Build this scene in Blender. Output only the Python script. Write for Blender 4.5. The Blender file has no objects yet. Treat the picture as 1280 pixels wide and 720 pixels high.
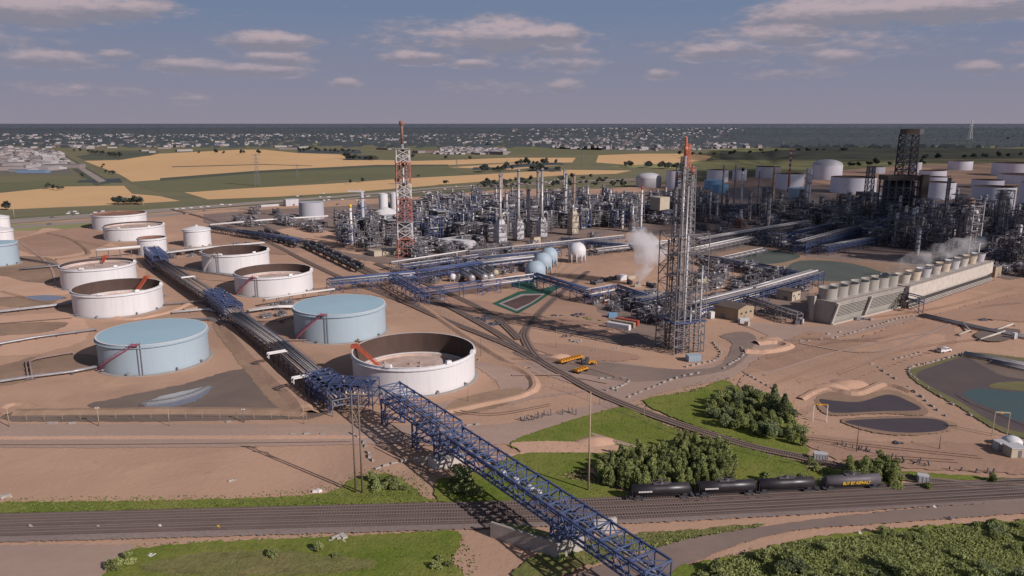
import bpy, math, random
from mathutils import Vector, Matrix
R=math.radians
random.seed(7)
scene=bpy.context.scene
COL=scene.collection
F,H=950.0,100.0
TH=math.atan(206/F); S_,C_=math.sin(TH),math.cos(TH)
GA=R(35)                                   # plant grid: V runs away to the right, U comes down to the right
V_=Vector((math.cos(GA),math.sin(GA),0)); U_=Vector((math.sin(GA),-math.cos(GA),0))
def at(px,py,z=0.0):
    v=(360-py)/F; u=(px-640)/F
    d=(u,C_+S_*v,-S_+C_*v); t=(z-H)/d[2]
    return Vector((d[0]*t,d[1]*t,z))
def hgt(px,py,ytop):
    P=at(px,py); v=(360-ytop)/F
    return H+P.y*(v*C_-S_)/(C_+v*S_)
def depth(P): return P[1]*C_-(P[2]-H)*S_
# ---------------------------------------------------------------- materials
def nt(m): return m.node_tree.nodes, m.node_tree.links
def mat(name,c,c2=None,scale=.2,rough=.8,metal=0,bump=0,bscale=None,detail=6,stretch=None,rot=0,fine=None,spec=.3,obj=False,lo=.35,hi=.65):
    m=bpy.data.materials.new(name); m.use_nodes=True; N,L=nt(m)
    b=N['Principled BSDF']; b.inputs['Roughness'].default_value=rough; b.inputs['Metallic'].default_value=metal
    b.inputs['Specular IOR Level'].default_value=spec
    b.inputs['Base Color'].default_value=(*c,1)
    if c2 is None: return m
    g=N.new('ShaderNodeNewGeometry'); src=g.outputs['Position']
    if obj:
        tc=N.new('ShaderNodeTexCoord'); src=tc.outputs['Object']
    mp=N.new('ShaderNodeMapping'); L.new(src,mp.inputs[0]); mp.inputs['Rotation'].default_value=(0,0,rot)
    if stretch: mp.inputs['Scale'].default_value=stretch
    n=N.new('ShaderNodeTexNoise'); n.inputs['Scale'].default_value=scale; n.inputs['Detail'].default_value=detail; n.inputs['Roughness'].default_value=.6
    L.new(mp.outputs[0],n.inputs['Vector'])
    r=N.new('ShaderNodeMapRange'); r.inputs[1].default_value=lo; r.inputs[2].default_value=hi; L.new(n.outputs[0],r.inputs[0])
    mx=N.new('ShaderNodeMix'); mx.data_type='RGBA'; mx.inputs[6].default_value=(*c,1); mx.inputs[7].default_value=(*c2,1)
    L.new(r.outputs[0],mx.inputs[0]); out=mx.outputs[2]
    if fine:                                   # (scale, colour, amount)
        n2=N.new('ShaderNodeTexNoise'); n2.inputs['Scale'].default_value=fine[0]; n2.inputs['Detail'].default_value=5; n2.inputs['Roughness'].default_value=.7
        L.new(src,n2.inputs['Vector'])
        r2=N.new('ShaderNodeMapRange'); r2.inputs[1].default_value=.45; r2.inputs[2].default_value=.72; r2.inputs[4].default_value=fine[2]; L.new(n2.outputs[0],r2.inputs[0])
        m2=N.new('ShaderNodeMix'); m2.data_type='RGBA'; L.new(out,m2.inputs[6]); m2.inputs[7].default_value=(*fine[1],1); L.new(r2.outputs[0],m2.inputs[0]); out=m2.outputs[2]
    L.new(out,b.inputs['Base Color'])
    if bump:
        n3=N.new('ShaderNodeTexNoise'); n3.inputs['Scale'].default_value=bscale or scale*8; n3.inputs['Detail'].default_value=4
        L.new(src,n3.inputs['Vector']); bp=N.new('ShaderNodeBump'); bp.inputs['Strength'].default_value=bump; bp.inputs['Distance'].default_value=.3
        L.new(n3.outputs[0],bp.inputs['Height']); L.new(bp.outputs[0],b.inputs['Normal'])
    return m
M={}
def mm(k,*a,**w): M[k]=mat(k,*a,**w)
mm('sand',(.535,.322,.226),(.40,.246,.178),scale=.012,rough=.95,bump=.4,bscale=.9,stretch=(1,1.9,1),rot=.35,fine=(.07,(.33,.215,.16),.5),spec=.1)
mm('sand_pale',(.58,.36,.255),(.48,.295,.213),scale=.03,rough=.95,bump=.3,bscale=.8,fine=(.2,(.42,.27,.20),.4),spec=.1)
mm('sand_dark',(.34,.225,.155),(.25,.165,.12),scale=.03,rough=.95,fine=(.15,(.19,.13,.095),.5),spec=.1)
mm('mud',(.20,.145,.115),(.155,.112,.092),scale=.05,rough=.6,spec=.3)
mm('gravel',(.42,.29,.235),(.35,.245,.20),scale=.05,rough=.95,stretch=(.25,1,1),fine=(.5,(.29,.205,.17),.4),spec=.1)
mm('asphalt',(.21,.155,.135),(.28,.20,.165),scale=.05,rough=.9,fine=(.4,(.15,.115,.10),.4),spec=.15)
mm('ballast',(.235,.18,.165),(.28,.215,.19),scale=.08,rough=.95,stretch=(.2,1,1),fine=(.9,(.14,.105,.095),.5),spec=.1)
mm('spur_bed',(.27,.18,.145),(.21,.145,.12),scale=.2,rough=.95,fine=(1.2,(.15,.10,.085),.4))
mm('ballast_dark',(.15,.105,.095),(.185,.135,.12),scale=.1,rough=.95,fine=(1.2,(.09,.06,.055),.4),spec=.1)
mm('grass',(.128,.168,.026),(.215,.210,.055),scale=.045,rough=.95,bump=.8,bscale=1.2,fine=(.3,(.085,.11,.022),.6),spec=.1)
mm('grass_dry',(.22,.185,.08),(.15,.16,.05),scale=.06,rough=.95,bump=.9,bscale=1.2,fine=(.3,(.06,.06,.025),.6),spec=.1)
mm('water_sky',(.50,.44,.43),rough=.06,metal=.75,spec=.5)
mm('water_dark',(.072,.057,.066),(.085,.066,.072),scale=.06,rough=.5,spec=.12)
mm('water_green',(.115,.122,.10),(.09,.10,.085),scale=.05,rough=.5,spec=.12)
mm('water_teal',(.065,.10,.105),(.075,.105,.105),scale=.08,rough=.45,spec=.12)
mm('liner',(.095,.075,.078),(.125,.092,.088),scale=.06,rough=.7,spec=.2,fine=(.15,(.11,.075,.065),.5))
mm('green_liner',(.02,.085,.055),(.035,.10,.065),scale=.2,rough=.6)
mm('rust_water',(.13,.055,.035),(.07,.04,.03),scale=.1,rough=.4)
mm('bank_green',(.13,.125,.05),(.19,.155,.08),scale=.1,rough=.9)
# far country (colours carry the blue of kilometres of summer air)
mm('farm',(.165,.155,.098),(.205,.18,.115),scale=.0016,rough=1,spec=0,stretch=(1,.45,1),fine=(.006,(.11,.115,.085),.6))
mm('wheat',(.66,.42,.225),(.57,.36,.20),scale=.003,rough=1,spec=0,stretch=(1,.3,1),fine=(.012,(.50,.32,.18),.4))
mm('crop_green',(.14,.142,.088),(.17,.165,.10),scale=.004,rough=1,spec=0,stretch=(.6,.6,1))
mm('crop_yellow',(.32,.29,.15),(.24,.235,.125),scale=.003,rough=1,spec=0)
mm('crop_dark',(.095,.10,.085),(.12,.12,.092),scale=.003,rough=1,spec=0)
mm('town_ground',(.20,.175,.16),(.14,.135,.125),scale=.004,rough=1,spec=0)
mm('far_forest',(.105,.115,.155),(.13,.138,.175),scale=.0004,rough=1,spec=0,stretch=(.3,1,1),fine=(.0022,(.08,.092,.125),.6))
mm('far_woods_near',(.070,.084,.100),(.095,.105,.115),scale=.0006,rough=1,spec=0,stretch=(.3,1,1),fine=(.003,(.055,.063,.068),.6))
mm('highway',(.29,.235,.21),(.33,.27,.235),scale=.02,rough=.95,spec=.1)
# made things
mm('white_paint',(.64,.62,.64),(.59,.57,.59),scale=.15,rough=.5,spec=.3,stretch=(1,1,.15),fine=(.4,(.62,.58,.57),.25))
mm('white_dull',(.50,.48,.50),(.43,.41,.43),scale=.1,rough=.6,stretch=(1,1,.2))
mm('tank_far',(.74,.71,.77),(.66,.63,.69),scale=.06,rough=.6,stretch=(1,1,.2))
mm('grey_tank',(.44,.43,.47),(.38,.37,.41),scale=.06,rough=.6,stretch=(1,1,.2))
mm('blue_paint',(.335,.405,.465),(.315,.385,.445),scale=.05,rough=.55,fine=(.5,(.29,.36,.42),.25))
mm('blue_roof',(.345,.48,.555),(.325,.455,.525),scale=.05,rough=.6)
mm('blue_strong',(.20,.36,.52),(.18,.33,.48),scale=.05,rough=.6)
mm('rim_white',(.68,.64,.63),rough=.5)
mm('inner_rust',(.062,.042,.037),(.10,.058,.046),scale=.12,rough=.8,stretch=(1,1,.3),fine=(.6,(.055,.038,.035),.5))
mm('roof_white',(.58,.46,.41),(.44,.31,.26),scale=.12,rough=.7,fine=(.5,(.30,.19,.15),.5))
mm('roof_rust',(.19,.085,.06),(.28,.16,.12),scale=.1,rough=.8)
mm('orange',(.46,.10,.05),(.36,.08,.045),scale=.4,rough=.5)
mm('pink',(.36,.10,.14),rough=.5)
mm('navy',(.065,.090,.20),(.05,.07,.155),scale=.4,rough=.5,spec=.4)
mm('navy_light',(.095,.125,.23),(.07,.095,.18),scale=.4,rough=.5)
mm('steel_dark',(.085,.08,.10),(.11,.103,.12),scale=.2,rough=.7)
mm('steel',(.18,.165,.18),(.13,.12,.14),scale=.3,rough=.6)
mm('silver',(.38,.355,.36),(.26,.245,.25),scale=.3,rough=.38,metal=.3,fine=(.6,(.28,.26,.27),.4))
mm('pipe_grey',(.165,.15,.16),(.22,.20,.205),scale=.2,rough=.5)
mm('pipe_brown',(.22,.145,.12),(.29,.20,.17),scale=.2,rough=.7)
mm('pipe_white',(.60,.56,.55),rough=.5)
mm('red_pale',(.42,.15,.125),(.36,.13,.11),scale=.3,rough=.6)
mm('tip_orange',(.52,.17,.10),(.42,.12,.08),scale=.4,rough=.6)
mm('red',(.42,.075,.05),(.34,.065,.05),scale=.3,rough=.6)
mm('lattice_white',(.60,.56,.56),rough=.6)
mm('concrete',(.40,.35,.32),(.33,.29,.265),scale=.3,rough=.9,fine=(1,(.22,.19,.17),.4))
mm('concrete_pale',(.50,.45,.41),(.42,.37,.33),scale=.3,rough=.9)
mm('beige',(.34,.255,.18),(.29,.22,.155),scale=.2,rough=.8,stretch=(1,1,.2))
mm('cream',(.46,.39,.30),(.40,.335,.26),scale=.3,rough=.8)
mm('cream_pale',(.58,.48,.38),(.46,.38,.30),scale=.5,rough=.8,fine=(1.,(.36,.29,.24),.4))  # paler cream with darker mottling, for some fan stacks
mm('tower_grey',(.36,.335,.305),(.31,.285,.26),scale=.15,rough=.85,stretch=(1,1,.2))
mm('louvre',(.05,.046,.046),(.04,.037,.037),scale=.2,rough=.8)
mm('brownroof',(.135,.10,.082),(.11,.085,.072),scale=.2,rough=.8)
mm('dark',(.018,.017,.022),rough=.8)
mm('window',(.03,.035,.045),rough=.2,spec=.5)
mm('black_car',(.022,.019,.024),(.035,.028,.032),scale=.4,rough=.4,spec=.5)
mm('grey_car',(.115,.098,.11),(.09,.078,.088),scale=.4,rough=.5)
mm('yellow',(.70,.42,.03),rough=.6)
mm('yellow_orange',(.62,.27,.03),(.5,.22,.03),scale=.6,rough=.6)
mm('wood',(.19,.14,.115),(.15,.11,.09),scale=.5,rough=.9)
mm('wood_pale',(.36,.27,.20),rough=.9)
mm('rail',(.20,.155,.14),rough=.6)
mm('sleeper',(.17,.125,.11),(.14,.105,.092),scale=.5,rough=.95)
mm('grating',(.085,.08,.09),(.11,.10,.11),scale=.6,rough=.8)
mm('grating_blue',(.040,.052,.105),(.055,.068,.125),scale=.6,rough=.8)
mm('rubber',(.02,.02,.02),rough=.8)
mm('coke',(.055,.052,.062),(.07,.066,.076),scale=.2,rough=.7)
mm('brick',(.22,.085,.06),rough=.8)
mm('teal',(.08,.22,.25),rough=.6)
mm('house_wall',(.30,.26,.26),rough=.9); mm('house_wall2',(.33,.295,.30),rough=.9); mm('house_wall3',(.24,.20,.195),rough=.9)
mm('house_roof',(.16,.145,.16),rough=.9); mm('house_roof2',(.23,.18,.175),rough=.9); mm('white_roof',(.37,.345,.35),rough=.8)
mm('town_blue',(.16,.23,.34),rough=.8)
def leafmat(k,a,b):
    m=mat(k,a,b,scale=.35,rough=.75,spec=.15,lo=.3,hi=.7); M[k]=m
    N,L=nt(m); bs=N['Principled BSDF']; src=bs.inputs['Base Color'].links[0].from_socket
    oi=N.new('ShaderNodeObjectInfo'); hs=N.new('ShaderNodeHueSaturation'); mr=N.new('ShaderNodeMapRange'); mr.inputs[3].default_value=.7; mr.inputs[4].default_value=1.35
    L.new(oi.outputs['Random'],mr.inputs[0]); L.new(mr.outputs[0],hs.inputs['Value']); L.new(src,hs.inputs['Color']); L.new(hs.outputs[0],bs.inputs['Base Color'])
    tr=N.new('ShaderNodeBsdfTranslucent'); L.new(hs.outputs[0],tr.inputs[0]); ms=N.new('ShaderNodeMixShader'); ms.inputs[0].default_value=.4; L.new(bs.outputs[0],ms.inputs[1]); L.new(tr.outputs[0],ms.inputs[2]); L.new(ms.outputs[0],N['Material Output'].inputs[0])
leafmat('leaf',(.23,.26,.105),(.36,.385,.155))
leafmat('leaf_dark',(.18,.21,.11),(.28,.31,.155))
leafmat('leaf_olive',(.25,.27,.11),(.36,.38,.155))
leafmat('leaf_far',(.075,.088,.08),(.11,.12,.095))
mm('weed',(.12,.145,.045),(.18,.185,.065),scale=.5,rough=.9)
def earth(name,c1,c2,c3,dark):                 # graded site soil: broad tones, drifts, wheel-worn streaks, pebbles
    m=bpy.data.materials.new(name); m.use_nodes=True; N,L=nt(m); b=N['Principled BSDF']; b.inputs['Roughness'].default_value=.95; b.inputs['Specular IOR Level'].default_value=.08
    g=N.new('ShaderNodeNewGeometry')
    def nz(sc,det=5,ro=.6,stretch=None,rot=0,dist=0):
        src=g.outputs['Position']
        if stretch:
            r=N.new('ShaderNodeMapping'); r.vector_type='POINT'; r.inputs['Rotation'].default_value=(0,0,rot); L.new(src,r.inputs[0])
            mp=N.new('ShaderNodeMapping'); mp.inputs['Scale'].default_value=stretch; L.new(r.outputs[0],mp.inputs[0]); src=mp.outputs[0]
        n=N.new('ShaderNodeTexNoise'); n.inputs['Scale'].default_value=sc; n.inputs['Detail'].default_value=det; n.inputs['Roughness'].default_value=ro; n.inputs['Distortion'].default_value=dist; L.new(src,n.inputs['Vector']); return n.outputs[0]
    def rg_(v,a,b_,hi=1.0):
        r=N.new('ShaderNodeMapRange'); r.inputs[1].default_value=a; r.inputs[2].default_value=b_; r.inputs[4].default_value=hi; L.new(v,r.inputs[0]); return r.outputs[0]
    def mx(f,a,b_):
        n=N.new('ShaderNodeMix'); n.data_type='RGBA'; L.new(f,n.inputs[0])
        for k,x in ((6,a),(7,b_)):
            if isinstance(x,tuple): n.inputs[k].default_value=(*x,1)
            else: L.new(x,n.inputs[k])
        return n.outputs[2]
    c=mx(rg_(nz(.010,5,.55,None,0,.6),.40,.62),c1,c2)
    c=mx(rg_(nz(.03,6,.62,None,0,1.2),.50,.70,.75),c,c3)
    c=mx(rg_(nz(.05,4,.6,(.12,1,1),R(55),.4),.55,.72,.5),c,c3)
    c=mx(rg_(nz(.05,4,.6,(.12,1,1),R(-3),.4),.57,.72,.45),c,c2)
    c=mx(rg_(nz(.11,5,.7),.60,.74,.55),c,dark)
    c=mx(rg_(nz(.9,4,.75),.60,.80,.5),c,dark)
    L.new(c,b.inputs['Base Color'])
    bp=N.new('ShaderNodeBump'); bp.inputs['Strength'].default_value=.55; bp.inputs['Distance'].default_value=.35; L.new(nz(.5,6,.7),bp.inputs['Height']); L.new(bp.outputs[0],b.inputs['Normal'])
    M[name]=m
earth('sand',(.475,.295,.208),(.385,.245,.175),(.525,.328,.234),(.25,.165,.122))
earth('sand_brown',(.395,.245,.178),(.335,.21,.152),(.44,.275,.198),(.23,.15,.112))
earth('sand_pale',(.57,.352,.25),(.50,.31,.22),(.62,.39,.28),(.38,.25,.18))
def weather(k,amt=.22,grime=(.30,.24,.20)):     # run-off streaks down the shell and splash dirt at its foot
    m=M[k]; N,L=nt(m); b=N['Principled BSDF']; src=b.inputs['Base Color'].links[0].from_socket
    g=N.new('ShaderNodeNewGeometry'); mp=N.new('ShaderNodeMapping'); mp.inputs['Scale'].default_value=(.7,.7,.035); L.new(g.outputs['Position'],mp.inputs[0])
    n=N.new('ShaderNodeTexNoise'); n.inputs['Scale'].default_value=1.3; n.inputs['Detail'].default_value=5; n.inputs['Roughness'].default_value=.65; L.new(mp.outputs[0],n.inputs['Vector'])
    r=N.new('ShaderNodeMapRange'); r.inputs[1].default_value=.5; r.inputs[2].default_value=.75; r.inputs[4].default_value=amt; L.new(n.outputs[0],r.inputs[0])
    sp=N.new('ShaderNodeSeparateXYZ'); L.new(g.outputs['Position'],sp.inputs[0]); z=N.new('ShaderNodeMapRange'); z.inputs[1].default_value=0; z.inputs[2].default_value=1.8; z.inputs[3].default_value=.28; z.inputs[4].default_value=0; L.new(sp.outputs[2],z.inputs[0])
    mxm=N.new('ShaderNodeMath'); mxm.operation='MAXIMUM'; L.new(r.outputs[0],mxm.inputs[0]); L.new(z.outputs[0],mxm.inputs[1])
    mx=N.new('ShaderNodeMix'); mx.data_type='RGBA'; L.new(mxm.outputs[0],mx.inputs[0]); L.new(src,mx.inputs[6]); mx.inputs[7].default_value=(*grime,1); L.new(mx.outputs[2],b.inputs['Base Color'])
weather('white_paint',.2); weather('blue_paint',.16,(.22,.24,.25)); weather('tower_grey',.5,(.16,.14,.12)); weather('concrete_pale',.45,(.25,.21,.18)); weather('concrete',.4,(.18,.155,.14)); weather('white_dull',.3); weather('inner_rust',.5,(.05,.035,.03))
# ---------------------------------------------------------------- mesh collector
class MB:
    def __init__(s): s.v=[]; s.f=[]; s.m=[]; s.cur=0; s.sm=[]
    def box(s,c,d,rz=0,taper=1.0):
        cx,cy,cz=c; dx,dy,dz=d[0]/2,d[1]/2,d[2]/2; ca,sa=math.cos(rz),math.sin(rz); n=len(s.v)
        for zz in (-1,1):
            k=taper if zz>0 else 1
            for x,y in ((-dx,-dy),(dx,-dy),(dx,dy),(-dx,dy)):
                x*=k;y*=k
                s.v.append((cx+x*ca-y*sa,cy+x*sa+y*ca,cz+zz*dz))
        for q in ((3,2,1,0),(4,5,6,7),(0,1,5,4),(1,2,6,5),(2,3,7,6),(3,0,4,7)): s.add([n+i for i in q])
    def add(s,q,smooth=False): s.f.append(q); s.m.append(s.cur); s.sm.append(smooth)
    def beam(s,a,b,w,h=None):
        h=h or w; a=Vector(a);b=Vector(b); d=b-a
        if d.length<1e-6: return
        d.normalize(); up=Vector((0,0,1)) if abs(d.z)<.95 else Vector((1,0,0))
        x=d.cross(up).normalized()*(w/2); y=x.normalized().cross(d).normalized()*(h/2); n=len(s.v)
        for p in (a,b):
            for q in (-x-y,x-y,x+y,-x+y): s.v.append(tuple(p+q))
        for q in ((3,2,1,0),(4,5,6,7),(0,1,5,4),(1,2,6,5),(2,3,7,6),(3,0,4,7)): s.add([n+i for i in q])
    def tube(s,pts,r,n=6,caps=True):
        pts=[Vector(p) for p in pts]; base=len(s.v); k=len(pts)
        for i,p in enumerate(pts):
            d=((pts[min(i+1,k-1)]-p).normalized()+(p-pts[max(i-1,0)]).normalized()) if 0<i<k-1 else (pts[1]-pts[0] if i==0 else pts[-1]-pts[-2])
            d.normalize(); up=Vector((0,0,1)) if abs(d.z)<.9 else Vector((0,1,0))
            x=d.cross(up).normalized(); y=x.cross(d).normalized()
            rr=r[i] if isinstance(r,(list,tuple)) else r
            for j in range(n):
                a=2*math.pi*j/n; s.v.append(tuple(p+x*rr*math.cos(a)+y*rr*math.sin(a)))
        for i in range(k-1):
            for j in range(n):
                a=base+i*n+j; b=base+i*n+(j+1)%n; s.add([a,b,b+n,a+n],n>5)
        if caps:
            s.add([base+j for j in range(n)][::-1]); s.add([base+(k-1)*n+j for j in range(n)])
    def lathe(s,prof,c=(0,0,0),n=24,smooth=True,flip=False,a0=0,a1=2*math.pi):
        base=len(s.v); k=len(prof); full=abs(a1-a0-2*math.pi)<1e-6; cols=n if full else n+1
        for r,z in prof:
            for j in range(cols):
                a=a0+(a1-a0)*j/n; s.v.append((c[0]+r*math.cos(a),c[1]+r*math.sin(a),c[2]+z))
        for i in range(k-1):
            for j in range(n):
                p=base+i*cols+j; q=base+i*cols+(j+1)%cols
                f=[p,q,q+cols,p+cols]
                s.add(f[::-1] if flip else f,smooth)
    def hcyl(s,a,b,r,n=10):                    # horizontal drum with domed ends
        a=Vector(a);b=Vector(b);d=(b-a).normalized()
        s.tube([a-d*r*.5,a-d*r*.3,a,b,b+d*r*.3,b+d*r*.5],[r*.35,r*.8,r,r,r*.8,r*.35],n)
    def ball(s,c,r,seg=12,rings=8,sz=1):
        s.lathe([(r*math.sin(math.pi*i/rings)+1e-4,-r*sz*math.cos(math.pi*i/rings)) for i in range(rings+1)],c,seg)
    def quad(s,a,b,c,d): n=len(s.v); s.v+= [tuple(a),tuple(b),tuple(c),tuple(d)]; s.add([n,n+1,n+2,n+3])
    def build(s,name,mats,parent=None,loc=None,rz=0,auto=True):
        me=bpy.data.meshes.new(name); me.from_pydata(s.v,[],s.f)
        if not isinstance(mats,(list,tuple)): mats=[mats]
        for k in mats: me.materials.append(M[k])
        if len(mats)>1: me.polygons.foreach_set('material_index',s.m)
        me.polygons.foreach_set('use_smooth',s.sm)
        o=bpy.data.objects.new(name,me); COL.objects.link(o)
        if parent: o.parent=parent
        if loc is not None: o.location=loc
        o.rotation_euler.z=rz
        return o
def tag(o,label,cat,group=None,kind=None):
    o['label']=label; o['category']=cat
    if group: o['group']=group
    if kind: o['kind']=kind
    return o
def struct(o): o['kind']='structure'; return o
def empty(name,loc,rz,label,cat,group=None):
    o=bpy.data.objects.new(name,None); COL.objects.link(o); o.location=loc; o.rotation_euler.z=rz; o.empty_display_size=.5
    return tag(o,label,cat,group)
def kids(o): return KIDS.get(o.name,[])
KIDS={}
def proto(root,parts):                          # parts: list of (obj, [subparts])
    KIDS[root.name]=parts; return root
def dup(root,loc,rz=0,label=None,group=None,scale=1,sub=None):
    c=root.copy(); COL.objects.link(c); c.location=loc; c.rotation_euler=(0,0,rz); c.scale=(scale if isinstance(scale,tuple) else (scale,)*3)
    if label: c['label']=label
    if group: c['group']=group
    for ch in KIDS.get(root.name,[]):
        o,subs=ch if isinstance(ch,tuple) else (ch,[])
        k=o.copy(); COL.objects.link(k); k.parent=c
        for s2 in subs:
            q=s2.copy(); COL.objects.link(q); q.parent=k
    return c
def smooth(pts,n=6,closed=False):
    P=[Vector(p) for p in pts]; out=[]; k=len(P)
    rng=range(k) if closed else range(k-1)
    for i in rng:
        p0=P[(i-1)%k] if closed or i>0 else P[i]; p1=P[i]; p2=P[(i+1)%k]; p3=P[(i+2)%k] if closed or i<k-2 else P[(i+1)%k]
        for j in range(n):
            t=j/n; out.append(.5*((2*p1)+(-p0+p2)*t+(2*p0-5*p1+4*p2-p3)*t*t+(-p0+3*p1-3*p2+p3)*t**3))
    if not closed: out.append(P[-1])
    return out
ZL=[0.0]
def patch(name,pix,m,z=None,jit=.0,sm=6,sharp=False):
    if z is None: ZL[0]+=.006; z=ZL[0]
    pts=[at(x,y) for x,y in pix]
    if not sharp: pts=smooth(pts,sm,True)
    rg=random.Random(len(pix)*31+int(abs(pix[0][0])))
    if jit:
        new=[]
        for i,p in enumerate(pts):
            q=pts[(i+1)%len(pts)]; L=(q-p).length; k=max(1,min(40,int(L/(jit*1.6))))
            for j in range(k):
                t=p.lerp(q,j/k); new.append(t+Vector((rg.uniform(-jit,jit),rg.uniform(-jit,jit),0)))
        pts=new
    vs=[(p.x,p.y,z) for p in pts]
    from mathutils.geometry import tessellate_polygon
    tris=tessellate_polygon([[Vector(v) for v in vs]])
    fs=[]
    for t in tris:
        a,b,c=[Vector(vs[i]) for i in t]
        fs.append(list(t) if (b-a).cross(c-a).z>0 else list(t)[::-1])
    me=bpy.data.meshes.new(name); me.from_pydata(vs,[],fs); me.materials.append(M[m])
    o=bpy.data.objects.new(name,me); COL.objects.link(o); return struct(o)
def ribbon(mb,pts,w,z=0,h=None):
    pts=[Vector(p) for p in pts]; n=len(mb.v); k=len(pts)
    for i,p in enumerate(pts):
        d=(pts[min(i+1,k-1)]-pts[max(i-1,0)]); d.z=0; d.normalize(); s=Vector((-d.y,d.x,0))*(w/2)
        mb.v+= [(p.x+s.x,p.y+s.y,z),(p.x-s.x,p.y-s.y,z)]
    for i in range(k-1): a=n+i*2; mb.add([a,a+1,a+3,a+2])
def road(name,pix,w,m,z=None,sm=8):
    if z is None: ZL[0]+=.006; z=ZL[0]
    mb=MB(); ribbon(mb,smooth([at(*p) for p in pix],sm),w,z); return struct(mb.build(name,m))
def berm(pix,w,h,m='sand',sm=6,name='earth_berm',closed=False):
    pts=smooth([at(*p) for p in pix],sm,closed); mb=MB(); k=len(pts); rg=random.Random(int(w*10)+k)
    for i,p in enumerate(pts):
        d=(pts[(i+1)%k if closed else min(i+1,k-1)]-pts[(i-1)%k if closed else max(i-1,0)]); d.z=0; d.normalize(); s=Vector((-d.y,d.x,0)); hh=h*rg.uniform(.85,1.1)
        for f,z in ((-.5,-.05),(-.14,hh),(.14,hh),(.5,-.05)):
            q=p+s*w*f*rg.uniform(.93,1.07); mb.v.append((q.x,q.y,z))
    for i in range(k if closed else k-1):
        for j in range(3): a=i*4+j; b=((i+1)%k)*4+j; mb.add([a,b,b+1,a+1])
    # normals up
    o=mb.build(name,m); me=o.data
    if me.polygons and me.polygons[1].normal.z<0: me.flip_normals()
    return struct(o)
SKYK=.055; SUNE=4.55
HZ0=(.285,.255,.31); HZ1=(.165,.218,.335)
CLB=(.25,.235,.285); CLT=(.50,.40,.42)
# ================================================================ ground
gm=MB(); gm.quad((-90000,-3000,-.35),(90000,-3000,-.35),(90000,120000,-.35),(-90000,120000,-.35))
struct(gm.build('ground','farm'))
patch('plant_ground',[(-900,1100),(-900,300),(-300,283),(0,273),(120,270),(250,262),(420,250),(520,246),(640,236),(760,236),(880,226),(1000,216),(1150,206),(1300,203),(1600,206),(2200,225),(2200,1100)],'sand',z=0,sharp=True)
# far fields
def field(m,pix,z=-.25,name='field'): return patch(name,pix,m,z=z,sharp=True)
W='wheat'
field(W,[(105,201),(150,200),(200,192),(300,187),(330,187),(370,191),(425,193),(440,199),(520,201),(560,200),(640,197),(720,197),(715,203),(640,203),(560,206),(470,207),(400,211),(320,215),(250,221),(165,227),(150,218)],name='wheat_field')
field('crop_green',[(160,228),(250,221.5),(320,216),(400,212),(470,207.5),(560,207),(578,219),(500,221),(420,225),(320,234),(240,240),(200,240)],name='green_field',z=-.2)
field('crop_dark',[(200,222.5),(320,213.3),(470,206),(560,205.5),(560,207),(470,208.5),(320,216.5),(200,226)],name='hedge_strip',z=-.15)
field(W,[(-400,255),(0,241),(80,233),(155,232),(165,242),(200,245),(225,251),(140,256),(0,262),(-400,280)],name='wheat_field')
field(W,[(230,240),(310,235),(420,229),(520,222),(600,218),(700,212),(790,213),(770,217),(700,219),(640,224),(560,230),(440,240),(340,246),(260,249)],name='wheat_field')
field(W,[(748,194),(800,192),(860,192),(890,195),(880,202),(800,207),(745,203)],name='wheat_field')
field(W,[(560,209),(640,212),(700,206),(640,204)],name='wheat_field',z=-.18)
field('crop_yellow',[(1130,182),(1200,178),(1320,173),(1320,180),(1200,184)],name='pasture_field')
field('crop_dark',[(900,186),(1010,182),(1280,186),(1350,200),(1280,198),(1050,199),(900,199)],name='green_field')
field('crop_yellow',[(880,187),(960,184),(1000,186),(940,190)],name='pasture_field',z=-.2)
field('crop_yellow',[(760,208),(900,200),(1100,202),(1230,205),(1100,210),(900,214)],name='pasture_field',z=-.2)
field('crop_green',[(500,184),(620,179),(760,184),(740,192),(600,193)],name='green_field')
field('crop_green',[(-300,235),(0,228),(110,222),(140,230),(70,233),(0,240),(-300,252)],name='green_field')
field('crop_dark',[(95,195),(150,188),(200,189),(190,194),(150,199),(105,200)],name='green_field')
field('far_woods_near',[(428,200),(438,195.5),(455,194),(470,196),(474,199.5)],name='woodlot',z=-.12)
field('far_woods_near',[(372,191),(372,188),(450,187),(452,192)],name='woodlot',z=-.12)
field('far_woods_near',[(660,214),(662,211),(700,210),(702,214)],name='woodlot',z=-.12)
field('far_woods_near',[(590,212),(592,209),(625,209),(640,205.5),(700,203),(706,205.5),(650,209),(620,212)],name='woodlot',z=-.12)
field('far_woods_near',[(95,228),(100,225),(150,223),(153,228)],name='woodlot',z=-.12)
field('crop_dark',[(215,208),(330,205),(390,207),(390,207.6),(330,205.8),(215,208.9)],name='field_track',z=-.12)
field('town_ground',[(-300,208),(0,218),(90,218),(80,200),(60,187),(0,185),(-300,190)],name='town_ground')
field('town_ground',[(-200,176),(0,179),(200,177),(420,176),(640,182),(480,170),(300,167),(0,168),(-200,168)],name='town_ground')
field('town_ground',[(640,180),(700,186),(800,189),(960,186),(1000,181),(900,174),(760,172),(660,175)],name='town_ground')
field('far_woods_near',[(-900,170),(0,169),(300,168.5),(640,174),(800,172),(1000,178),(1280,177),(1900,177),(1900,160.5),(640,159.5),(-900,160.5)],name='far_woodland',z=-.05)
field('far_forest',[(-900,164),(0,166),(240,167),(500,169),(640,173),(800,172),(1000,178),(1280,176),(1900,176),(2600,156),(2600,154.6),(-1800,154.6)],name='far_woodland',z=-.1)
field('crop_dark',[(60,190),(70,187),(140,228),(120,232)],name='roadside_verge',z=-.18)
field('highway',[(64,188),(68,188),(133,226),(124,228)],name='road',z=-.1)
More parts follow.
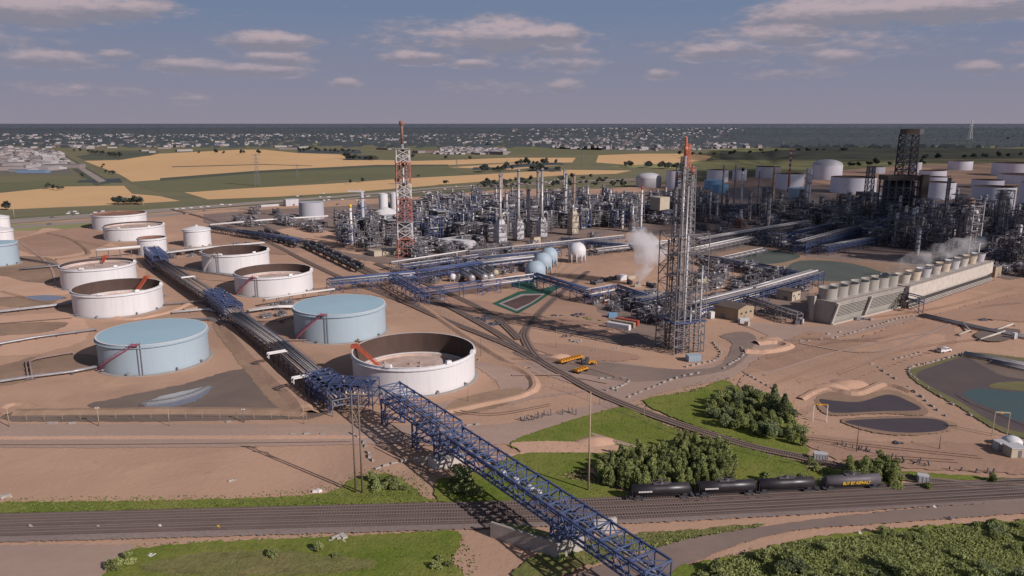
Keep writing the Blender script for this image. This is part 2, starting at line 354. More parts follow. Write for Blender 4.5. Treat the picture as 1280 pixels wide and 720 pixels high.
# highway and its verges
for a,b,m,z,nm in ((0,6,'crop_green',.02,'verge'),(2.0,5.6,'highway',.05,'highway'),(8.0,10.2,'highway',.05,'highway')):
    top=[(-500,306),(-100,280),(0,272),(120,264),(250,255),(420,243),(560,232),(700,226),(800,222)]
    f=lambda x:max(.35,min(1.5,(820-x)/520))
    patch(nm,[(x,y+a*f(x)) for x,y in top]+[(x,y+b*f(x)) for x,y in top[::-1]],m,z=z,sharp=True)
patch('verge',[(-500,318),(0,281),(120,276),(110,285),(0,290),(-500,335)],'crop_yellow',z=.03,sharp=True)
# sand tones inside the plant
ZL[0]=.06
patch('sandy_ground',[(-400,330),(0,300),(60,285),(130,300),(180,330),(160,360),(60,370),(-400,420)],'sand_pale',jit=1.0)
patch('sandy_ground',[(-200,400),(0,395),(90,392),(110,420),(60,440),(0,445),(-200,450)],'sand_pale',jit=1.0)
patch('wet_sand',[(0,320),(60,322),(75,335),(70,352),(30,352),(0,345),(-100,345),(-100,322)],'sand_dark',jit=.8)
patch('wet_sand',[(-50,410),(40,403),(85,404),(60,415),(0,420),(-50,424)],'sand_dark',jit=.6)
patch('wet_sand',[(0,372),(55,371),(70,377),(40,384),(0,382)],'sand_dark',jit=.6)
patch('puddle',[(32,371),(60,369),(84,372),(70,375),(45,376)],'water_sky')
patch('wet_sand',[(-60,470),(10,455),(50,445),(115,444),(120,462),(60,470),(0,482)],'sand_dark',jit=.6)
patch('wet_sand',[(110,508),(160,495),(230,480),(300,462),(330,480),(370,505),(382,520),(200,520)],'mud',jit=.7)
patch('puddle',[(168,510),(190,499),(225,490),(264,483),(262,490),(244,501),(215,509),(190,512)],'water_sky',jit=.7)
patch('bund_trench',[(24,514),(120,512),(230,512),(380,509),(386,524),(16,527)],'mud',jit=.3,sm=2)
patch('wet_sand',[(265,405),(300,420),(345,470),(385,515),(350,512),(300,455)],'sand_dark',jit=.6)
patch('wet_sand',[(585,455),(640,452),(668,478),(660,500),(600,510),(530,520),(520,512),(590,495),(625,485),(600,462)],'gravel',jit=.5)
patch('wet_sand',[(570,500),(640,485),(655,492),(620,510),(560,520)],'sand_dark',jit=.5)
patch('gravel_road',[(-300,531),(0,530),(200,531),(390,531),(450,531),(620,531),(700,515),(760,500),(730,488),(640,500),(560,512),(800,480),(860,462),(905,450),(930,430),(960,420),(920,402),(1010,408),(1100,400),(1150,394),(1150,398),(1060,420),(990,425),(960,440),(915,472),(850,485),(780,505),(700,535),(640,556),(560,552),(450,556),(200,560),(0,560),(-300,562)],'gravel',jit=.4,sm=3)
patch('pale_shoulder',[(-300,546),(0,546),(200,545),(440,545),(440,549),(200,549.5),(0,550),(-300,551)],'sand_pale',jit=.3)
patch('asphalt_road',[(640,456),(720,450),(790,455),(850,468),(850,476),(800,486),(790,500),(760,495),(700,475)],'gravel',jit=.5)
road('asphalt_road',[(520,372),(575,386),(640,400),(700,412),(760,423),(830,432)],6.5,'asphalt')
patch('service_yard',[(755,425),(800,408),(830,405),(832,432),(790,432)],'asphalt',jit=.4)
patch('service_yard',[(640,440),(700,446),(800,458),(860,462),(900,456),(915,430),(900,420),(930,415),(945,425),(920,458),(860,472),(790,478),(740,470),(690,460)],'asphalt',jit=.4,sm=4)
patch('process_yard',[(255,268),(420,258),(520,252),(640,246),(800,240),(1000,232),(1300,232),(1500,300),(1290,345),(1240,345),(1060,330),(880,320),(800,290),(700,306),(560,330),(480,330),(300,292)],'asphalt',jit=1.5,sm=2)
patch('sandy_ground',[(340,290),(385,284),(440,300),(455,318),(420,312),(380,298)],'sand_pale',jit=.8)
patch('sandy_ground',[(640,306),(760,300),(860,296),(870,330),(800,352),(740,350),(690,352),(700,320)],'sand',jit=.8)
patch('sandy_ground',[(560,372),(640,378),(720,352),(760,352),(735,372),(760,400),(700,408),(600,398)],'sand_brown',jit=1.0)
patch('sandy_ground',[(420,362),(500,356),(560,366),(520,378),(480,372)],'sand_brown',jit=.8)
patch('sandy_ground',[(20,300),(100,285),(140,300),(90,318),(40,318)],'sand_brown',jit=1.0)
patch('sandy_ground',[(205,325),(300,322),(330,345),(290,352),(230,345)],'sand_brown',jit=1.0)
patch('sandy_ground',[(240,290),(330,300),(360,318),(300,312),(262,306)],'sand_brown',jit=1.0)
patch('sandy_ground',[(660,430),(720,432),(800,446),(760,452),(690,444)],'sand_brown',jit=.8)
patch('process_yard',[(740,375),(790,362),(870,370),(1000,345),(1010,350),(1005,398),(940,392),(900,372),(870,400),(830,420),(770,405)],'asphalt',jit=.8,sm=2)
patch('sandy_ground',[(1010,415),(1060,425),(1140,402),(1300,365),(1500,380),(1500,420),(1220,400),(1190,436),(1110,446),(1040,475),(1010,520),(975,500),(930,470),(960,440)],'sand_brown',jit=1.2)
patch('sandy_ground',[(1000,545),(1100,552),(1250,556),(1500,570),(1500,600),(1250,592),(1100,583),(1040,572)],'sand_brown',jit=.8)
patch('sandy_ground',[(925,475),(1000,455),(1120,420),(1180,420),(1160,440),(1080,470),(1030,500),(960,520)],'sand_dark' if 0 else 'sand',jit=.8)
# ponds at the back right
patch('pond_bank',[(895,318),(960,308),(1010,322),(1130,330),(1135,345),(1070,372),(1000,350),(930,338)],'sand_dark',jit=.6,sm=2)
patch('settling_pond',[(925,322),(958,312),(1000,320),(975,329),(940,330)],'water_green')
patch('settling_pond',[(985,334),(1005,326),(1060,329),(1105,342),(1098,352),(1040,352),(1000,348)],'water_green')
# green rimmed pond by the spheres
patch('pond_liner',[(615,380),(648,365),(672,361),(690,366),(670,380),(647,393)],'green_liner',sharp=True)
patch('pond_liner',[(623,380),(652,368),(682,367.5),(666,379),(646,389.5)],'concrete',sharp=True)
patch('settling_pond',[(628,380),(654,370),(678,369),(663,379),(645,387)],'rust_water',sharp=True)
patch('pond_liner',[(640,352),(665,352),(672,364),(655,362),(640,358)],'green_liner',sharp=True)
patch('pond_liner',[(676,362),(700,355),(706,357),(688,367)],'green_liner',sharp=True)
# two dark ponds and the lined basin on the right
patch('pond_bank',[(1020,498),(1040,491),(1075,496),(1110,488),(1140,498),(1160,514),(1150,520),(1100,518),(1040,520),(1022,510)],'sand_dark',jit=.4)
patch('pond',[(1024,500),(1045,502),(1075,503),(1110,494),(1135,502),(1150,513),(1100,515),(1045,517),(1033,511)],'water_dark')
patch('pond_bank',[(1050,526),(1090,522),(1150,521),(1182,526),(1196,532),(1180,541),(1130,545),(1085,540)],'sand_dark',jit=.4)
patch('pond',[(1056,528),(1100,524.5),(1160,524),(1184,530),(1178,539),(1135,542),(1095,538)],'water_dark')
patch('basin_liner',[(1135,466),(1165,455),(1205,444),(1230,442),(1280,448),(1500,470),(1600,640),(1290,552),(1240,535),(1200,510),(1160,488)],'bank_green',jit=.4)
patch('basin_liner',[(1145,468),(1175,456),(1210,446),(1260,452),(1500,480),(1560,600),(1290,545),(1240,528),(1200,503),(1160,482)],'liner',sm=3)
patch('pond',[(1204,492),(1225,486),(1262,490),(1500,506),(1540,575),(1290,532),(1245,514),(1215,502)],'water_teal',sm=3)
patch('basin_liner',[(1238,485),(1262,478),(1400,480),(1400,492),(1290,490)],'bank_green',jit=.4)
patch('basin_liner',[(1212,447),(1245,449),(1400,470),(1400,486),(1270,474),(1235,462)],'mud',jit=.4)  # dark wedge painted in for the shade along the basin's upper side
# railway corridor in the foreground
patch('rail_ballast',[(-600,648),(0,643),(320,635),(560,630),(700,628),(800,629),(960,623),(1110,612),(1280,606),(1700,585),(1700,612),(1280,628),(1000,645),(780,656),(640,661),(480,666),(200,674),(0,679),(-600,690)],'ballast',jit=.35,sm=3)
patch('gravel_road',[(640,800),(720,722),(800,694),(850,678),(900,668),(980,656),(1100,641),(1280,627),(1400,620),(1400,634),(1280,643),(1100,656),(1000,664),(930,680),(880,700),(830,724),(780,800)],'asphalt',jit=.3,sm=3)
patch('dirt_track',[(-600,690),(0,683),(120,682),(170,684),(150,700),(130,720),(100,800),(-600,860)],'gravel',jit=.5)
G='grass'
patch('grass_verge',[(-600,640),(-200,634),(0,629),(120,628),(300,624),(410,617),(440,600),(480,593),(505,602),(528,622),(540,628),(400,633),(200,638),(0,643),(-600,652)],G,jit=.45,sm=3)
patch('grass_field',[(60,830),(130,722),(150,696),(200,683),(330,676),(500,668),(568,665),(576,685),(560,700),(580,722),(620,830)],G,jit=.5,sm=3)
patch('dry_grass',[(180,715),(210,700),(300,690),(420,696),(470,705),(440,716),(300,722)],'grass_dry',jit=.8)
patch('grass_field',[(550,628),(548,600),(575,598),(600,590),(650,568),(700,566),(735,572),(738,585),(700,596),(760,610),(800,628),(700,627),(620,629)],G,jit=.45,sm=3)
patch('grass_field',[(640,553),(700,531),(775,510),(800,518),(850,540),(920,558),(985,575),(1060,590),(1125,602),(1080,608),(1010,612),(900,612),(820,614),(760,604),(738,582),(700,565),(650,563)],G,jit=.45,sm=3)
patch('grass_field',[(803,501),(868,490),(903,476),(925,486),(960,492),(990,505),(990,530),(1012,566),(985,568),(930,552),(860,530)],G,jit=.45,sm=3)
patch('dirt_path',[(738,542),(760,548),(800,560),(806,563),(790,560),(755,551)],'gravel')
patch('dirt_path',[(570,585),(600,573),(650,567),(640,555),(700,553),(755,556),(785,561),(760,567),(690,567),(645,570),(600,590)],'sand_pale',jit=.3)
patch('grass_verge',[(1110,596),(1160,600),(1280,605),(1400,606),(1400,600),(1280,600),(1180,594),(1120,590)],G,jit=.5)
patch('grass_verge',[(680,690),(740,676),(800,668),(860,664),(955,656),(940,661),(860,673),(800,688),(740,705),(700,722),(640,722)],'grass_dry',jit=.5)
patch('scrub_ground',[(800,860),(835,722),(870,706),(930,694),(1000,676),(1100,664),(1280,652),(1500,640),(1600,860)],G,jit=.6,sm=3)
# raised earth round the tank lots
berm([(283,408),(312,440),(345,475),(372,500),(385,519)],9,1.6,'sand')
berm([(20,516),(110,515),(220,514),(330,515),(384,518)],7,1.2,'sand_dark')
berm([(600,450),(650,462),(668,480),(655,494),(600,507),(540,519)],5,1.0,'sand')
berm([(8,520),(0,512),(24,505),(60,514)],4,.8,'sand')
berm([(480,350),(545,395),(590,425),(640,455),(660,462)],5,.9,'sand')
berm([(600,470),(690,500),(760,512)],0.1,0.02,'sand')if 0 else None
berm([(1000,500),(1030,486),(1070,492),(1105,480),(1140,490)],5,.9,'sand')
berm([(1195,494),(1215,506),(1250,520),(1290,537)],3,.5,'liner')
berm([(945,430),(972,428),(985,434),(960,440),(930,440)],7,1.3,'sand_pale')
berm([(230,388),(270,383),(300,400)],4,.8)
berm([(115,372),(150,398),(205,392),(235,380)],5,.7,'sand_pale')
berm([(60,292),(90,300),(110,318),(70,325)],5,1,'sand_dark')
berm([(330,268),(300,262),(230,268)],6,1.2,'sand_dark')
for x,y,r_,h_ in ((700,446,4,1.2),(965,424,4,.8),(745,553,5,1.6),(1060,480,6,1.5),(1040,484,5,1.2)):
    mb=MB(); rg=random.Random(int(x)); P=at(x,y)
    for i,(rr,z) in enumerate(((1,-.05),(.7,.45),(.35,.85),(.02,1))):
        for j in range(14): a=j/14*6.283; k=r_*rr*rg.uniform(.8,1.2); mb.v.append((P.x+k*math.cos(a)*1.5,P.y+k*math.sin(a),z*h_))
    for i in range(3):
        for j in range(14): a=i*14+j;b=i*14+(j+1)%14; mb.add([a,b,b+14,a+14],True)
    struct(mb.build('soil_mound','sand_pale'))
# wheel tracks
for pts in ([(0,556),(200,555),(440,552)],[(0,405),(90,398)],[(640,470),(700,470),(760,480)],[(955,470),(1050,440),(1170,415)],[(700,352),(760,318),(860,300)],[(690,350),(740,316),(830,296)],[(20,300),(60,330),(70,360)],[(1000,430),(1100,440),(1200,400)]):
    road('wheel_track',pts,1.6,'gravel')
# ================================================================ railways
def track(pix,label,bed='spur_bed',bal=True,z0=.12,bw=4.2,sl=True,gauge=1.5):
    P=smooth([at(*p) for p in pix],10); o0=P[0]
    root=empty('railway_track',(0,0,0),0,label,'railway track')
    if bal:
        ZL[0]+=.006
        b=MB(); n=0; ribbon(b,P,bw+(-.2 if bed=='ballast_dark' else .0),ZL[0])
        b.build('ballast_bed',bed,root)
    L=[0]
    for a,b_ in zip(P,P[1:]): L.append(L[-1]+(b_-a).length)
    if sl:
        mb=MB(); s=0; i=0
        while s<L[-1]:
            while L[i+1]<s: i+=1
            t=(s-L[i])/(L[i+1]-L[i]); p=P[i].lerp(P[i+1],t); d=P[i+1]-P[i]
            mb.box((p.x,p.y,ZL[0]+.06),(.28,2.6,.14),math.atan2(d.y,d.x)); s+=.75
        mb.build('sleepers','sleeper',root)
    for sd in (-1,1):
        mb=MB()
        for a,b_ in zip(P,P[1:]):
            d=(b_-a).normalized(); q=Vector((-d.y,d.x,0))*gauge/2*sd
            mb.beam(a+q+Vector((0,0,ZL[0]+.2)),b_+q+Vector((0,0,ZL[0]+.2)),.14,.18)
        mb.build('rail','rail',root)
    return root
track([(-300,654),(0,648.5),(320,640),(640,632),(800,626),(1110,611),(1400,598)],'main yard track nearest the green verge, where the tank cars stand','ballast_dark')
track([(-300,661),(0,655.5),(320,647),(640,640),(800,636),(1110,621),(1400,605)],'second yard track from the tank cars across the foreground','ballast_dark')
track([(-300,672),(0,667),(320,658),(640,650),(800,645),(1110,629),(1400,613)],'third and nearest yard track beside the grey gravel band','ballast_dark')
track([(215,262),(260,274),(330,301),(385,328),(430,349),(500,376),(560,402),(640,434),(700,466),(745,491),(800,514),(860,535),(935,558),(1000,572),(1060,586),(1130,598),(1200,606),(1300,612)],'long single track running past the open white tank and the green slope')
track([(735,340),(687,380),(665,404),(656,417),(658,428),(668,444),(685,458),(704,468)],'curved spur crossing the plant road beside the green pond')
track([(445,330),(500,356),(560,383),(615,413),(650,436),(675,452)],'middle track of the fan of lines below the blue pipe bridge')
track([(470,330),(520,350),(580,376),(620,398),(650,425)],'upper track of the fan of lines below the blue pipe bridge')
track([(300,268),(345,290),(400,314),(450,338),(470,346)],'siding behind the white tanks where dark tank cars wait')

rgt=random.Random(88)                         # worn wheel ruts in pairs across the open soil
for (a,b,c) in (((470,560),(520,585),(560,600)),((0,365),(60,380),(120,390)),((560,515),(620,520),(690,508)),((930,500),(1000,470),(1090,440)),((1000,480),(1080,455),(1160,430)),((1050,470),(1130,440),(1230,425)),((1010,590),(1090,575),(1200,580)),((1010,550),(1090,560),(1230,575)),((640,450),(700,452),(780,475)),((600,365),(640,352),(655,345)),((1180,400),(1230,385),(1280,380)),((1080,400),(1180,385),(1270,360)),((230,330),(300,340),(360,330)),((90,300),(140,310),(180,306)),((700,400),(760,408),(800,425)),((1005,425),(1100,425),(1160,405)),((960,450),(1040,430),(1100,428))):
    for k in (0,1.9):
        P=smooth([at(*p) for p in (a,b,c)],10); P=[p+Vector((0,k,0)) for p in P]; ZL[0]+=.004; mb=MB(); ribbon(mb,P,.4,ZL[0]); struct(mb.build('wheel_rut',rgt.choice(('sand_brown','gravel','sand_brown'))))
# ================================================================ storage tanks
def tank(xl,xr,yb,yt,kind,label,wall='white_paint',stair=None,ladder=None,inner='inner_rust',roofm='roof_white',rh=.45,group=None,n=56,detail=True,name='storage_tank',shell_name='shell'):
    cx=(xl+xr)/2; N=at(cx,yb); r=(xr-xl)/2*depth(N)/F
    Cn=Vector((N.x,N.y,0))+Vector((N.x,N.y,0)).normalized()*r; h=max(hgt(cx,yb,yt),3)
    def ring(z): return [(lambda P:(640+F*P.x/depth(P),360-F*(P.y*S_+(P.z-H)*C_)/depth(P)))(Vector((Cn.x+r*math.cos(q*math.pi/36),Cn.y+r*math.sin(q*math.pi/36),z))) for q in range(72)]
    for _ in range(12):                          # fit the surveyed outline of the shell
        b0_,t0=ring(0),ring(h); A_=b0_+t0; Lx,Rx=min(p[0] for p in A_),max(p[0] for p in A_); By=max(p[1] for p in b0_); Ty=max(p[1] for p in t0); d=depth(Cn)
        r*=(xr-xl)/(Rx-Lx); Cn.x+=((xl+xr)/2-(Lx+Rx)/2)*d/F; Cn.y-=(yb-By)*d*d/F/H*.8; h=max(3,h-(yt-Ty)*d/F*.95)
    N=Cn-Cn.normalized()*r
    root=empty(name,(Cn.x,Cn.y,0),0,label,'storage tank',group)
    mb=MB(); mb.lathe([(r,0),(r,h)],n=n)
    if kind=='open': mb.lathe([(r,h),(r-.35,h)],n=n,smooth=False)
    mb.build(shell_name,wall,root)
    if detail:                                   # wind girder below the rim and the stiffener bead
        mb=MB(); mb.lathe([(r,h-1.3),(r+.7,h-1.25),(r+.7,h-1.05),(r,h-1.0)],n=n,smooth=False); mb.build('wind_girder',wall,root)
        mb=MB(); mb.lathe([(r+.02,h-.12),(r+.22,h-.1),(r+.22,h+.05),(r-.37,h+.05)],n=n,smooth=False); mb.build('rim','rim_white',root)
        mb=MB(); mb.lathe([(r+1.6,.02),(r+1.5,.22),(r,.3)],n=n,smooth=False); mb.build('foundation_ring','concrete',root)
    if kind=='open':
        mb=MB(); mb.lathe([(r-.35,0.2),(r-.35,h)],n=n,flip=True); mb.build('inner_wall',inner,root)
        z=h*rh; mb=MB(); mb.lathe([(r-.4,z+.5),(r-.7,z+1.0),(r-2.6,z+.9),(r-2.8,z),(r*.5,z+.05),(0.01,z+.15)],n=n,smooth=False); fr=mb.build('floating_roof',roofm,root)
        if detail:
            mb=MB(); mb.lathe([(r-.42,z+1.02),(r-1.9,z+1.1),(r-1.95,z+.95)],n=n,smooth=False); mb.build('rim_seal','rim_white',fr)
            rg=random.Random(int(xl)); mb=MB()
            for k in range(9): mb=MB(); a=rg.uniform(0,6.28); q=rg.uniform(.2,.8)*r; mb.lathe([(.5,0),(.5,.9),(.01,1)],(q*math.cos(a),q*math.sin(a),z),8); mb.build('roof_leg_cap','wood_pale',fr)
            for k in range(3):                   # foam boxes on the rim
                a=math.atan2(-N.y,-N.x)+(-.45,.5,1.25)[k]+rg.uniform(-.1,.1); mb=MB(); mb.box(((r-.1)*math.cos(a),(r-.1)*math.sin(a),h+.55),(1.5,2.6,1.1),a,.7); mb.build('foam_box','rim_white',root)
    elif kind=='flat':
        mb=MB(); mb.lathe([(r+.1,h),(r*.6,h+.35),(.01,h+.6)],n=n); mb.build('roof','blue_roof' if wall=='blue_paint' else wall,root)
    elif kind=='cone':
        mb=MB(); mb.lathe([(r+.2,h),(r*.5,h+r*.14),(.01,h+r*.24)],n=n); mb.build('roof','rim_white',root)
        if detail:
            mb=MB(); mb.lathe([(r*.12,h+r*.2),(r*.12,h+r*.3),(.01,h+r*.32)],n=10); mb.build('vent','white_dull',root)
    elif kind=='dome':
        mb=MB(); mb.lathe([(r*math.cos(a),h+r*.38*math.sin(a)) for a in [i*math.pi/12 for i in range(7)]],n=n); mb.build('roof','white_dull',root)
    elif kind=='rimonly':
        mb=MB(); mb.lathe([(r,h),(r-.3,h),(r-.3,h-1.5),(.01,h-1.3)],n=n,smooth=False); mb.build('roof',roofm,root)
    if stair:                                    # (start angle, end angle) measured from the side facing the camera; colour
        a0,a1,cm=stair; base=math.atan2(-Cn.y,-Cn.x); mb=MB(); m=max(8,int(r*abs(a1-a0)*1.2)); pr=None
        for i in range(m+1):
            t=i/m; a=base+a0+(a1-a0)*t; z=.2+(h+.2)*t; p=Vector(((r+.75)*math.cos(a),(r+.75)*math.sin(a),z))
            mb.box((p.x,p.y,z),(1.3,.75,.14),a)
            q=Vector(((r+1.25)*math.cos(a),(r+1.25)*math.sin(a),z+1.1))
            if pr: mb.beam(pr[0],q,.12,.12); mb.beam(pr[1],q-Vector((0,0,1.1)),.14,.35)
            if i%3==0: mb.beam(q-Vector((0,0,1.1)),q,.08)
            pr=(q,q-Vector((0,0,1.1)))
        a=base+a1; mb.box(((r+.5)*math.cos(a),(r+.5)*math.sin(a),h+.3),(3,3.2,.15),a)
        for s in (-1.5,1.5):
            for s2 in (-1.4,1.4):
                p=Vector(((r+.5+s2)*math.cos(a)-s*math.sin(a),(r+.5+s2)*math.sin(a)+s*math.cos(a),h+.3)); mb.beam(p,p+Vector((0,0,1.2)),.1)
        mb.build('spiral_stair',cm,root)
        mb=MB()
        for s in (0.0,.055):
            aa=a+s*math.copysign(1,a1-a0)*1.0+.03; p=((r+.4)*math.cos(aa),(r+.4)*math.sin(aa)); mb.tube([(p[0],p[1],.2),(p[0],p[1],h+1)],.13,5)
        mb.build('riser_pipe','steel',root)
    if ladder:                                   # rolling ladder from rim down to the floating roof
        ang,cm=ladder; base=math.atan2(-Cn.y,-Cn.x)+ang; z=h*rh+1
        d=Vector((math.cos(base),math.sin(base),0)); s=Vector((-d.y,d.x,0)); A=d*(r-.5)+Vector((0,0,h+1)); B=d*(r*.55)+Vector((0,0,z)); mb=MB()
        for k in (-.7,.7):
            mb.beam(A+s*k,B+s*k,.3,.5); mb.beam(A+s*k+Vector((0,0,1.1)),B+s*k+Vector((0,0,1.1)),.2)
        for i in range(15): q=A.lerp(B,i/15); mb.beam(q-s*.7,q+s*.7,.3,.15)
        mb.box((A.x,A.y,h+.8),(3,2.6,1.3),base)
        mb.build('rolling_ladder',cm,root)
    if detail and h>8:                           # nozzles and small manways
        mb=MB(); base=math.atan2(-Cn.y,-Cn.x)
        for k in (-1.1,-.5,.35,.9): mb=MB(); a=base+k; mb.tube([((r-.2)*math.cos(a),(r-.2)*math.sin(a),1.2),((r+1.3)*math.cos(a),(r+1.3)*math.sin(a),1.2)],.4,8); mb.build('nozzle','pipe_grey',root)
    return root,Cn,r,h
T='tank farm tanks'
tank(119,262,470,432,'flat','big pale blue roofed tank nearest the left road, pink stair up its left side','blue_paint',stair=(-1.30,-.32,'pink'))
tank(366,482.5,430,394,'flat','pale blue roofed tank behind the largest open white tank, pink stair up its left side','blue_paint',stair=(-1.15,-.35,'pink'))
tank(440,593.5,496,460,'open','largest open topped white tank beside the blue truss bridge, orange ladder inside its brown wall',ladder=(-1.75,'orange'),rh=.16)
tank(88,205,398,369,'open','open white tank behind the left pale blue tank, orange ladder on its right rim',ladder=(2.35,'orange'),rh=.38)
tank(73,172,364,337,'open','open white tank with pinkish roof nearly at rim level, orange ladder at its back',ladder=(2.9,'orange'),rh=.8)
tank(128,207,302,285.5,'open','wide white tank with shallow roof just inside its rim, behind a small white tank',rh=.8)
tank(113.5,184.5,288,270,'rimonly','farthest open white tank near the highway with dark red roof edge',roofm='roof_rust')
tank(171,209.5,320,299,'rimonly','small open white tank with red roof by the blue pipe rack head',roofm='roof_rust')
tank(228,264.5,309,288,'cone','small white tank with cone roof, standing alone right of the red roofed one')
tank(251,337.5,343,319,'open','open topped white tank with rust red inner wall beside the pipe rack',stair=(-1.2,-.6,'rim_white'),rh=.22,roofm='roof_rust')
tank(292,391.5,372,347,'open','bluish white open tank with pink stair, between the pipe rack and the siding',stair=(-1.15,-.5,'pink'),rh=.5)
tank(-14,14,290,272,'cone','white tank at the left photo edge, rear one of two stacked in view')
tank(-19,19,309,289,'cone','white tank at the left photo edge, behind the pale blue one')
tank(-32,25.5,334,307,'flat','pale blue tank cut by the left photo edge','blue_paint')
tank(373,405.5,275,254,'flat','dull grey tank beside the white silos and the sandy yard','grey_tank',detail=False)
# far tank farm behind the units
far=[(795,827,235,223,'dome','white_dull','pale domed tank behind the red tipped stack'),
(832,852,236,214,'rimonly','tank_far','grey blue tank hidden behind the tall flare derrick'),
(883,911,228,213,'rimonly','tank_far','grey tank above the two blue tanks in the far row'),
(880,905,237,226,'flat','blue_strong','left of two strong blue tanks behind the process units'),
(890,911,242,231,'flat','blue_strong','right of two strong blue tanks behind the process units'),
(915,934,226,212,'rimonly','tank_far','small white tank between dark columns in the far row'),
(944,977,223,209,'rimonly','white_paint','bright white tank with pinkish top near the striped chimney'),
(969,1006,237,218,'rimonly','tank_far','grey tank directly below the red and white striped chimney'),
(1014,1054,225,207,'dome','tank_far','grey tank with shallow dome at the back of the far row'),
(1037,1097,243,223,'rimonly','tank_far','widest grey tank left of the dark coker tower'),
(1083,1107,217,209,'rimonly','tank_far','low pale tank peeping out left of the coker tower'),
(984,1014,250,236,'flat','blue_paint','light blue tank low among the dark columns'),
(1091,1101,258,241,'flat','blue_paint','narrow light blue tank beside the coker tower'),
(1135,1153,216,203,'rimonly','white_paint','small pinkish white tank right of the coker derrick'),
(1148,1184,223,214,'rimonly','tank_far','long pale tank right of the coker, hindmost of three in line'),
(1148,1187,230,222,'rimonly','tank_far','pale tank right of the coker, middle of three in line'),
(1148,1196,250,229,'rimonly','tank_far','pale grey tank right of the coker, front of three in line'),
(1184,1217,213,202,'rimonly','tank_far','white tank standing alone before the far green fields'),
(1238,1300,221,205,'rimonly','tank_far','large white tank at the upper right photo edge'),
(1246,1320,231,220,'rimonly','tank_far','lower grey tank at the right photo edge under the large white one'),
(1213,1256,236,226,'rimonly','tank_far','pale tank behind the twin grey tanks at the right'),
(1210,1272,275,235,'rimonly','tank_far','big grey tank behind the two tall lit columns at the right'),
(1271,1330,262,230,'rimonly','tank_far','pale tank cut by the right photo edge')]
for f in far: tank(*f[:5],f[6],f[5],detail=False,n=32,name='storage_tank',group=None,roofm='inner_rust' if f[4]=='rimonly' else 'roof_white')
# silos left of the flare tower
for xl,xr,yb,yt,l in ((473,485.5,268,243,'left of two white silos behind the left flare tower'),(487,499,266,242,'right of two white silos behind the left flare tower')):
    tank(xl,xr,yb,yt,'cone',l,'white_paint',detail=False,n=20,name='silo')
mb=MB(); P=at(483,272); 
root=empty('storage_shed',(P.x,P.y,0),0,'white cone roofed store at the foot of the white silos','storage shed')
mb.lathe([(17,5),(2,11),(0.01,11.5)],n=24); mb.build('roof','rim_white',root); mb=MB(); mb.lathe([(15,0),(15,5)],n=24); mb.build('wall','white_dull',root)
# spheres
def sphere(px,py_c,rpx,yb,label,m):
    P=at(px,yb); d=depth(P); r=rpx*d/F; zc=hgt(px,yb,py_c)
    root=empty('gas_sphere',(P.x,P.y,0),0,label,'gas sphere','gas spheres')
    mb=MB(); mb.ball((0,0,zc),r,28,18); mb.build('vessel',m,root)
    for k in range(10):
        a=k/10*6.283+.2; mb=MB(); mb.tube([(r*.93*math.cos(a),r*.93*math.sin(a),0),(r*.93*math.cos(a),r*.93*math.sin(a),zc)],.45,6); mb.build('leg',m,root)
    mb=MB()
    for k in range(10):
        a=k/10*6.283+.2;b=(k+1)/10*6.283+.2
        mb.beam((r*.93*math.cos(a),r*.93*math.sin(a),.5),(r*.93*math.cos(b),r*.93*math.sin(b),zc*.7),.15); mb.beam((r*.93*math.cos(b),r*.93*math.sin(b),.5),(r*.93*math.cos(a),r*.93*math.sin(a),zc*.7),.15)
    mb.build('bracing','steel',root)
    mb=MB(); mb.lathe([(1.8,0),(1.8,.3),(.01,.35)],(0,0,zc+r-.05),12)
    for k in range(8): a=k/8*6.28; mb.beam((1.7*math.cos(a),1.7*math.sin(a),zc+r),(1.7*math.cos(a),1.7*math.sin(a),zc+r+1.2),.1)
    mb.build('top_platform','steel',root)
sphere(721,313.5,11.3,328,'pinkish white sphere on legs standing apart on sand','white_paint')
sphere(686,319.5,11,333,'pale blue sphere on legs, rear one of three in a row','blue_paint')
sphere(678,327,12,341,'pale blue sphere on legs, middle one of three in a row','blue_paint')
sphere(669,338,13,352,'pale blue sphere on legs, front one of three in a row','blue_paint')
